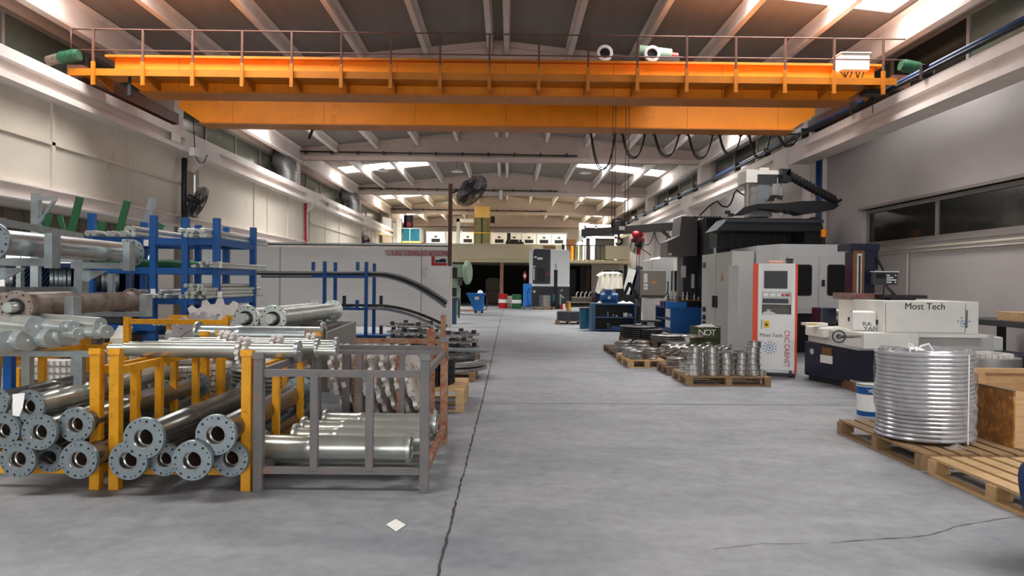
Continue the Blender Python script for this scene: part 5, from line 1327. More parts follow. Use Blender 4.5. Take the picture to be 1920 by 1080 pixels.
# dark bench by the right wall, wood and plastic on it
t = thing('steel_bench', 'dark steel work bench against the right wall behind the machine', 'table', (8.0, 11.5, 0))
MB().box(7.75, 8.7, 9.0, 12.6, 1.0, 1.09).build('bench_top', M_CHAR, t)
for y in (9.1, 10.5, 12.4):
    for x in (7.85, 8.55): MB().box(x - .05, x + .05, y - .05, y + .05, 0, 1.0).build('bench_leg', M_CHAR, t)
MB().box(7.83, 8.57, 9.1, 12.4, .42, .47).build('bench_shelf', M_CHAR, t)
MB().box(7.25, 7.7, 12.75, 13.6, 0, 1.13).one('dark_cabinet', M_CHAR, 'dark low cabinet standing behind the right end of the white tank', 'cabinet', bevel=.01)
M = Matrix.Translation((8.2, 11.3, 1.09))
MB().box(-.28, .3, -.3, .3, 0, .14, M).one('wooden_crate', M_WOODL, 'light wooden crate bottom lying on the dark bench', 'crate', bevel=.004)
t = thing('wooden_crate', 'tilted light wooden crate piece leaning over the bench at the right edge', 'crate', (8.3, 10.5, 1.09))
MB().beam((8.0, 10.7, 1.52), (8.5, 10.3, 1.09), .5, .04).build('crate_board', M_WOODL, t); MB().beam((8.05, 10.68, 1.55), (8.55, 10.3, 1.14), .1, .05).build('crate_batten', M_WOOD, t)
t = thing('plastic_sheet', 'crumpled clear plastic sheet lying on the dark bench', 'plastic', (8.1, 10.4, 1.09))
crumple((8.05, 10.0, 1.1), (.55, .7, .1), M_FILM, 'folded_sheet', t, 9)
MB().box(8.55, 8.89, 7.4, 8.2, .9, 2.0).one('wall_cabinet', M_CHAR, 'dark wall cabinet cut by the right edge of the picture', 'cabinet')
p = W(1856, 690, 9.4)
t = thing('toothed_ring', 'pale toothed ring lying on the grey drum end behind the open crate', 'ring', (p.x, 9.4, .70))
MB().gear(.26, .15, 24, .05, .02, Matrix.Translation((p.x, 9.4, .70))).build('toothed_rim', M_CAST, t)
MB().lathe([(0, 0), (.42, 0), (.42, .7), (0, .7)], 32, Matrix.Translation((p.x - .05, 9.45, 0))).one('steel_drum', M_STEELM, 'grey round drum standing behind the open crate', 'drum')

M_TAUPE0 = mat('niche_grey', '6b665e', .6)
# ---- upright control cabinet on castors
y0 = 12.6
x0, x1 = W(1413, 600, y0).x, W(1492, 600, y0).x
zb, zt = .13, W(1452, 494, y0).z
t = thing('control_cabinet', 'tall white control cabinet with orange sides, screen and castors', 'cabinet', ((x0 + x1) / 2, y0, 0))
ZZ = lambda py: W(1452, py, y0).z
XX = lambda px: W(px, 600, y0).x
MB().box(x0 + .09, x1 - .03, y0 + .1, y0 + .75, zb, zt - .01).build('cabinet_body', M_PURE, t)
# front built as frame around the niches
f = MB()
za, zc, zd, ze = ZZ(590), ZZ(570), ZZ(548), ZZ(507)
f.box(x0 + .09, x1 - .04, y0, y0 + .1, zb, za)
f.box(x0 + .09, x0 + .155, y0, y0 + .1, za, zt); f.box(x1 - .1, x1 - .04, y0, y0 + .1, za, zt)
f.box(x0 + .155, x1 - .1, y0, y0 + .1, ze + .08, zt)
f.box(x0 + .155, x1 - .1, y0 + .02, y0 + .1, zc, ze + .08)
f.build('front_frame', M_PURE, t)
MB().box(x0, x0 + .09, y0, y0 + .75, zb - .02, zt).build('side_cheek', M_ORED, t, .006, 'orange side cheek')
MB().box(x1 - .04, x1, y0, y0 + .75, zb - .05, zt).build('side_cheek', M_ORED, t, .006, 'orange side cheek')
MB().box(XX(1433), XX(1474), y0 + .008, y0 + .02, ZZ(541), ZZ(508)).build('screen', M_BLACKG, t)
pn = MB().box(XX(1429), XX(1482), y0 - .005, y0 + .02, ZZ(571), ZZ(547)).build('meter_panel', M_MACHG, t)
for k in range(3): MB().box(XX(1432 + k * 12), XX(1441 + k * 12), y0 - .01, y0 - .005, ZZ(556), ZZ(550)).build('meter', M_PURE, pn)
MB().box(XX(1431), XX(1476), y0 - .012, y0 - .005, ZZ(568.5), ZZ(560)).build('dark_panel', M_NAVY, pn)
for px in (1466, 1473, 1477): c = W(px, 553, y0); MB().cyl((c.x, y0 - .03, c.z), (c.x, y0 - .005, c.z), .02, n=12).build('push_button', M_RED, pn)
MB().box(XX(1430), XX(1481), y0 + .02, y0 + .1, za, za + .01).build('niche_shelf', M_MACHG, t)
MB().box(XX(1427), XX(1484), y0 + .088, y0 + .1, za, zc).build('niche_dark_sheet', M_TAUPE0, t)  # darkness of the recess put in as a grey sheet
crumple((XX(1442), y0 + .05, za + .01), (.24, .08, .1), M_PAPER, 'crumpled_paper', t)
MB().box(XX(1428), XX(1431), y0 - .005, y0, ZZ(617), ZZ(600)).build('door_lock', M_STEELM, t)
s_ = MB().box(XX(1433), XX(1443), y0 - .004, y0, ZZ(615), ZZ(602)).build('warning_label', M_YSIGN, t); MB().prism([(-.03, -.02), (.03, -.02), (0, .035)], 0, .002, face_cam((XX(1438), y0 - .005, ZZ(609)))).build('warning_triangle', M_TEXT, s_)
text('maker_lettering', 'Most Tech', .088, face_cam((XX(1446.5), y0 - .002, ZZ(629))), M_TEXT, t, .001)
c = (XX(1444.5), y0 - .001, ZZ(652)); chip(0, 0, 0, .12, face_cam(c), t, 12)
text('side_lettering', 'CNC CABINET', .125, face_cam((XX(1474), y0 - .002, ZZ(653))) @ Matrix.Rotation(-PI / 2, 4, 'Z'), M_REDTEXT, t, .001, .78)
for x in (x0 + .12, x1 - .1):
    for y in (y0 + .08, y0 + .66): MB().cyl((x - .015, y, .045), (x + .015, y, .045), .045, n=16).box(x - .02, x + .02, y - .02, y + .02, .06, .13).build('castor', M_STEELD, t)
t.rotation_euler.z = -.36
c = W(1462, 493, 12.9)
MB().cyl((c.x - .2, 12.9, zt + .03), (c.x + .06, 12.9, zt + .03), .028, n=12).one('paper_roll', M_COPPER, 'orange paper roll lying on top of the white control cabinet', 'roll')
MB().box(c.x + .13, c.x + .22, 12.85, 12.95, zt, zt + .08).box(c.x + .11, c.x + .24, 12.88, 12.92, zt + .08, zt + .1).one('small_motor', M_CHAR, 'small dark clamp standing on top of the control cabinet', 'tool')

# ---- grey electrical cabinet and big white enclosure
cxn = 5.64
t = thing('electrical_cabinet', 'large grey double-door electrical cabinet behind the white control cabinet', 'cabinet', (5.9, 19, 0))
zt = 2.47
MB().box(cxn, 6.2, 18.1, 20.9, 0, zt).build('cabinet_body', M_MACHG, t, .01)
MB().box(cxn - .004, cxn, 19.5, 19.51, .05, zt - .03).build('door_gap', M_FRAME, t)
for y in (19.36, 19.62): MB().box(cxn - .05, cxn, y - .05, y + .05, 1.0, 1.32).build('door_handle', M_BLACK, t)
MB().prism([(-.14, -.1), (.14, -.1), (0, .14)], 0, .004, Matrix(((0, 0, -1, cxn), (-1, 0, 0, 18.9), (0, 1, 0, 1.82), (0, 0, 0, 1)))).build('warning_triangle', M_COPPER, t)
MB().box(cxn - .02, cxn, 20.5, 20.75, 2.1, 2.25).build('main_switch', M_CHAR, t)
for z in (.45, .62, .85): MB().box(cxn - .03, cxn, 20.45, 20.7, z, z + .13).build('socket_box', M_BLACK, t)
t = thing('narrow_cabinet', 'narrow light grey metal cabinet touching the left side of the control cabinet', 'cabinet', (5.9, 17.6, 0))
MB().box(5.55, 6.2, 17.3, 18.08, 0, 2.1).build('cabinet_body', M_MACHW, t, .01)
MB().box(5.62, 6.03, 17.292, 17.3, .12, 2.02).build('cabinet_door', M_MACHW, t)
MB().box(5.95, 5.98, 17.27, 17.292, .8, 1.05).build('door_handle', M_CHAR, t)
for k in range(4): MB().box(6.08, 6.16, 17.29, 17.3, 1.62 + k * .1, 1.68 + k * .1).build('vent_slot', M_BLACK, t)
t = thing('machine_enclosure', 'big pale grey machine enclosure with two dark rounded windows', 'machine', (7.4, 18.5, 0))
ex0, ex1, ey, ez0, ez1 = 6.5, 8.35, 17.2, .95, W(1520, 458, 17.2).z
MB().prism([(ex0 - .25, ey + .9), (ex0, ey), (ex1, ey), (ex1, ey + 3), (ex0 - .25, ey + 3)], ez0, ez1).build('enclosure_shell', M_MACHW, t, .01)
MB().prism([(ex0 - .1, ey + .9), (ex0 + .1, ey + .15), (ex1, ey + .15), (ex1, ey + 3), (ex0 - .1, ey + 3)], 0, ez0).build('enclosure_base', M_BLACK, t)
xs = [W(p_, 500, ey).x for p_ in (1476, 1535, 1593)]
zt_ = W(1520, 479, ey).z
MB().box(xs[0], xs[0] + .01, ey - .004, ey, ez0, zt_).build('door_gap', M_FRAME, t)
for i in range(2): MB().box(xs[i] + .008, xs[i + 1] - .008, ey - .03, ey, ez0 + .12, zt_).build('sliding_door', M_MACHW, t, .006)
def rrect(w, h, r, n=5):
    pts = []
    for cx_, cy_, a in ((w / 2 - r, h / 2 - r, 0), (-w / 2 + r, h / 2 - r, PI / 2), (-w / 2 + r, -h / 2 + r, PI), (w / 2 - r, -h / 2 + r, 1.5 * PI)):
        for k in range(n + 1): pts.append((cx_ + r * math.cos(a + k * PI / 2 / n), cy_ + r * math.sin(a + k * PI / 2 / n)))
    return pts
for pa, pb in ((1490, 1521), (1550, 1583)):
    a, b = W(pa, 554, ey), W(pb, 497, ey)
    M = face_cam(((a.x + b.x) / 2, ey - .03, (a.z + b.z) / 2))
    w_ = MB().prism(rrect(b.x - a.x, b.z - a.z, .06), 0, .006, M).build('door_window', M_BLACKG, t)
    MB().prism(rrect(b.x - a.x + .03, b.z - a.z + .03, .07), 0, .003, M).build('window_gasket', M_FRAME, w_)
c = W(1542, 531, ey); MB().box(c.x - .035, c.x + .035, ey - .06, ey - .03, c.z - .08, c.z + .08).build('door_handle', M_CHAR, t)
c = W(1540, 483, ey); MB().box(c.x - .02, c.x + .05, ey - .034, ey - .03, c.z - .03, c.z + .02).build('small_label', M_PAPER, t)
a, b = W(1345, 475, 21.4), W(1425, 458, 20.6)
MB().box(a.x, 6.5, 21.0, 21.5, 1.9, 2.62).one('beige_cover', M_MACHG, 'beige cover panel showing above the electrical cabinet', 'machine')

# ---- tall black milling machine behind
t = thing('gantry_mill', 'huge black gantry milling machine rising above the grey cabinets', 'machine', (6.8, 21.5, 0))
YM = Matrix(((1, 0, 0, 0), (0, 0, 1, 0), (0, 1, 0, 0), (0, 0, 0, 1)))
def yprism(pts, y0, y1, nm, m, par=None, bev=0): return MB().prism(pts, 0, y1 - y0, Matrix(((1, 0, 0, 0), (0, 0, 1, y0), (0, 1, 0, 0), (0, 0, 0, 1)))).build(nm, m, par or t, bev)
zr = W(1330, 408, 23.4).z
MB().box(6.45, 8.3, 23.4, 25.2, 0, zr).build('machine_body', M_BLACK, t)
for k in range(9): MB().cyl((6.05 + k * .1, 23.3, zr), (6.09 + k * .1, 23.5, zr + .01), .04, n=8).build('bellows_fold', M_BLACK, t)
MB().box(6.35, 8.3, 20.95, 23.4, 2.3, 3.35).build('bellows_cover', M_BLACK, t)
lx0 = W(1252, 440, 24.2).x; za, zb_, zc_, zd_ = W(1260, 405, 24.2).z, W(1260, 480, 24.2).z, W(1260, 455, 24.2).z, W(1260, 446, 24.2).z
MB().box(6.1, 6.45, 24.45, 25.2, 2.0, zr).build('machine_body', M_BLACK, t)
blk = yprism([(lx0, zb_), (lx0 + 1.0, zb_), (lx0 + 1.0, za), (lx0 + .46, za), (lx0 + .40, zc_ + .25), (lx0, zc_ + .05)], 24.2, 25.4, 'left_head_block', M_BLOCKG, None, .01)
MB().box(lx0 + .02, lx0 + .14, 24.19, 24.2, zb_ + .02, zb_ + .1).build('small_label', M_PAPER, blk)
MB().box(W(1281, 500, 24.6).x, 6.7, 24.6, 25.4, 0, zb_ + .05).build('machine_column', M_CHAR, t)
for k in range(3): c = W(1289 + k * 8, 482, 24.58); MB().box(c.x - .035, c.x + .035, 24.58, 24.6, c.z - .1, c.z + .08).build('vent_slot', M_BLACK, t)
c = W(1299, 527, 24.58); MB().box(c.x - .05, c.x + .05, 24.57, 24.6, c.z - .24, c.z + .24).build('name_strip', M_MACHW, t)
c = W(1281, 515, 24.58); MB().box(c.x - .07, c.x + .09, 24.57, 24.6, c.z - .1, c.z + .3).build('notice_sheet', M_PAPER, t)
dz = 18.3
X_ = lambda px, d=dz: W(px, 420, d).x
Z_ = lambda py, d=dz: W(1440, py, d).z
yprism([(X_(1343), Z_(433)), (X_(1362), Z_(414)), (X_(1366), Z_(409)), (X_(1520), Z_(409)), (X_(1524), Z_(406)), (X_(1536), Z_(406)), (X_(1540), Z_(410)), (X_(1545), Z_(433))], dz, 19.4, 'saddle_plate', M_BLACK, None, .01)
MB().box(X_(1360), X_(1543), dz - .05, dz, Z_(417), Z_(411)).build('plate_lip', M_CHAR, t)
MB().box(X_(1345, 19.4), 7.8, 19.4, 20.1, 2.64, Z_(428, 19.4)).build('cross_beam', M_BLACK, t, .01)
for k in range(9): MB().box(5.75 + k * .24, 5.78 + k * .24, 19.37, 19.4, 2.64, 3.0).build('bellows_rib', M_CHAR, t)
MB().box(X_(1515), X_(1555), 18.5, 19.3, 2.63, Z_(427)).build('drive_box', M_BLACK, t)
ca, cb = X_(1408), X_(1466)
zcb, zct = Z_(404), Z_(340)
d1 = dz + .35
MB().box(ca + .1, cb - .12, d1, d1 + .5, zcb, zct + .1).build('ram_column', M_STEELM, t)
MB().box(ca + .27, cb - .22, d1 - .03, d1, zcb, zct).build('ram_slide', M_GALVF, t)
MB().box(ca, ca + .05, d1, d1 + .05, zcb, zct).build('guide_rod', M_STEEL, t); MB().cyl((cb + .1, d1, zcb), (cb + .1, d1, zct), .022, n=10).build('guide_rod', M_STEEL, t)
zt_ = Z_(315)
MB().box(ca - .05, ca + .24, d1 - .1, d1 + .6, zct, zt_).build('motor_cover', M_MACHB, t, .01)
MB().box(ca + .24, cb + .2, d1 - .05, d1 + .6, Z_(324), zt_ - .01).build('motor_cover', M_MACHB, t, .01)
MB().box(X_(1432), X_(1450), d1, d1 + .5, zt_, Z_(310)).build('cap_block', M_MACHB, t)
MB().box(ca + .24, cb - .04, d1 - .08, d1 - .03, Z_(341), Z_(324)).build('front_shield', M_CHAR, t)
# cable chain: from the head down to the right, then back along the rail
def chainlinks(pts, w, h, nm):
    for i in range(len(pts) - 1):
        a, b = Vector(pts[i]), Vector(pts[i + 1]); n = max(1, int((b - a).length / .1))
        for k in range(n): MB().beam(a.lerp(b, k / n), a.lerp(b, (k + .8) / n), w, h).build(nm, M_BLACK, t)
dc = dz + .2
A = W(1472, 324, dc); B = W(1563, 374, dc)
chainlinks([A, B], .3, .13, 'chain_link')
chainlinks([A + V(0, 0, -.07), B + V(0, 0, -.07)], .26, .05, 'chain_link')
MB().box(A.x - .12, A.x + .1, dc - .15, dc + .15, A.z - .25, A.z + .08).build('chain_bracket', M_BLACK, t)
MB().tube([B + V(-.1, 0, .02), B + V(.06, 0, -.03), B + V(.06, 0, -.12), B + V(-.1, 0, -.2)], .075, 10).build('chain_bend', M_BLACK, t)
MB().tube([B + V(.02, 0, -.12), B + V(.2, 0, 0)], .035, 8).build('hose_end', M_BLACK, t)
yprism([(X_(1378), Z_(402)), (X_(1392), Z_(390)), (X_(1418), Z_(383)), (X_(1470), Z_(381)), (X_(1500), Z_(377)), (X_(1540), Z_(376)), (X_(1571), Z_(384)), (X_(1560), Z_(392)), (X_(1500), Z_(402)), (X_(1485), Z_(396)), (X_(1420), Z_(392)), (X_(1400), Z_(402))], dz - .1, dz + .4, 'chain_trough', M_BLACK)
for px, py in ((1364, 398), (1370, 403), (1450, 369), (1462, 370), (1446, 374), (1456, 396), (1475, 398)): c = W(px, py, dz); MB().cbox(c, (.12, .1, .08)).build('hose_connector', M_BLACK, t)
MB().tube([W(1438, 378, dz), W(1444, 368, dz), W(1460, 367, dz), W(1466, 376, dz)], .02, 6).build('hose', M_BLACK, t)
c = W(1545, 437, 18.0); MB().cyl((c.x, 18.0, c.z - .1), (c.x, 18.0, c.z + .09), .075, n=14).build('orange_beacon', M_ORANGE, t)
MB().cyl((c.x, 18.0, 2.62), (c.x, 18.0, c.z - .1), .02, n=8).build('beacon_post', M_BLACK, t)
c = W(1335, 460, 20.3); MB().cyl((5.85, 20.3, 2.47), (5.85, 20.3, 2.9), .03, n=10).cyl((5.85, 20.3, 2.62), (5.85, 20.3, 2.9), .045, n=10).build('stack_light', M_MACHW, t)
MB().box(W(1340, 450, 20.7).x, W(1357, 450, 20.7).x, 20.5, 20.9, 2.5, 2.95).build('drive_box', M_CHAR, t)
pts = [W(px, py, 23.5) for px, py in ((1312, 404), (1320, 396), (1328, 388), (1337, 381), (1345, 377), (1350, 383), (1355, 387), (1364, 388), (1369, 383), (1373, 375), (1377, 362), (1381, 356), (1388, 362), (1396, 366), (1400, 376), (1401, 388))]
MB().tube(pts, .026, 6).build('loose_cable', M_BLACK, t)
# jib crane with red chain hoist
t = thing('jib_crane', 'dark brown jib crane arm reaching out left of the black milling machine', 'crane', (6.1, 24, 0))
a, b = W(1276, 424, 25.6), W(1092, 437, 29.5)
MB().beam(a, b, .12, .30).build('jib_arm', M_STEELD, t)
MB().box(6.05, 6.25, 25.5, 25.7, 0, a.z + .1).build('jib_post', M_STEELD, t)
MB().beam(V(6.1, 25.6, a.z - .7), a.lerp(b, .2), .08, .1).build('jib_brace', M_STEELD, t)
m_ = a.lerp(b, .40)
for k in range(2):
    q0, q1 = a.lerp(b, .1 + k * .14), a.lerp(b, .24 + k * .14)
    MB().tube([q0.lerp(q1, u) + V(0, 0, -.12 - .5 * (1 - abs(2 * u - 1) ** 2.4)) for u in [i / 10 for i in range(11)]], .017, 5).build('feed_cable', M_BLACK, t)
t = thing('chain_hoist', 'red electric chain hoist hanging from the dark jib arm', 'hoist', tuple(m_))
c = V(m_.x, m_.y, m_.z - .42)
MB().lathe([(0, -.2), (.1, -.2), (.14, -.14), (.14, .14), (.1, .2), (0, .2)], 18, basis(c + V(0, 0, .22), (1, .2, 0))).build('trolley_motor', M_RED, t)
for dx in (-.17, .17): MB().lathe([(0, -.13), (.08, -.13), (.1, 0), (.08, .13), (0, .13)], 16, basis(c + V(dx, 0, 0), (0, 1, 0))).build('hoist_motor', M_RED, t)
MB().box(c.x - .1, c.x + .1, c.y - .1, c.y + .1, c.z - .12, c.z + .12).build('hoist_body', M_RED, t, .02)
MB().cyl(c + V(.05, 0, -.55), c + V(.05, 0, -.12), .07, n=12).build('chain_bag', M_RED, t)
for dx in (-.03, .06): MB().tube([c + V(dx, 0, -.12), c + V(dx, 0, -1.45)], .012, 5).build('load_chain', M_STEELD, t)
c2 = c + V(.02, 0, -1.5)
MB().lathe([(0, -.1), (.1, -.06), (.13, 0), (.08, .08), (0, .1)], 14, Matrix.Translation(c2 + V(.25, 0, .1))).build('hook_pulley', M_RED, t)
MB().tube([c2 + V(.1, 0, .14), c2 + V(.25, 0, .14)], .015, 5).build('hook_link', M_RED, t)
c = W(1194, 459, 24.4)
fan('small black cage fan below the jib arm near the red hoist', c, (-.75, -.5, .2), .3, (c.x + .5, 24.5, 2.6))
# ================================================================== pallets of rings on the right
PA = pallet(2.86, 4.2, 11.4, 12.45, M_WOOD, 'orange-brown pallet carrying the tall stacks of shiny drum rings', nb=6, h=.15)
PB = pallet(2.84, 4.2, 12.65, 13.6, M_WOODD, 'dark pallet directly behind the one with the shiny drum rings', nb=6, h=.15)
PC = pallet(2.33, 3.05, 13.75, 15.3, M_WOODL, 'small light pallet with low stacks of flat discs beside the aisle', nb=6, h=.15)
PD = pallet(2.36, 3.3, 15.5, 17.6, M_WOODD, 'old dark pallet farthest along the aisle side, with grey discs', nb=8, h=.13)
PE = pallet(3.2, 4.9, 14.2, 16.6, M_WOODD, 'wide dark pallet under the fan of leaning rings', nb=8, h=.13)
def drum_ring_proto(lab, group):
    t = thing('drum_ring', lab, 'ring', (0, 0, 0), 0, group)
    MB().lathe([(.095, 0), (.12, 0), (.12, .008), (.108, .012), (.108, .078), (.12, .082), (.12, .09), (.095, .09)], 28, closed=True).build('ring_wall', M_STEEL, t)
    mb = MB()
    MB().gear(.128, .1, 26, .01, .008, Matrix.Translation((0, 0, .08))).build('notched_flange', M_STEELM, t)
    return t
proto = None
colpos = [(1302, 708, 5, 'first'), (1335, 708, 5, 'second'), (1362, 708, 4, 'third'), (1390, 708, 4, 'fourth'), (1412, 706, 6, 'fifth')]
G1 = 'shiny drum rings on the orange-brown pallet'
for ci, (px, py, n, cn) in enumerate(colpos):
    yy = 11.62 + .02 * ci; x = W(px, py, yy).x
    for i in range(n):
        M = Matrix.Translation((x + random.uniform(-.008, .008), yy + random.uniform(-.01, .01), .15 + i * .092)) @ Matrix.Rotation(random.random() * 6, 4, 'Z')
        lab = 'shiny drum ring, %s the %s front stack from the left' % (level(i, n), cn)
        if proto is None: proto = drum_ring_proto(lab, G1); proto.matrix_basis = M
        else: dup(proto, M, lab)
for ci, (px, n, cn) in enumerate([(1262, 2, 'leftmost low'), (1284, 2, 'second low'), (1310, 4, 'left rear'), (1345, 4, 'right rear')]):
    yy = 12.15 if ci < 2 else 12.0; x = max(2.98, W(px, 700, yy).x)
    if ci == 1: x = 2.98 + .27; yy = 12.3
    if ci == 0: x, yy = 2.99, 12.0
    if ci == 2: x, yy = 3.25, 11.93
    if ci == 3: x, yy = 3.6, 11.95
    for i in range(n):
        M = Matrix.Translation((x, yy, .15 + i * .092)) @ Matrix.Rotation(random.random() * 6, 4, 'Z')
        dup(proto, M, 'shiny drum ring, %s the %s stack on the orange-brown pallet' % (level(i, n), cn))
p = W(1432, 703, 11.6)
t = thing('small_gear', 'small toothed wheel at the right end of the orange-brown pallet', 'gear', (p.x - .03, 11.6, .15))
MB().gear(.065, .03, 14, .09, .012, Matrix.Translation((p.x - .03, 11.6, .15))).build('gear_body', M_STEEL, t)
M = Matrix.Translation((2.99, 11.62, .15))
for i in range(2): dup(proto, Matrix.Translation((2.99, 11.63, .15 + i * .092)), 'shiny drum ring, %s the low pair at the front left pallet corner' % ['lower of', 'upper of'][i])
# flat disc stacks
def disc_stack(x, y, z0, n, R, th, m, lab, group, top_m=None, protos={}):
    key = (R, th, m.name)
    for i in range(n):
        M = Matrix.Translation((x + random.uniform(-.01, .01), y + random.uniform(-.01, .01), z0 + i * (th + .004)))
        l = lab.format(pos=level(i, n))
        if key not in protos:
            t = thing('flat_disc', l, 'disc', (0, 0, 0), 0, group)
            MB().lathe([(R * .3, 0), (R * .96, 0), (R, th * .25), (R, th * .75), (R * .93, th), (R * .8, th), (R * .78, th * .8), (R * .5, th * .8), (R * .48, th), (R * .3, th)], 32, closed=True).build('disc_body', m, t)
            t.matrix_basis = M; protos[key] = t
        else: dup(protos[key], M, l, group)
G2 = 'flat discs on the small light pallet'
for i, (x, y, n, cn) in enumerate([(2.5, 13.95, 4, 'front left'), (2.8, 14.0, 5, 'front right'), (2.48, 14.3, 4, 'second row left'), (2.78, 14.35, 4, 'second row right'), (2.48, 14.7, 4, 'third row left'), (2.76, 14.75, 5, 'third row right')]):
    disc_stack(x, y, .15, n, .135, .04, M_STEELM, 'flat grey disc, {pos} the ' + cn + ' stack on the small light pallet', G2)
G3 = 'grey discs on the old dark pallet'
for i, (x, y, n, cn) in enumerate([(2.55, 15.75, 4, 'front left'), (2.95, 15.8, 4, 'front right'), (2.58, 16.25, 3, 'rear left'), (3.0, 16.3, 3, 'rear right')]):
    disc_stack(x, y, .13, n, .17, .055, M_STEELM, 'grey flanged disc, {pos} the ' + cn + ' stack on the old dark pallet', G3)
# fan of leaning rings
proto = None
for r in range(3):
    for k in range(8):
        x, y = 3.25 + k * .16 + r * .1, 14.55 + r * .6 - k * .02
        M = Matrix.Translation((x, y, .13 + .1)) @ Matrix.Rotation(-.5, 4, 'Z') @ Matrix.Rotation(-.42 + random.uniform(-.05, .05), 4, 'Y') @ Matrix.Rotation(random.random(), 4, 'Z')
        lab = 'leaning bright ring, %s from the left in the %s row of the fan' % (ORD[k], ['front', 'middle', 'rear'][r])
        if proto is None:
            proto = thing('thin_ring', lab, 'ring', (0, 0, 0), 0, 'leaning rings fanned out on the wide dark pallet')
            MB().lathe([(.15, -.012), (.225, -.012), (.23, 0), (.225, .012), (.15, .012)], 32, closed=True).build('ring_body', M_STEEL, proto)
            proto.matrix_basis = M
        else: dup(proto, M, lab)
t = thing('bearing_disc', 'bright disc with dark centre lying on the fan of rings', 'disc', (4.15, 16.1, .44)); 
MB().lathe([(.08, 0), (.24, 0), (.24, .03), (.2, .05), (.1, .05), (.08, .03)], 32, Matrix.Translation((4.15, 16.1, .44)), closed=True).build('outer_ring', M_STEEL, t)
MB().lathe([(0, .01), (.08, .01), (.08, .03), (0, .03)], 20, Matrix.Translation((4.15, 16.1, .44))).build('dark_centre', M_BLACK, t)
for i, (x, y, z, w, d) in enumerate(((3.45, 14.4, .36, .36, .2), (4.0, 14.35, .36, .42, .25))):
    MB().box(x - w / 2, x + w / 2, y - d / 2, y + d / 2, z, z + .008, Matrix.Identity(4)).one('paper_sheet', M_PAPER, ['left', 'right'][i] + ' white paper sheet lying on the leaning rings', 'paper', 'paper sheets on the rings')
disc_stack(3.35, 13.2, .15, 5, .16, .045, M_STEELM, 'grey disc, {pos} the dark rear pallet stack', 'grey discs on the dark rear pallet')
disc_stack(3.05, 13.0, .15, 3, .16, .045, M_STEELM, 'grey disc, {pos} the left stack on the dark rear pallet', 'grey discs on the dark rear pallet')
disc_stack(3.85, 13.2, .15, 3, .2, .045, M_STEELD, 'dark disc, {pos} the right stack on the dark rear pallet', 'grey discs on the dark rear pallet')
for i, (px, py, d, R) in enumerate(((1328, 642, 15.6, .3), (1368, 640, 15.0, .28))):
    p = W(px, py, d); t = thing('knobbed_cover', ['left', 'right'][i] + ' round grey lid with a knob beside the green drum', 'lid', (p.x, d, .24), 0, 'round lids with knobs')
    M = Matrix.Translation((p.x, d, .24))
    MB().lathe([(0, -.24), (R * .8, -.24), (R * .8, 0), (R, 0), (R, .03), (0, .05)], 36, M).build('lid_disc', M_STEELM, t)
    MB().lathe([(0, .04), (.03, .04), (.03, .09), (.06, .1), (.06, .13), (0, .13)], 16, M).build('knob', M_STEEL, t)
# green drum
p = W(1322, 630, 16.6)
t = thing('oil_drum', 'cut-down olive green drum with white stencilled letters', 'drum', (p.x, 16.6, 0))
M = Matrix.Translation((p.x, 16.6, 0)); R = .345; zt = W(1322, 613, 16.3).z
MB().lathe([(0, 0), (R, 0), (R, zt * .3), (R + .012, zt * .33), (R, zt * .36), (R, zt * .6), (R + .012, zt * .63), (R, zt * .66), (R, zt), (R - .015, zt), (R - .015, .03), (0, .03)], 40, M).build('drum_shell', M_OLIVE, t)
for k, ch in enumerate('NOT'):
    a = -PI / 2 - .10 + (k - 1) * .38
    x, y = p.x + (R + .004) * math.cos(a), 16.6 + (R + .004) * math.sin(a)
    text('stencil_letter', ch, .19, Matrix.Translation((x, y, zt * .80)) @ Matrix.Rotation(a + PI / 2, 4, 'Z') @ Matrix.Rotation(PI / 2, 4, 'X'), M_PURE, t, .004, 1.15)
crumple((p.x, 16.5, zt - .01), (.5, .45, .1), M_PAPER, 'paper_scraps', t, 7)
# bigger dark stacks near the bench
for i, (px, d, n, R, th, lab) in enumerate(((1196, 19.8, 6, .5, .05, 'big dark'), (1222, 19.3, 5, .3, .05, 'narrow dark'), (1252, 18.8, 3, .45, .05, 'wide grey'))):
    x = W(px, 600, d).x
    pallet(x - .45, x + .45, d - .45, d + .45, M_WOODD, 'dark pallet under the %s stack of forged discs' % lab)
    disc_stack(x, d, .15, n, R, th, M_STEELD if i < 2 else M_STEELM, 'forged disc, {pos} the ' + lab + ' stack before the blue cabinets', 'forged discs stacked before the blue cabinets')
for i, (px, d) in enumerate(((1262, 17.4), (1284, 17.8), (1270, 18.3))):
    x = W(px, 600, d).x; disc_stack(x, d, .0, 3, .3, .05, M_STEELM, 'loose disc, {pos} the %s floor pile left of the green drum' % ORD[i], 'discs piled on the floor left of the green drum')
# ================================================================== work benches
def bench(x0, x1, y0, y1, h, lab, m, shelves=(.08, .5), name='work_bench'):
    t = thing(name, lab, 'table', ((x0 + x1) / 2, y0, 0))
    MB().box(x0, x1, y0, y1, h - .05, h).build('bench_top', m, t)
    MB().box(x0, x0 + .12, y0, y1, 0, h - .05).build('side_panel', m, t); MB().box(x1 - .06, x1, y0, y1, 0, h - .05).build('side_panel', m, t)
    MB().box(x0 + .12, x1 - .06, y1 - .03, y1, 0, h - .05).build('rear_panel', M_BLACK, t)
    for z in shelves: MB().box(x0 + .12, x1 - .06, y0, y1 - .03, h * z, h * z + .045).build('bench_shelf', m, t)
    return t
M_BENCH = mat('worn_blue_grey_paint', '3b5f80', .45, 0, .15, 5)
bx0, bx1 = W(1109, 600, 24.5).x, W(1192, 600, 24.5).x
B1 = bench(bx0, bx1, 24.4, 25.2, .95, 'worn blue-grey work bench with open shelves beside the aisle', M_BENCH, (.03, .48))
bx = bx0
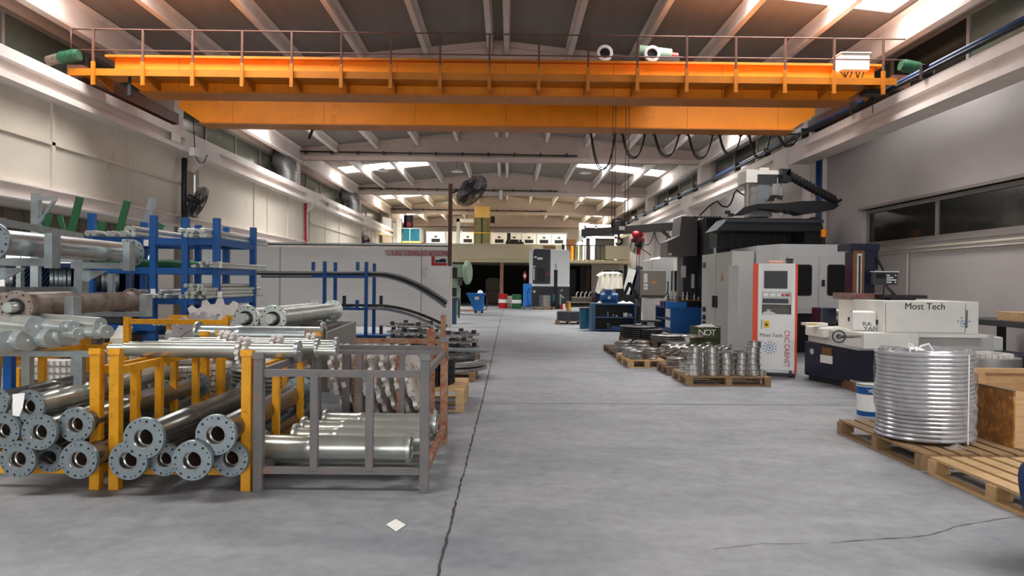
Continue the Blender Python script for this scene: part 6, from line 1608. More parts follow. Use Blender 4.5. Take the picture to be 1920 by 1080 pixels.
for i, (px, py, w, h, m, lab) in enumerate([(1139, 590, .03, .16, M_STEELM, 'small upright steel pin'), (1149, 594, .04, .08, M_STEELM, 'short steel block'), (1155, 595, .05, .05, M_CAST, 'pale small casting'), (1172, 592, .14, .13, M_PAPER, 'white folded paper'), (1181, 591, .12, .11, M_STEELM, 'grey forked part')]):
    x = W(px, py, 24.6).x
    MB().box(x - w / 2, x + w / 2, 24.5, 24.6, .502, .502 + h).one('small_part', m, lab + ' on the middle shelf of the blue-grey bench', 'part', 'small parts on the bench shelf')
for i, (px, w, h, m, lab) in enumerate([(1140, .12, .16, M_CHAR, 'small dark box'), (1153, .3, .08, M_BLUE, 'left blue parts tray'), (1172, .3, .1, M_BLUE, 'right blue parts tray')]):
    x = W(px, 610, 24.6).x
    t = thing('parts_tray', lab + ' on the bottom shelf of the blue-grey bench', 'tray', (x, 24.6, .075), 0, 'trays on the bench shelf')
    MB().box(x - w / 2, x + w / 2, 24.45, 24.7, .075, .075 + h).build('tray_body', m, t)
    for k in range(3): MB().cyl((x - w * .3 + k * w * .3, 24.55, .075 + h), (x - w * .3 + k * w * .3, 24.55, .1 + h), .03, n=8).build('metal_piece', M_STEEL, t)
# vice-like blue motor and papers on the bench
x = W(1142, 560, 24.6).x
t = thing('blue_motor', 'bright blue motor with cooling fins on the blue-grey bench', 'motor', (x, 24.7, .95))
MB().cyl((x - .28, 24.7, 1.13), (x + .3, 24.7, 1.13), .17, n=20).build('motor_housing', M_BLUE, t)
for k in range(6): MB().cyl((x - .2 + k * .08, 24.7, 1.13), (x - .18 + k * .08, 24.7, 1.13), .19, n=20).build('cooling_fin', M_BLUE, t)
MB().box(x - .12, x + .1, 24.6, 24.8, 1.28, 1.42).build('terminal_box', M_BLUE, t); MB().box(x - .25, x + .28, 24.58, 24.82, .95, 1.0).build('motor_foot', M_BLUE, t)
MB().box(x - .05, x + .04, 24.5, 24.53, 1.1, 1.18).build('white_tag', M_PAPER, t)
for i, (px, w) in enumerate(((1124, .2), (1167, .35), (1180, .25))):
    x = W(px, 565, 24.6).x
    t = thing('paper_heap', ['left', 'middle', 'right'][i] + ' crumpled white paper on the blue-grey bench top', 'paper', (x, 24.55, .95), 0, 'papers on the bench top')
    crumple((x, 24.6, .955), (w, .3, .1), M_PAPER, 'crumpled_sheet', t, 6)
t = thing('tool_stand', 'dark triangular fixture with cables on the blue-grey bench', 'fixture', (W(1178, 545, 24.9).x, 24.9, .95))
a, b, c = W(1168, 560, 24.9), W(1180, 530, 24.9), W(1196, 560, 24.9)
for p_, q_ in ((a, b), (b, c), (a, c)): MB().beam(p_, q_, .07, .1).build('frame_bar', M_BLACK, t)
MB().box(a.x - .25, a.x + .02, 24.8, 25.0, .95, 1.45).build('fixture_block', M_BLACK, t)
for k in range(3): MB().tube([W(1190 + 3 * k, 560, 24.6), W(1197 + 2 * k, 575, 24.4), W(1196 + k, 600, 24.4), W(1189 + 3 * k, 596 - 4 * k, 24.4)], .018, 5).build('hanging_hose', M_BLACK, t)
# teal bin, black roll on pallet, table with sheets
x0, x1 = W(1087, 600, 25.6).x, W(1109, 600, 25.6).x
t = thing('waste_bin', 'teal metal bin on the left side of the blue-grey bench', 'bin', ((x0 + x1) / 2, 25.8, 0))
MB().lathe([(0, 0), (.19, 0), (.21, .72), (.19, .72), (.17, .02), (0, .02)], 28, Matrix.Translation(((x0 + x1) / 2, 25.8, 0))).build('bin_body', M_TEAL, t)
MB().lathe([(.2, .71), (.22, .71), (.22, .74), (.2, .74)], 28, Matrix.Translation(((x0 + x1) / 2, 25.8, 0)), closed=True).build('bin_rim', M_CHAR, t)
x = W(1066, 600, 28.6).x
pallet(x - .48, x + .48, 28.2, 29.2, M_WOODD, 'small dark pallet under the black roll beside the aisle')
t = thing('black_roll', 'broad black roll of strip lying on its side face on a pallet', 'roll', (x, 28.7, .15))
MB().lathe([(.12, 0), (.46, 0), (.46, .34), (.44, .36), (.12, .36)], 40, Matrix.Translation((x, 28.7, .15)), closed=True).build('roll_body', M_CHAR, t)
MB().lathe([(.1, .0), (.12, .0), (.12, .38), (.1, .38)], 20, Matrix.Translation((x, 28.7, .15)), closed=True).build('core', M_STEELM, t)
x0, x1 = W(1066, 570, 31).x, W(1130, 570, 31).x
t = thing('low_table', 'yellow-legged table piled with rusty sheets behind the black roll', 'table', ((x0 + x1) / 2, 31.5, 0))
MB().box(x0, x1, 31, 32, .78, .83).build('table_top', M_RUSTP, t)
for x in (x0 + .05, x1 - .05):
    for y in (31.05, 31.95): MB().box(x - .05, x + .05, y - .05, y + .05, 0, .78).build('table_leg', M_YEL, t)
for k in range(6):
    c = W(1098 + random.uniform(-3, 3), 570, 31.5)
    MB().box(c.x - .55 - random.random() * .1, c.x + .6, 31.1, 31.9, .835 + k * .035, .85 + k * .035).one('rusty_sheet', M_RUSTP, 'rusty metal sheet, %s the pile on the yellow-legged table' % level(k, 6), 'sheet', 'rusty sheets on the yellow-legged table')
for k in range(7):
    c = W(1080 + k * 8, 560, 31.4)
    MB().tube([(c.x, 31.4, 1.04), (c.x + .03, 31.4, 1.2), (c.x + .1, 31.4, 1.26)], .025, 6).one('bent_hook', M_CAST, 'pale bent metal hook, %s from the left on the rusty sheets' % ORD[k], 'hook', 'pale hooks on the rusty sheets')
# blue tool cabinet
y0 = 23.7; x0, x1 = W(1257, 600, y0).x, W(1316, 600, y0).x
t = thing('blue_cabinet', 'bright blue steel cabinet with open side shelves and tools on top', 'cabinet', ((x0 + x1) / 2, y0, 0))
MB().box(x0 + .35, x1, y0, y0 + .7, 0, .86).build('cabinet_body', M_BLUE, t, .008)
MB().box(x0, x0 + .35, y0, y0 + .03, 0, .86).build('front_panel', M_BLUE, t)
for z in (.05, .42, .8): MB().box(x0, x0 + .35, y0 + .03, y0 + 2.4, z, z + .04).build('shelf_board', M_BLUED, t)
MB().box(x0, x0 + .35, y0 + 2.36, y0 + 2.4, 0, .86).build('end_panel', M_BLUED, t)
for k, (px, m, lab) in enumerate(((1232, M_RED, 'red'), (1242, M_BLUE, 'first blue'), (1250, M_BLUE, 'second blue'), (1268, M_BLUEB, 'wide bright blue'))):
    d = 25.3 - k * .45; x = W(px, 580, d).x
    t = thing('storage_bin', lab + ' plastic bin on top of the blue cabinet', 'bin', (x, d, .86), 0, 'plastic bins on the blue cabinet')
    w = .12 if k < 3 else .32
    x = max(x, x0 + w + .01) if k < 3 else x
    MB().box(x - w, x + w, d - .12, d + .12, .845, 1.02).build('bin_body', m, t); MB().box(x - w - .01, x + w + .01, d - .13, d + .13, 1.02, 1.035).build('bin_rim', m, t)
d = 24.2; xa, xb = W(1250, 570, d).x, W(1312, 570, d).x
t = thing('tool_shelf', 'brown wooden tool board holding upright tool holders above the blue cabinet', 'shelf', ((xa + xb) / 2, d, .86))
MB().box(xa, xb, d - .15, d + .15, 1.06, 1.10).build('shelf_board', M_BRONZE, t)
for x in (xa + .5, xb - .1): MB().box(x - .03, x + .03, d - .1, d + .1, .86, 1.06).build('shelf_leg', M_BLACK, t)
random.seed(5)
for k in range(9):
    x = xa + .06 + k * (xb - xa - .12) / 8; h = random.uniform(.12, .28)
    tt = thing('tool_holder', 'upright steel tool holder, %s from the left on the brown board' % ORD[k], 'tool', (x, d, 1.10), 0, 'tool holders on the brown board')
    MB().lathe([(0, 0), (.05, 0), (.03, h * .4), (.045, h * .45), (.045, h * .6), (.02, h * .65), (.02, h), (0, h)], 14, Matrix.Translation((x, d + random.uniform(-.05, .05), 1.10))).build('holder_body', M_STEEL if k % 3 else M_STEELD, tt)
# pendant control box on its post
y0 = 22.2; a, b = W(1203, 557, y0), W(1249, 508, y0)
t = thing('pendant_control', 'taupe control box with orange warning marks on a post', 'control', ((a.x + b.x) / 2, y0, 0))
M_TAUPE = mat('taupe_paint', '8a8377', .45, 0, .05, 3)
q = MB().box(a.x, b.x, y0, y0 + .25, a.z + .06, b.z).build('control_housing', M_TAUPE, t, .01)
MB().box(a.x - .01, b.x + .01, y0 - .01, y0 + .26, b.z, b.z + .02).build('top_edge', M_PAPER, q)
MB().prism([(a.x - .03, a.z - .02), (b.x - .06, a.z - .03), (b.x, a.z + .06), (a.x, a.z + .06)], 0, .25, Matrix(((1, 0, 0, 0), (0, 0, 1, y0), (0, 1, 0, 0), (0, 0, 0, 1)))).build('lower_skirt', M_STEELD, t)
for px0, px1, py0, py1 in ((1207, 1214, 513, 530), (1207, 1215, 532, 537), (1207, 1215, 538.5, 543)): MB().box(W(px0, 520, y0).x, W(px1, 520, y0).x, y0 - .006, y0, W(1210, py1, y0).z, W(1210, py0, y0).z).build('paper_label', M_PAPER, q)
for px in (1224, 1229): c = W(px, 529, y0); MB().prism([(-.04, -.035), (.04, -.035), (0, .045)], 0, .004, face_cam((c.x, y0 - .002, c.z))).build('warning_triangle', M_ORANGE, q)
MB().tube([(b.x, y0 + .1, b.z - .35), (b.x + .08, y0 + .05, b.z - .33), (b.x + .06, y0 + .05, a.z + .12), (b.x - .06, y0 + .05, a.z)], .02, 6).build('grab_handle', M_BLACK, t)
MB().box(W(1215, 570, y0).x, W(1228, 570, y0).x, y0 + .05, y0 + .2, 0, a.z).build('support_post', M_MACHG, t)
MB().box(W(1204, 600, y0).x, W(1240, 600, y0).x, y0 - .1, y0 + .5, .45, .5).build('step_plate', M_CHAR, t)
MB().box(W(1208, 600, y0).x, W(1236, 600, y0).x, y0 + .1, y0 + .5, 0, .45).build('pedestal', M_BLACK, t)
# pale grey machine behind the blue cabinet
t = thing('grey_machine', 'pale grey machine with rounded top and slit windows behind the blue cabinet', 'machine', (6.0, 27.5, 0))
d = 27.0
MX = lambda px: W(px, 500, d).x
MZ = lambda py: W(1255, py, d).z
MB().prism([(MX(1224), 0), (MX(1290), 0), (MX(1290), MZ(480)), (MX(1262), MZ(476)), (MX(1258), MZ(479)), (MX(1240), MZ(481)), (MX(1236), MZ(485)), (MX(1224), MZ(486))], 0, 2.0, Matrix(((1, 0, 0, 0), (0, 0, 1, d), (0, 1, 0, 0), (0, 0, 0, 1)))).build('machine_shell', M_MACHG, t, .02)
for px0, px1, py0, py1 in ((1259, 1261, 508, 545), (1265, 1269, 508, 546), (1271, 1273, 506, 546)): MB().box(MX(px0), MX(px1), d - .02, d, MZ(py1), MZ(py0)).build('slit_window', M_BLACK, t)
c = W(1267, 498, d - .1); MB().prism([(-.06, .2), (.03, .22), (.09, -.2), (-.07, -.18)], 0, .03, face_cam((c.x, d - .03, c.z))).build('hanging_rag', M_CLOTH, t)
c = W(1280, 540, 26.5); MB().box(c.x - .06, c.x + .06, 26.9, 26.99, MZ(560), MZ(533)).build('yellow_lubricator', M_YSIGN, t)
# turning machines under pale covers
t = thing('covered_lathe', 'dark lathe half hidden under a pale dust cover behind the bench', 'machine', (4.9, 30.5, 0))
d = 30.0; MX = lambda px: W(px, 500, d).x; MZ = lambda py: W(1150, py, d).z
MB().box(MX(1118), MX(1205), d + .2, d + 1.5, 0, MZ(548)).build('lathe_bed', M_NAVY, t)
random.seed(21)
vs = []; fs = []; nx, nz = 22, 10
for i in range(nx + 1):
    for j in range(nz + 1):
        px = 1122 + 44 * i / nx; top = 520 - 7 * math.sin(min(1, i / 7) * PI / 2); bot = 546 + 5 * math.sin(i * .7)
        py = top + (bot - top) * j / nz
        q = W(px - 4 * (j / nz) * (1 - i / nx) * 1.4, py, d); vs.append((q.x, d - .1 + .12 * math.sin(i * 1.3 + j * .15) - .3 * (1 - abs(j / nz)) * 0, q.z))
for i in range(nx):
    for j in range(nz): fs.append((i * (nz + 1) + j, (i + 1) * (nz + 1) + j, (i + 1) * (nz + 1) + j + 1, i * (nz + 1) + j + 1))
o = MB().add(vs, fs, None, True)
top = [W(1124 + 42 * i / nx, 520 - 7 * math.sin(min(1, i / 7) * PI / 2), d) for i in range(nx + 1)]
v2 = [(q.x, d - .1, q.z) for q in top] + [(q.x, d + 1.2, q.z + .1) for q in top]
o.add(v2, [(i, i + 1, nx + 2 + i, nx + 1 + i) for i in range(nx)], None, True)
o.build('dust_cover', M_CLOTH, t)
a, b = W(1176, 540, 29.5), W(1190, 505, 29.5)
MB().beam((a.x, 29.8, a.z - .4), (b.x, 29.8, b.z), .4, .1, V(0, 1, 0)).build('tilted_screen', M_MACHG, t)
MB().beam((a.x + .3, 29.9, a.z - .6), (b.x + .4, 29.9, b.z + .1), .5, .3, V(0, 1, 0)).build('machine_arm', M_CHAR, t)
MB().box(MX(1160), MX(1200), d - .3, d + .2, .0, MZ(552)).build('tool_carriage', M_BLACK, t)
MB().box(MX(1128), MX(1160), d - .25, d + .1, MZ(560), MZ(548)).build('blue_carriage', M_BLUE, t)
# ================================================================== far end: mezzanine and the machines before it
YF = 50.0
fz = lambda py, px=950: W(px, py, YF).z
fx = lambda px: W(px, 480, YF).x
zu, zs, zp = fz(488), fz(484), fz(457.5)
MB().box(-9.3, 8.4, YF, 69, fz(492), fz(486)).struct('wall_mezzanine_floor', M_MEZZ)
trim(MB().box(-9.3, fx(1057), YF - .12, YF, fz(487), fz(457.5)), M_MEZZ)
trim(MB().box(fx(1135), 8.45, YF - .12, YF, fz(486, 1150), fz(461, 1150)), M_MEZZ)
trim(MB().box(-9.3, 8.45, YF - .2, YF + .02, fz(492), fz(487.5)), M_MEZZ)
t = thing('stair_railing', 'black balcony railing in the gap of the mezzanine parapet', 'railing', ((fx(1058) + fx(1135)) / 2, YF, fz(487)))
for k in range(9): x = fx(1058 + k * 9.6); MB().box(x - .025, x + .025, YF - .05, YF, fz(487), fz(459)).build('baluster', M_BLACK, t)
MB().box(fx(1058), fx(1135), YF - .06, YF + .01, fz(459.5), fz(458)).build('hand_rail', M_BLACK, t)
MB().box(fx(1053), fx(1057), YF - .16, YF - .12, fz(487), fz(457)).build('end_post', M_BLACK, t)
c = W(1030, 464, YF); MB().box(fx(1018), fx(1041), YF - .15, YF - .12, fz(468), fz(460)).one('brown_plaque', M_BRONZE, 'brown plaque on the mezzanine parapet above the grey machine', 'sign')
# columns under the mezzanine and dark back
for px, m in ((941, M_COPPER), (1182, M_MEZZ), (740, M_MEZZ)): x = fx(px); trim(MB().box(x - .12, x + .12, YF + .3, YF + .54, 0, fz(488)), m)
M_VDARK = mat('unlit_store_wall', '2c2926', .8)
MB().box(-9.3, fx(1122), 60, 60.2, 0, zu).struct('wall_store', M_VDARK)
MB().box(fx(1122), 8.9, 54, 54.2, 0, zu).struct('wall_office', M_WALLB)
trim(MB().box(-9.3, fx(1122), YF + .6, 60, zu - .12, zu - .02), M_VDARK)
for i, (a, b, y0, y1) in enumerate(((1066, 1080, 505, 570), (1088, 1100, 500, 570), (1108, 1122, 492, 565))):
    p0, p1 = W(a, 500, 56), W(b, 500, 56); MB().box(p0.x, p1.x, 56, 56.5, 0, W(a, y0, 56).z).one('tall_locker', M_CHAR, 'dark tall locker, %s from the left in the unlit room under the mezzanine' % ORD[i], 'locker', 'dark lockers under the mezzanine')
# white office window under the mezzanine
a, b = W(1130, 521, 53.9), W(1168, 507, 53.9)
wn[0] += 1
o = MB().box(a.x - .1, b.x + .1, 53.85, 53.99, a.z - .1, b.z + .1).struct('window_%d' % wn[0], M_PURE)
MB().box(a.x, a.x + (b.x - a.x) * .47, 53.8, 53.86, a.z, b.z).build('pane', M_GLASSD, o); MB().box(a.x + (b.x - a.x) * .53, b.x, 53.8, 53.86, a.z, b.z).build('pane', M_GLASSD, o)
wn[0] += 1
MB().box(W(1170, 500, 53.9).x, W(1181, 500, 53.9).x, 53.8, 53.99, 0, W(1175, 492, 53.9).z - .2).struct('door_1', M_CHAR)
MB().box(8.84, 8.9, 33.3, 36.5, 0, 3.0).struct('door_2', M_CHAR)
# stored cartons and pallets in the dark room
t = thing('shrouded_machine', 'dim shrouded machine in the dark room under the mezzanine', 'machine', (W(928, 540, 57).x, 57, 0))
a, b = W(910, 567, 57), W(942, 545, 57)
MB().box(a.x, b.x, 57, 58.5, 0, W(926, 545, 57).z).build('lower_body', M_DARKBAY, t, .05)
MB().prism([(a.x, W(926, 545, 57).z), (b.x, W(926, 545, 57).z), (b.x - .1, W(926, 522, 57).z), (a.x + .3, W(926, 520, 57).z), (a.x, W(926, 525, 57).z)], 0, 1.2, Matrix(((1, 0, 0, 0), (0, 0, 1, 57.1), (0, 1, 0, 0), (0, 0, 0, 1)))).build('shroud', M_DARKBAY, t, .05)
# ---- grey and dark turning centre
d = 47.0; X = lambda px, dd=d: W(px, 520, dd).x; ZZ = lambda py, dd=d: W(1030, py, dd).z
t = thing('turning_centre', 'tall grey and charcoal turning centre before the mezzanine', 'machine', ((X(997) + X(1067)) / 2, d, 0))
yp = lambda pts, y0, y1, nm, m, bev=0, par=None: MB().prism(pts, 0, y1 - y0, Matrix(((1, 0, 0, 0), (0, 0, 1, y0), (0, 1, 0, 0), (0, 0, 0, 1)))).build(nm, m, par or t, bev)
yp([(X(994), 0), (X(1068), 0), (X(1068), ZZ(472)), (X(1064), ZZ(468)), (X(997), ZZ(466)), (X(994), ZZ(470))], d, d + 2.4, 'machine_shell', M_MACHW, .02)
yp([(X(999), ZZ(532)), (X(1031), ZZ(532)), (X(1031), ZZ(467.5)), (X(1002), ZZ(467)), (X(999), ZZ(472))], d - .08, d, 'dark_door', M_CHAR)
yp([(X(1032), ZZ(533)), (X(1065), ZZ(533)), (X(1065), ZZ(475)), (X(1060), ZZ(470)), (X(1032), ZZ(469))], d - .08, d, 'pale_door', M_MACHW, .01)
MB().box(X(994), X(1068), d - .1, d, ZZ(537), ZZ(533)).build('white_sill', M_PURE, t)
MB().box(X(996), X(1068), d - .06, d, .1, ZZ(537)).build('dark_base', M_CHAR, t)
MB().box(X(1007), X(1022), d - .1, d - .08, ZZ(528), ZZ(503)).build('door_window', M_BLACKG, t)
MB().box(X(1000), X(1002), d - .12, d - .08, ZZ(525), ZZ(503)).build('door_handle', M_PURE, t)
for px0, px1, py0, py1 in ((1001, 1006, 481, 484), (1007, 1017, 483, 487), (999, 1004, 499, 501), (1000, 1004, 545, 549)): MB().box(X(px0), X(px1), d - .1, d - .08, ZZ(py1), ZZ(py0)).build('white_mark', M_PURE, t)
MB().box(X(1025), X(1029), d - .1, d - .08, ZZ(516), ZZ(512)).build('red_mark', M_RED, t)
text('machine_mark', 'rT', .22, face_cam((X(1053), d - .1, ZZ(545))), M_PURE, t, .002)
# coil on pallet in front, lifting gear, cans
x = X(1022, 45); pallet(x - .6, x + .6, 44.5, 45.5, M_WOOD, 'small wooden pallet under the metal coil before the turning centre')
t = thing('strip_coil', 'grey metal strip coil on the pallet before the turning centre', 'coil', (x, 45, .15))
M = Matrix.Translation((x, 45, .15)); MB().lathe([(.2, 0), (.36, 0), (.36, .72), (.2, .72)], 32, M, closed=True).build('coil_body', M_STEELM, t)
for k in range(5): MB().lathe([(.36, 0), (.37, 0), (.37, .03), (.36, .03)], 32, Matrix.Translation((x, 45, .22 + k * .14)), closed=True).build('winding_edge', M_STEEL, t)
x = X(1042, 45.5)
t = thing('pedestal_tool', 'dark upright air tool on a slim stand before the turning centre', 'tool', (x, 45.5, 0))
MB().cyl((x, 45.5, .3), (x, 45.5, ZZ(506, 45.5)), .09, .12).build('tool_body', M_BLACK, t); MB().cyl((x, 45.5, ZZ(506, 45.5)), (x, 45.5, ZZ(494, 45.5)), .03).build('tool_tip', M_STEELM, t)
MB().cyl((x, 45.5, 0), (x, 45.5, .3), .3, n=20).build('round_base', M_BLACK, t); MB().box(x - .18, x - .05, 45.3, 45.4, .5, .95).build('blue_bottle', M_TEAL, t)
MB().tube([(x + .3, 45.4, .0), (x + .3, 45.4, .95), (x + .5, 45.4, .7)], .05, 8).one('green_pipe_stub', M_GREENL, 'pale green pipe stub standing by the dark air tool', 'pipe')
for i, px in enumerate((1054, 1058)): c = X(px, 45.2); MB().cyl((c, 45.2, 0), (c, 45.2, .33), .09, n=14).one('spray_can', [M_RED, M_PAPER][i], ['red can', 'white can'][i] + ' standing before the turning centre', 'can')
# blue trolley with tools
d = 44.0; x0, x1 = W(981, 540, d).x, W(997, 540, d).x
t = thing('tool_trolley', 'bright blue tool trolley on a tripod foot beside the turning centre', 'trolley', ((x0 + x1) / 2, d, 0))
MB().box(x0, x1, d, d + .08, .15, W(990, 532, d).z).build('blue_board', M_BLUEB, t)
MB().tube([((x0 + x1) / 2 + .1, d - .1, 1.0), ((x0 + x1) / 2 + .1, d - .1, .3)], .04, 6).build('tripod_leg', M_BLUEB, t)
for a in (-.35, 0.1, .35): MB().tube([((x0 + x1) / 2 + .1, d - .1, .35), ((x0 + x1) / 2 + .1 + a, d - .4 + abs(a), .04)], .03, 6).build('tripod_leg', M_STEELD, t)
for k in range(4): MB().cbox(((x0 + x1) / 2 + .05 + .1 * (k % 2), d - .05, .7 + .2 * k), (.12, .1, .1)).build('hung_tool', M_TEAL, t)
# fire extinguisher sign
c = W(984, 517, 46.8)
t = thing('fire_notice', 'red and white diamond fire notice left of the turning centre', 'sign', tuple(c))
MB().prism([(0, .33), (.16, 0), (0, -.33), (-.16, 0)], 0, .02, face_cam(c)).build('red_diamond', M_RED, t); MB().prism([(0, .15), (.08, 0), (0, -.18), (-.08, 0)], 0, .005, face_cam(c + V(0, -.025, 0))).build('white_flame', M_PURE, t)
MB().box(c.x - .02, c.x + .02, c.y, c.y + .04, 0, c.z - .3).build('sign_post', M_BLACK, t)
# drums
def drum(px, d, R, h, m, band, lab):
    x = W(px, 560, d).x; t = thing('oil_drum', lab, 'drum', (x, d, .0)); M = Matrix.Translation((x, d, 0))
    MB().lathe([(0, 0), (R, 0), (R, h * .33), (R + .015, h * .35), (R, h * .37), (R, h * .63), (R + .015, h * .65), (R, h * .67), (R, h), (0, h - .01)], 28, M).build('drum_shell', m, t)
    MB().lathe([(R + .002, h * .38), (R + .005, h * .38), (R + .005, h * .62), (R + .002, h * .62)], 28, M, closed=True).build('white_band', band, t)
    return t
drum(943, 46, .28, .92, M_RED, M_PURE, 'red oil drum with a white band before the dark store')
pallet(W(957, 560, 46).x, W(980, 560, 46).x, 45.4, 46.6, M_WOOD, 'small pallet beneath nothing, between green drum and aisle', h=.12) if False else None
drum(969, 45.5, .30, .9, M_GREEN, M_PURE, 'green oil drum with a white band beside the red one')
for k in range(6):
    x = W(957, 560, 46.3).x; MB().box(x - .28, x + .22, 46.4, 46.9, .0 + k * .13, .13 + k * .13).one('stacked_tray', M_CAST, 'pale flat tray, %s the stack between the red and green drums' % level(k, 6), 'tray', 'pale trays between the drums')
# blue tipping skip with a white helmet, green press
d = 38.0
t = thing('tipping_skip', 'bright blue tipping skip with a white label beside the partition end', 'container', (W(896, 570, d).x, d, 0))
x = lambda px: W(px, 560, d).x; z = lambda py: W(895, py, d).z
yp([(x(889), .12), (x(906), .12), (x(907), z(552)), (x(876), z(553))], d, d + .9, 'skip_body', M_BLUEB, .01)
MB().box(x(874), x(910), d - .03, d + .93, z(553), z(550)).build('skip_rim', M_BLUEB, t)
MB().box(x(890), x(898), d - .02, d, z(562), z(556)).build('white_label', M_PAPER, t)
MB().tube([(x(906), d + .1, .15), (x(912), d + .1, .2), (x(913), d + .1, .7)], .03, 6).build('push_bar', M_BLACK, t)
for px in (892, 904): MB().cyl((x(px), d - .02, .07), (x(px), d + .05, .07), .07, n=14).build('skip_wheel', M_BLACK, t)
c = W(900, 548, d); MB().lathe([(0, .2), (.1, .17), (.15, .08), (.17, 0), (.14, 0)], 20, Matrix.Translation((c.x, d + .3, z(551)))).one('safety_helmet', M_PURE, 'white safety helmet lying in the blue tipping skip', 'helmet')
d = 36.0; x = lambda px: W(px, 560, d).x; z = lambda py: W(865, py, d).z
t = thing('mechanical_press', 'pale green mechanical press with a round guard beside the partition end', 'machine', (x(856), d, 0))
MB().box(x(838), x(860), d, d + 1.4, 0, z(540)).build('press_base', M_GREENL, t, .02)
MB().box(x(838), x(872), d, d + 1.4, z(520), z(496)).build('press_head', M_GREENL, t, .03)
MB().box(x(838), x(858), d + .2, d + 1.4, z(540), z(520)).build('press_neck', M_GREENL, t)
MB().box(x(847), x(857), d - .03, d, z(522), z(502)).build('dark_panel', M_BLACK, t)
MB().box(x(846), x(856), d - .03, d, z(556), z(540)).build('dark_opening', M_BLACK, t)
c = W(876, 511, d); MB().lathe([(0, -.12), (.5, -.12), (.6, -.05), (.6, .05), (.5, .12), (0, .12)], 30, basis((c.x, d + .3, c.z), (1, -.25, 0))).build('round_guard', M_GREENL, t)
MB().box(x(858), x(866), d + .1, d + .3, z(535), z(520)).build('ram_slide', M_STEELD, t)
t = thing('bench_frame', 'dark steel bench with blue leg just right of the partition end', 'table', (W(858, 580, 28).x, 28, 0))
x = lambda px: W(px, 560, 28).x
MB().box(x(846), x(860), 27.6, 28.8, .92, 1.02).build('bench_top', M_CHAR, t); MB().box(x(849), x(857), 27.7, 27.9, 0, .92).build('bench_leg', M_BENCH, t); MB().box(x(857.5), x(860), 28.5, 28.7, .2, .92).build('bench_leg', M_BLACK, t); MB().box(x(845), x(848), 27.6, 27.8, .0, .92).build('bench_leg', M_BLACK, t)
a, b = W(862, 579, 34), W(905, 577, 34)
for i, (px0, px1, py, m, lab) in enumerate(((860, 914, 580, M_CAST, 'long pale bar lying on the floor beside the press'), (858, 900, 585, M_COPPER, 'long copper-coloured bar lying on the floor before the press'))):
    q = G(px0, py); r = G(px1, py); MB().beam((q.x, q.y, .08), (r.x, q.y, .08), .1, .1).one('long_bar', m, lab, 'bar')
# ---- things on the mezzanine (its floor is hidden behind the parapet)
zf = fz(486)
YB = 66.0
xb = lambda px, d=YB: W(px, 450, d).x
zb = lambda py, d=YB: W(950, py, d).z
trim(MB().box(xb(795), xb(1066), YB + 1.5, YB + 1.6, zf, zb(433)), M_PURE)
for i, (pc, pw, py0) in enumerate(((817, 34, 436), (877, 29, 436), (936, 29, 437), (964, 27, 437), (992, 27, 437), (1020, 27, 438), (1048, 27, 438))):
    t = thing('oven_cabinet', 'white oven-like cabinet with a dark slot, %s from the left on the mezzanine' % ORD[i], 'cabinet', (xb(pc), YB, zf), 0, 'white oven cabinets on the mezzanine')
    MB().box(xb(pc - pw / 2), xb(pc + pw / 2), YB, YB + 1.5, zf, zb(py0)).build('cabinet_body', M_PURE, t)
    MB().box(xb(pc - 8), xb(pc + 8), YB - .03, YB, zb(455.5), zb(449)).build('dark_slot', M_BLACK, t)
    MB().box(xb(pc - 2.5), xb(pc + 2.5), YB - .03, YB, zb(446.5), zb(443.5)).build('display', M_CHAR, t)
    MB().box(xb(pc - 8.6), xb(pc + 8.6), YB - .015, YB, zb(449.5), zb(448.8)).build('slot_edge', M_MACHG, t)
d = 54.0; x = lambda px: W(px, 450, d).x; z = lambda py: W(900, py, d).z
t = thing('glass_lift', 'tall yellowed plastic booth with a plywood top on the mezzanine', 'booth', (x(903), d, zf))
MB().box(x(889), x(918), d, d + 1.3, zf, z(408)).build('booth_glazing', M_YGLASS, t)
MB().box(x(889), x(918), d - .03, d + 1.33, z(408), z(387)).build('plywood_top', M_PLY, t)
for px in (889, 903, 917): MB().box(x(px) - .03, x(px) + .05, d - .05, d, zf, z(408)).build('booth_post', M_BRONZE if px != 903 else M_BLACK, t)
MB().box(x(889), x(918), d - .06, d, z(437), z(436)).build('booth_rail', M_YSIGN, t)
MB().box(x(919), x(927), d + .5, d + .8, z(417), z(404)).build('side_motor', M_BLACK, t)
t = thing('portal_stand', 'grey portal frame standing left of the plywood-topped booth', 'frame', (x(870), d + 1.5, zf))
MB().box(x(853), x(859), d + 1.5, d + 2.0, zf, z(407)).build('frame_post', M_MACHG, t); MB().box(x(853), x(889), d + 1.5, d + 2.0, z(413), z(407)).build('frame_beam', M_MACHW, t); MB().box(x(862), x(864), d + 1.0, d + 1.1, zf, z(430)).build('white_pole', M_PURE, t)
t = thing('panel_cabinet', 'tall white panel cabinet at the left end of the mezzanine', 'cabinet', (x(728), d, zf))
MB().prism([(x(717), zf), (x(735), zf), (x(733), z(412)), (x(717), z(408))], 0, .8, Matrix(((1, 0, 0, 0), (0, 0, 1, d), (0, 1, 0, 0), (0, 0, 0, 1)))).build('panel_body', M_PURE, t); MB().box(x(735), x(743), d + .3, d + 1.1, zf, z(419)).build('side_box', M_MACHG, t)
MB().box(x(744), x(752.5), d, d + .5, zf, z(411)).one('grey_locker', M_MACHG, 'narrow grey locker right of the white panel on the mezzanine', 'locker')
t = thing('vertical_tank', 'dark blue upright tank with red lettering marks on the mezzanine', 'tank', (x(759), d + 1.6, zf)); MB().cyl((x(760), d + 1.6, zf), (x(760), d + 1.6, z(402)), .36, n=24).build('tank_shell', M_NAVY, t)
MB().box(x(758), x(766), d + 1.2, d + 1.24, z(424), z(415)).build('red_mark', M_RED, t)
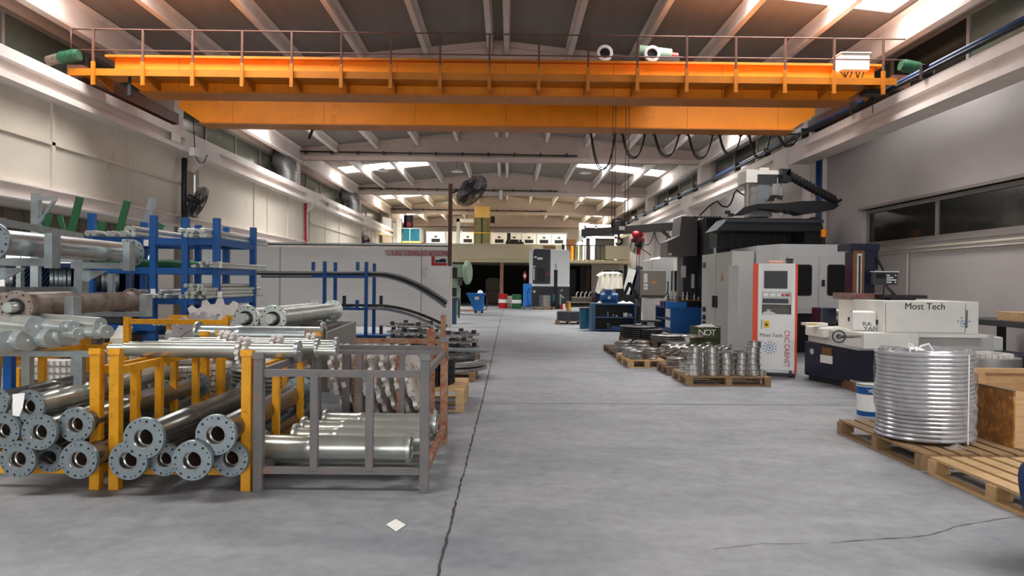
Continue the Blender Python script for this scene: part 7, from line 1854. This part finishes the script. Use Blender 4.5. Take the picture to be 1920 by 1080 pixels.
t = thing('glass_case', 'teal glass case on a wooden base on the mezzanine', 'case', (x(772), d, zf)); 
MB().box(x(755), x(786), d, d + 1.0, z(453.5), z(430)).build('glass_front', M_GLASST, t); MB().box(x(786), x(791), d, d + 1.0, z(453.5), z(431)).build('glass_side', M_GALV, t); MB().box(x(754), x(790), d - .1, d + 1.1, zf, z(453.5)).build('wooden_base', M_PLY, t)
MB().box(x(754), x(788), d - .03, d, z(430), z(429)).build('top_rim', M_PURE, t)
for px in (768,): MB().box(x(px), x(px) + .04, d - .03, d, z(453.5), z(430)).build('case_post', M_PURE, t)
t = thing('desk_monitor', 'dark desk monitor turned aside on the mezzanine', 'monitor', (x(954), 56, zf)); dd = 56.0
a = W(954, 445, dd); MB().box(a.x - .14, a.x + .14, dd, dd + .1, W(954, 451, dd).z, W(954, 437, dd).z).build('screen', M_CHAR, t); MB().box(a.x - .04, a.x + .04, dd, dd + .1, zf, W(954, 451, dd).z).build('monitor_stand', M_BLACK, t)
t = thing('desk_clutter', 'dark keyboard console behind the parapet beside the monitor', 'console', (W(967, 455, dd).x, dd, zf))
MB().box(W(948, 455, dd).x, W(982, 455, dd).x, dd + .2, dd + .8, zf, W(965, 453, dd).z).build('console_body', M_BLACK, t)
for k in range(5): c = W(952 + k * 6, 451, dd); MB().cbox((c.x, dd + .3, c.z), (.2, .2, .16)).build('console_part', M_BLACK, t)
# white glazed office on the mezzanine right
d = 52.5; x = lambda px: W(px, 450, d).x; z = lambda py: W(1120, py, d).z
t = thing('glazed_office', 'white framed glazed cabin on the right of the mezzanine', 'cabin', (x(1125), d, zf))
MB().box(x(1096), x(1157), d + .05, d + 2.2, zf, z(423)).build('cabin_glazing', M_GLASSD, t)
for px0, px1, py0, py1 in ((1094, 1099, 487, 443), (1106, 1112, 487, 443), (1112, 1116, 487, 443), (1152, 1157, 487, 423), (1094, 1157, 447, 443), (1098, 1157, 427, 421), (1116, 1119, 443, 423)): MB().box(x(px0), x(px1), d - .03, d + .05, z(py1), z(py0)) .build('white_frame_bar', M_PURE, t) if py1 < py0 and False else MB().box(x(px0), x(px1), d - .03, d + .05, max(zf, z(py0)), z(py1)).build('white_frame_bar', M_PURE, t)
MB().box(x(1107), x(1116), d - .05, d - .02, max(zf, z(487)), z(443)).build('cabin_door', M_PURE, t)
MB().box(x(1088), x(1108), d + 1, d + 1.1, z(440), z(416)).build('rear_frame', M_PURE, t)
for k, m in enumerate((M_BRONZE, M_YEL, M_BRONZE, M_YGLASS, M_PURE, M_YGLASS)):
    a = W(1069 + k * 4.3, 470, 51); MB().box(a.x - .08, a.x + .07, 51, 51.2, zf, W(1080, 462 - (k % 3) * 2, 51).z).one('upright_board', m, 'narrow upright board, %s from the left behind the black railing' % ORD[k], 'board', 'boards behind the black railing')
MB().box(xb(1063), xb(1082), 67, 67.3, zf, zb(446)).one('brown_door_panel', M_BRONZE, 'brown door-like panel right of the oven cabinets on the mezzanine', 'panel')
c = W(1087, 455, 51.8)
t = thing('ceiling_horn', 'grey bell-shaped lamp near the end of the jib arm', 'lamp', tuple(c)); MB().lathe([(.38, -.2), (.3, -.05), (.12, .1), (.1, .5), (.0, .5)], 22, Matrix.Translation(c)).build('lamp_bell', M_GALV, t); MB().cyl(c + V(0, 0, .45), c + V(0, 0, .9), .06, n=8).build('lamp_rod', M_GALV, t)
MB().cyl((c.x, c.y, zf), c + V(0, 0, -.2), .04, n=8).build('lamp_post', M_GALV, t)
# small white meter box hung on a girder
c = W(939, 365, 43.9); MB().box(c.x - .1, c.x + .1, 43.75, 43.9, c.z - .25, c.z + .25).one('meter_box', M_PURE, 'small white box fixed to the middle of the third girder', 'box')
# ================================================================== person at the right edge (only a knee is in view)
t = thing('seat_crate', 'upturned wooden crate under the seated person at the right edge', 'crate', (3.5, 3.95, 0))
MB().box(3.25, 3.75, 3.72, 4.2, 0, .02).build('crate_side', M_WOODD, t)
for zz in (.02, .17, .32): MB().box(3.25, 3.75, 3.72, 4.2, zz + .01, zz + .12).build('crate_side', M_WOOD, t)
def skin(name, m, parent, chains, root):
    """chains: list of lists of (x,y,z,r); the first vertex of each chain is shared when it repeats an earlier point"""
    vs = []; es = []; rs = []; idx = {}
    for ch in chains:
        prev = None
        for (x, y, z, r) in ch:
            k = (round(x, 4), round(y, 4), round(z, 4))
            if k not in idx: idx[k] = len(vs); vs.append((x, y, z)); rs.append(r)
            i = idx[k]
            if prev is not None: es.append((prev, i))
            prev = i
    inv = chain(parent).inverted()
    me = bpy.data.meshes.new(name); me.from_pydata([inv @ Vector(v) for v in vs], es, [])
    o = bpy.data.objects.new(name, me); COL.objects.link(o); o.parent = parent; me.materials.append(m)
    md = o.modifiers.new('skin', 'SKIN'); md.use_smooth_shade = True
    lay = me.skin_vertices[0].data if me.skin_vertices else None
    if lay is None:
        bm = bmesh.new(); bm.from_mesh(me); bm.verts.layers.skin.verify(); bm.to_mesh(me); bm.free(); lay = me.skin_vertices[0].data
    for i, r in enumerate(rs): lay[i].radius = (r, r)
    ri = idx[tuple(round(c, 4) for c in root)]
    for i in range(len(vs)): lay[i].use_root = (i == ri)
    s = o.modifiers.new('sub', 'SUBSURF'); s.levels = 2; s.render_levels = 2
    return o
k = W(1921, 880, 4.0)
kx, ky, kz = k.x, 4.0, k.z
t = thing('person', 'person in blue jeans sitting at the right edge, only a bent knee in view', 'person', (3.45, 3.95, 0))
pel = (3.45, 3.95, .56)
M_SHIRT = mat('grey_work_shirt', '5b6068', .8, 0, .1, 20)
skin('body', M_SKIN, t, [[(3.45, 3.95, 1.0, .11), (3.43, 3.95, 1.12, .06), (3.40, 3.95, 1.2, .09), (3.395, 3.95, 1.28, .105), (3.41, 3.95, 1.35, .085)],
                         [(3.45, 3.95, 1.0, .11), (3.45, 3.75, 1.01, .042), (3.40, 3.70, .80, .04), (3.20, 3.76, .70, .03), (3.12, 3.78, .69, .028)],
                         [(3.45, 3.95, 1.0, .11), (3.45, 4.15, 1.01, .042), (3.40, 4.20, .80, .04), (3.20, 4.10, .70, .03), (3.12, 4.06, .69, .028)]], (3.45, 3.95, 1.0))
skin('jeans', M_DENIM, t, [[pel + (.13,), (3.32, 3.85, .54, .10), (3.08, 3.80, .57, .085), (kx, 3.80, .59, .078), (3.0, 3.80, .36, .062), (3.06, 3.8, .12, .05)],
                           [pel + (.13,), (3.32, 4.03, .54, .10), (3.05, 4.0, kz, .09), (kx + .03, 4.0, kz, .082), (3.0, 4.02, .30, .065), (3.12, 4.05, .1, .05)]], pel)
skin('shirt', M_SHIRT, t, [[(3.46, 3.95, .64, .135), (3.47, 3.95, .82, .14), (3.46, 3.95, 1.0, .13), (3.44, 3.95, 1.08, .07)],
                           [(3.46, 3.95, 1.0, .13), (3.45, 3.74, 1.02, .08), (3.40, 3.70, .80, .062)], [(3.46, 3.95, 1.0, .13), (3.45, 4.16, 1.02, .08), (3.40, 4.20, .80, .062)]], (3.46, 3.95, .64))
for i, (x, y) in enumerate(((3.06, 3.8), (3.12, 4.05))): skin('shoe', M_BLACK, t, [[(x + .04, y, .05, .045), (x - .05, y, .05, .045), (x - .15, y, .04, .038)]], (x + .04, y, .05))
MB().lathe([(0, .115), (.07, .09), (.1, .03), (.1, -.03), (.08, -.07)], 20, Matrix.Translation((3.44, 3.95, 1.325)) @ Matrix.Rotation(.35, 4, 'Y')).build('hair', M_HAIR, t)
MB().cyl((3.325, 3.95, 1.255), (3.29, 3.95, 1.245), .016, .01, 8).build('nose', M_SKIN, t)
for dy in (-.035, .035): MB().cyl((3.33, 3.95 + dy, 1.28), (3.305, 3.95 + dy, 1.28), .011, n=8).build('eye', M_BLACK, t)
MB().cbox((3.315, 3.95, 1.215), (.015, .045, .01)).build('mouth', M_REDTEXT, t)
for dy in (-.085, .085): MB().cyl((3.40, 3.95 + dy, 1.25), (3.40, 3.95 + dy * 1.15, 1.25), .03, .02, 10).build('ear', M_SKIN, t)
for hy, s in ((3.78, -1), (4.06, 1)):
    ch = [[(3.12, hy, .69, .026), (3.07, hy, .685, .026)]]
    for j in range(4): ch.append([(3.07, hy, .685, .026), (3.04, hy + (j - 1.5) * .02, .685, .009), (3.01, hy + (j - 1.5) * .023, .683 - .004 * abs(j - 1.5), .008), (2.985 + abs(j - 1.6) * .006, hy + (j - 1.5) * .024, .67, .007)])
    ch.append([(3.12, hy, .69, .026), (3.09, hy - s * .035, .68, .011), (3.06, hy - s * .05, .675, .009)])
    skin('hand', M_SKIN, t, ch, (3.12, hy, .69))
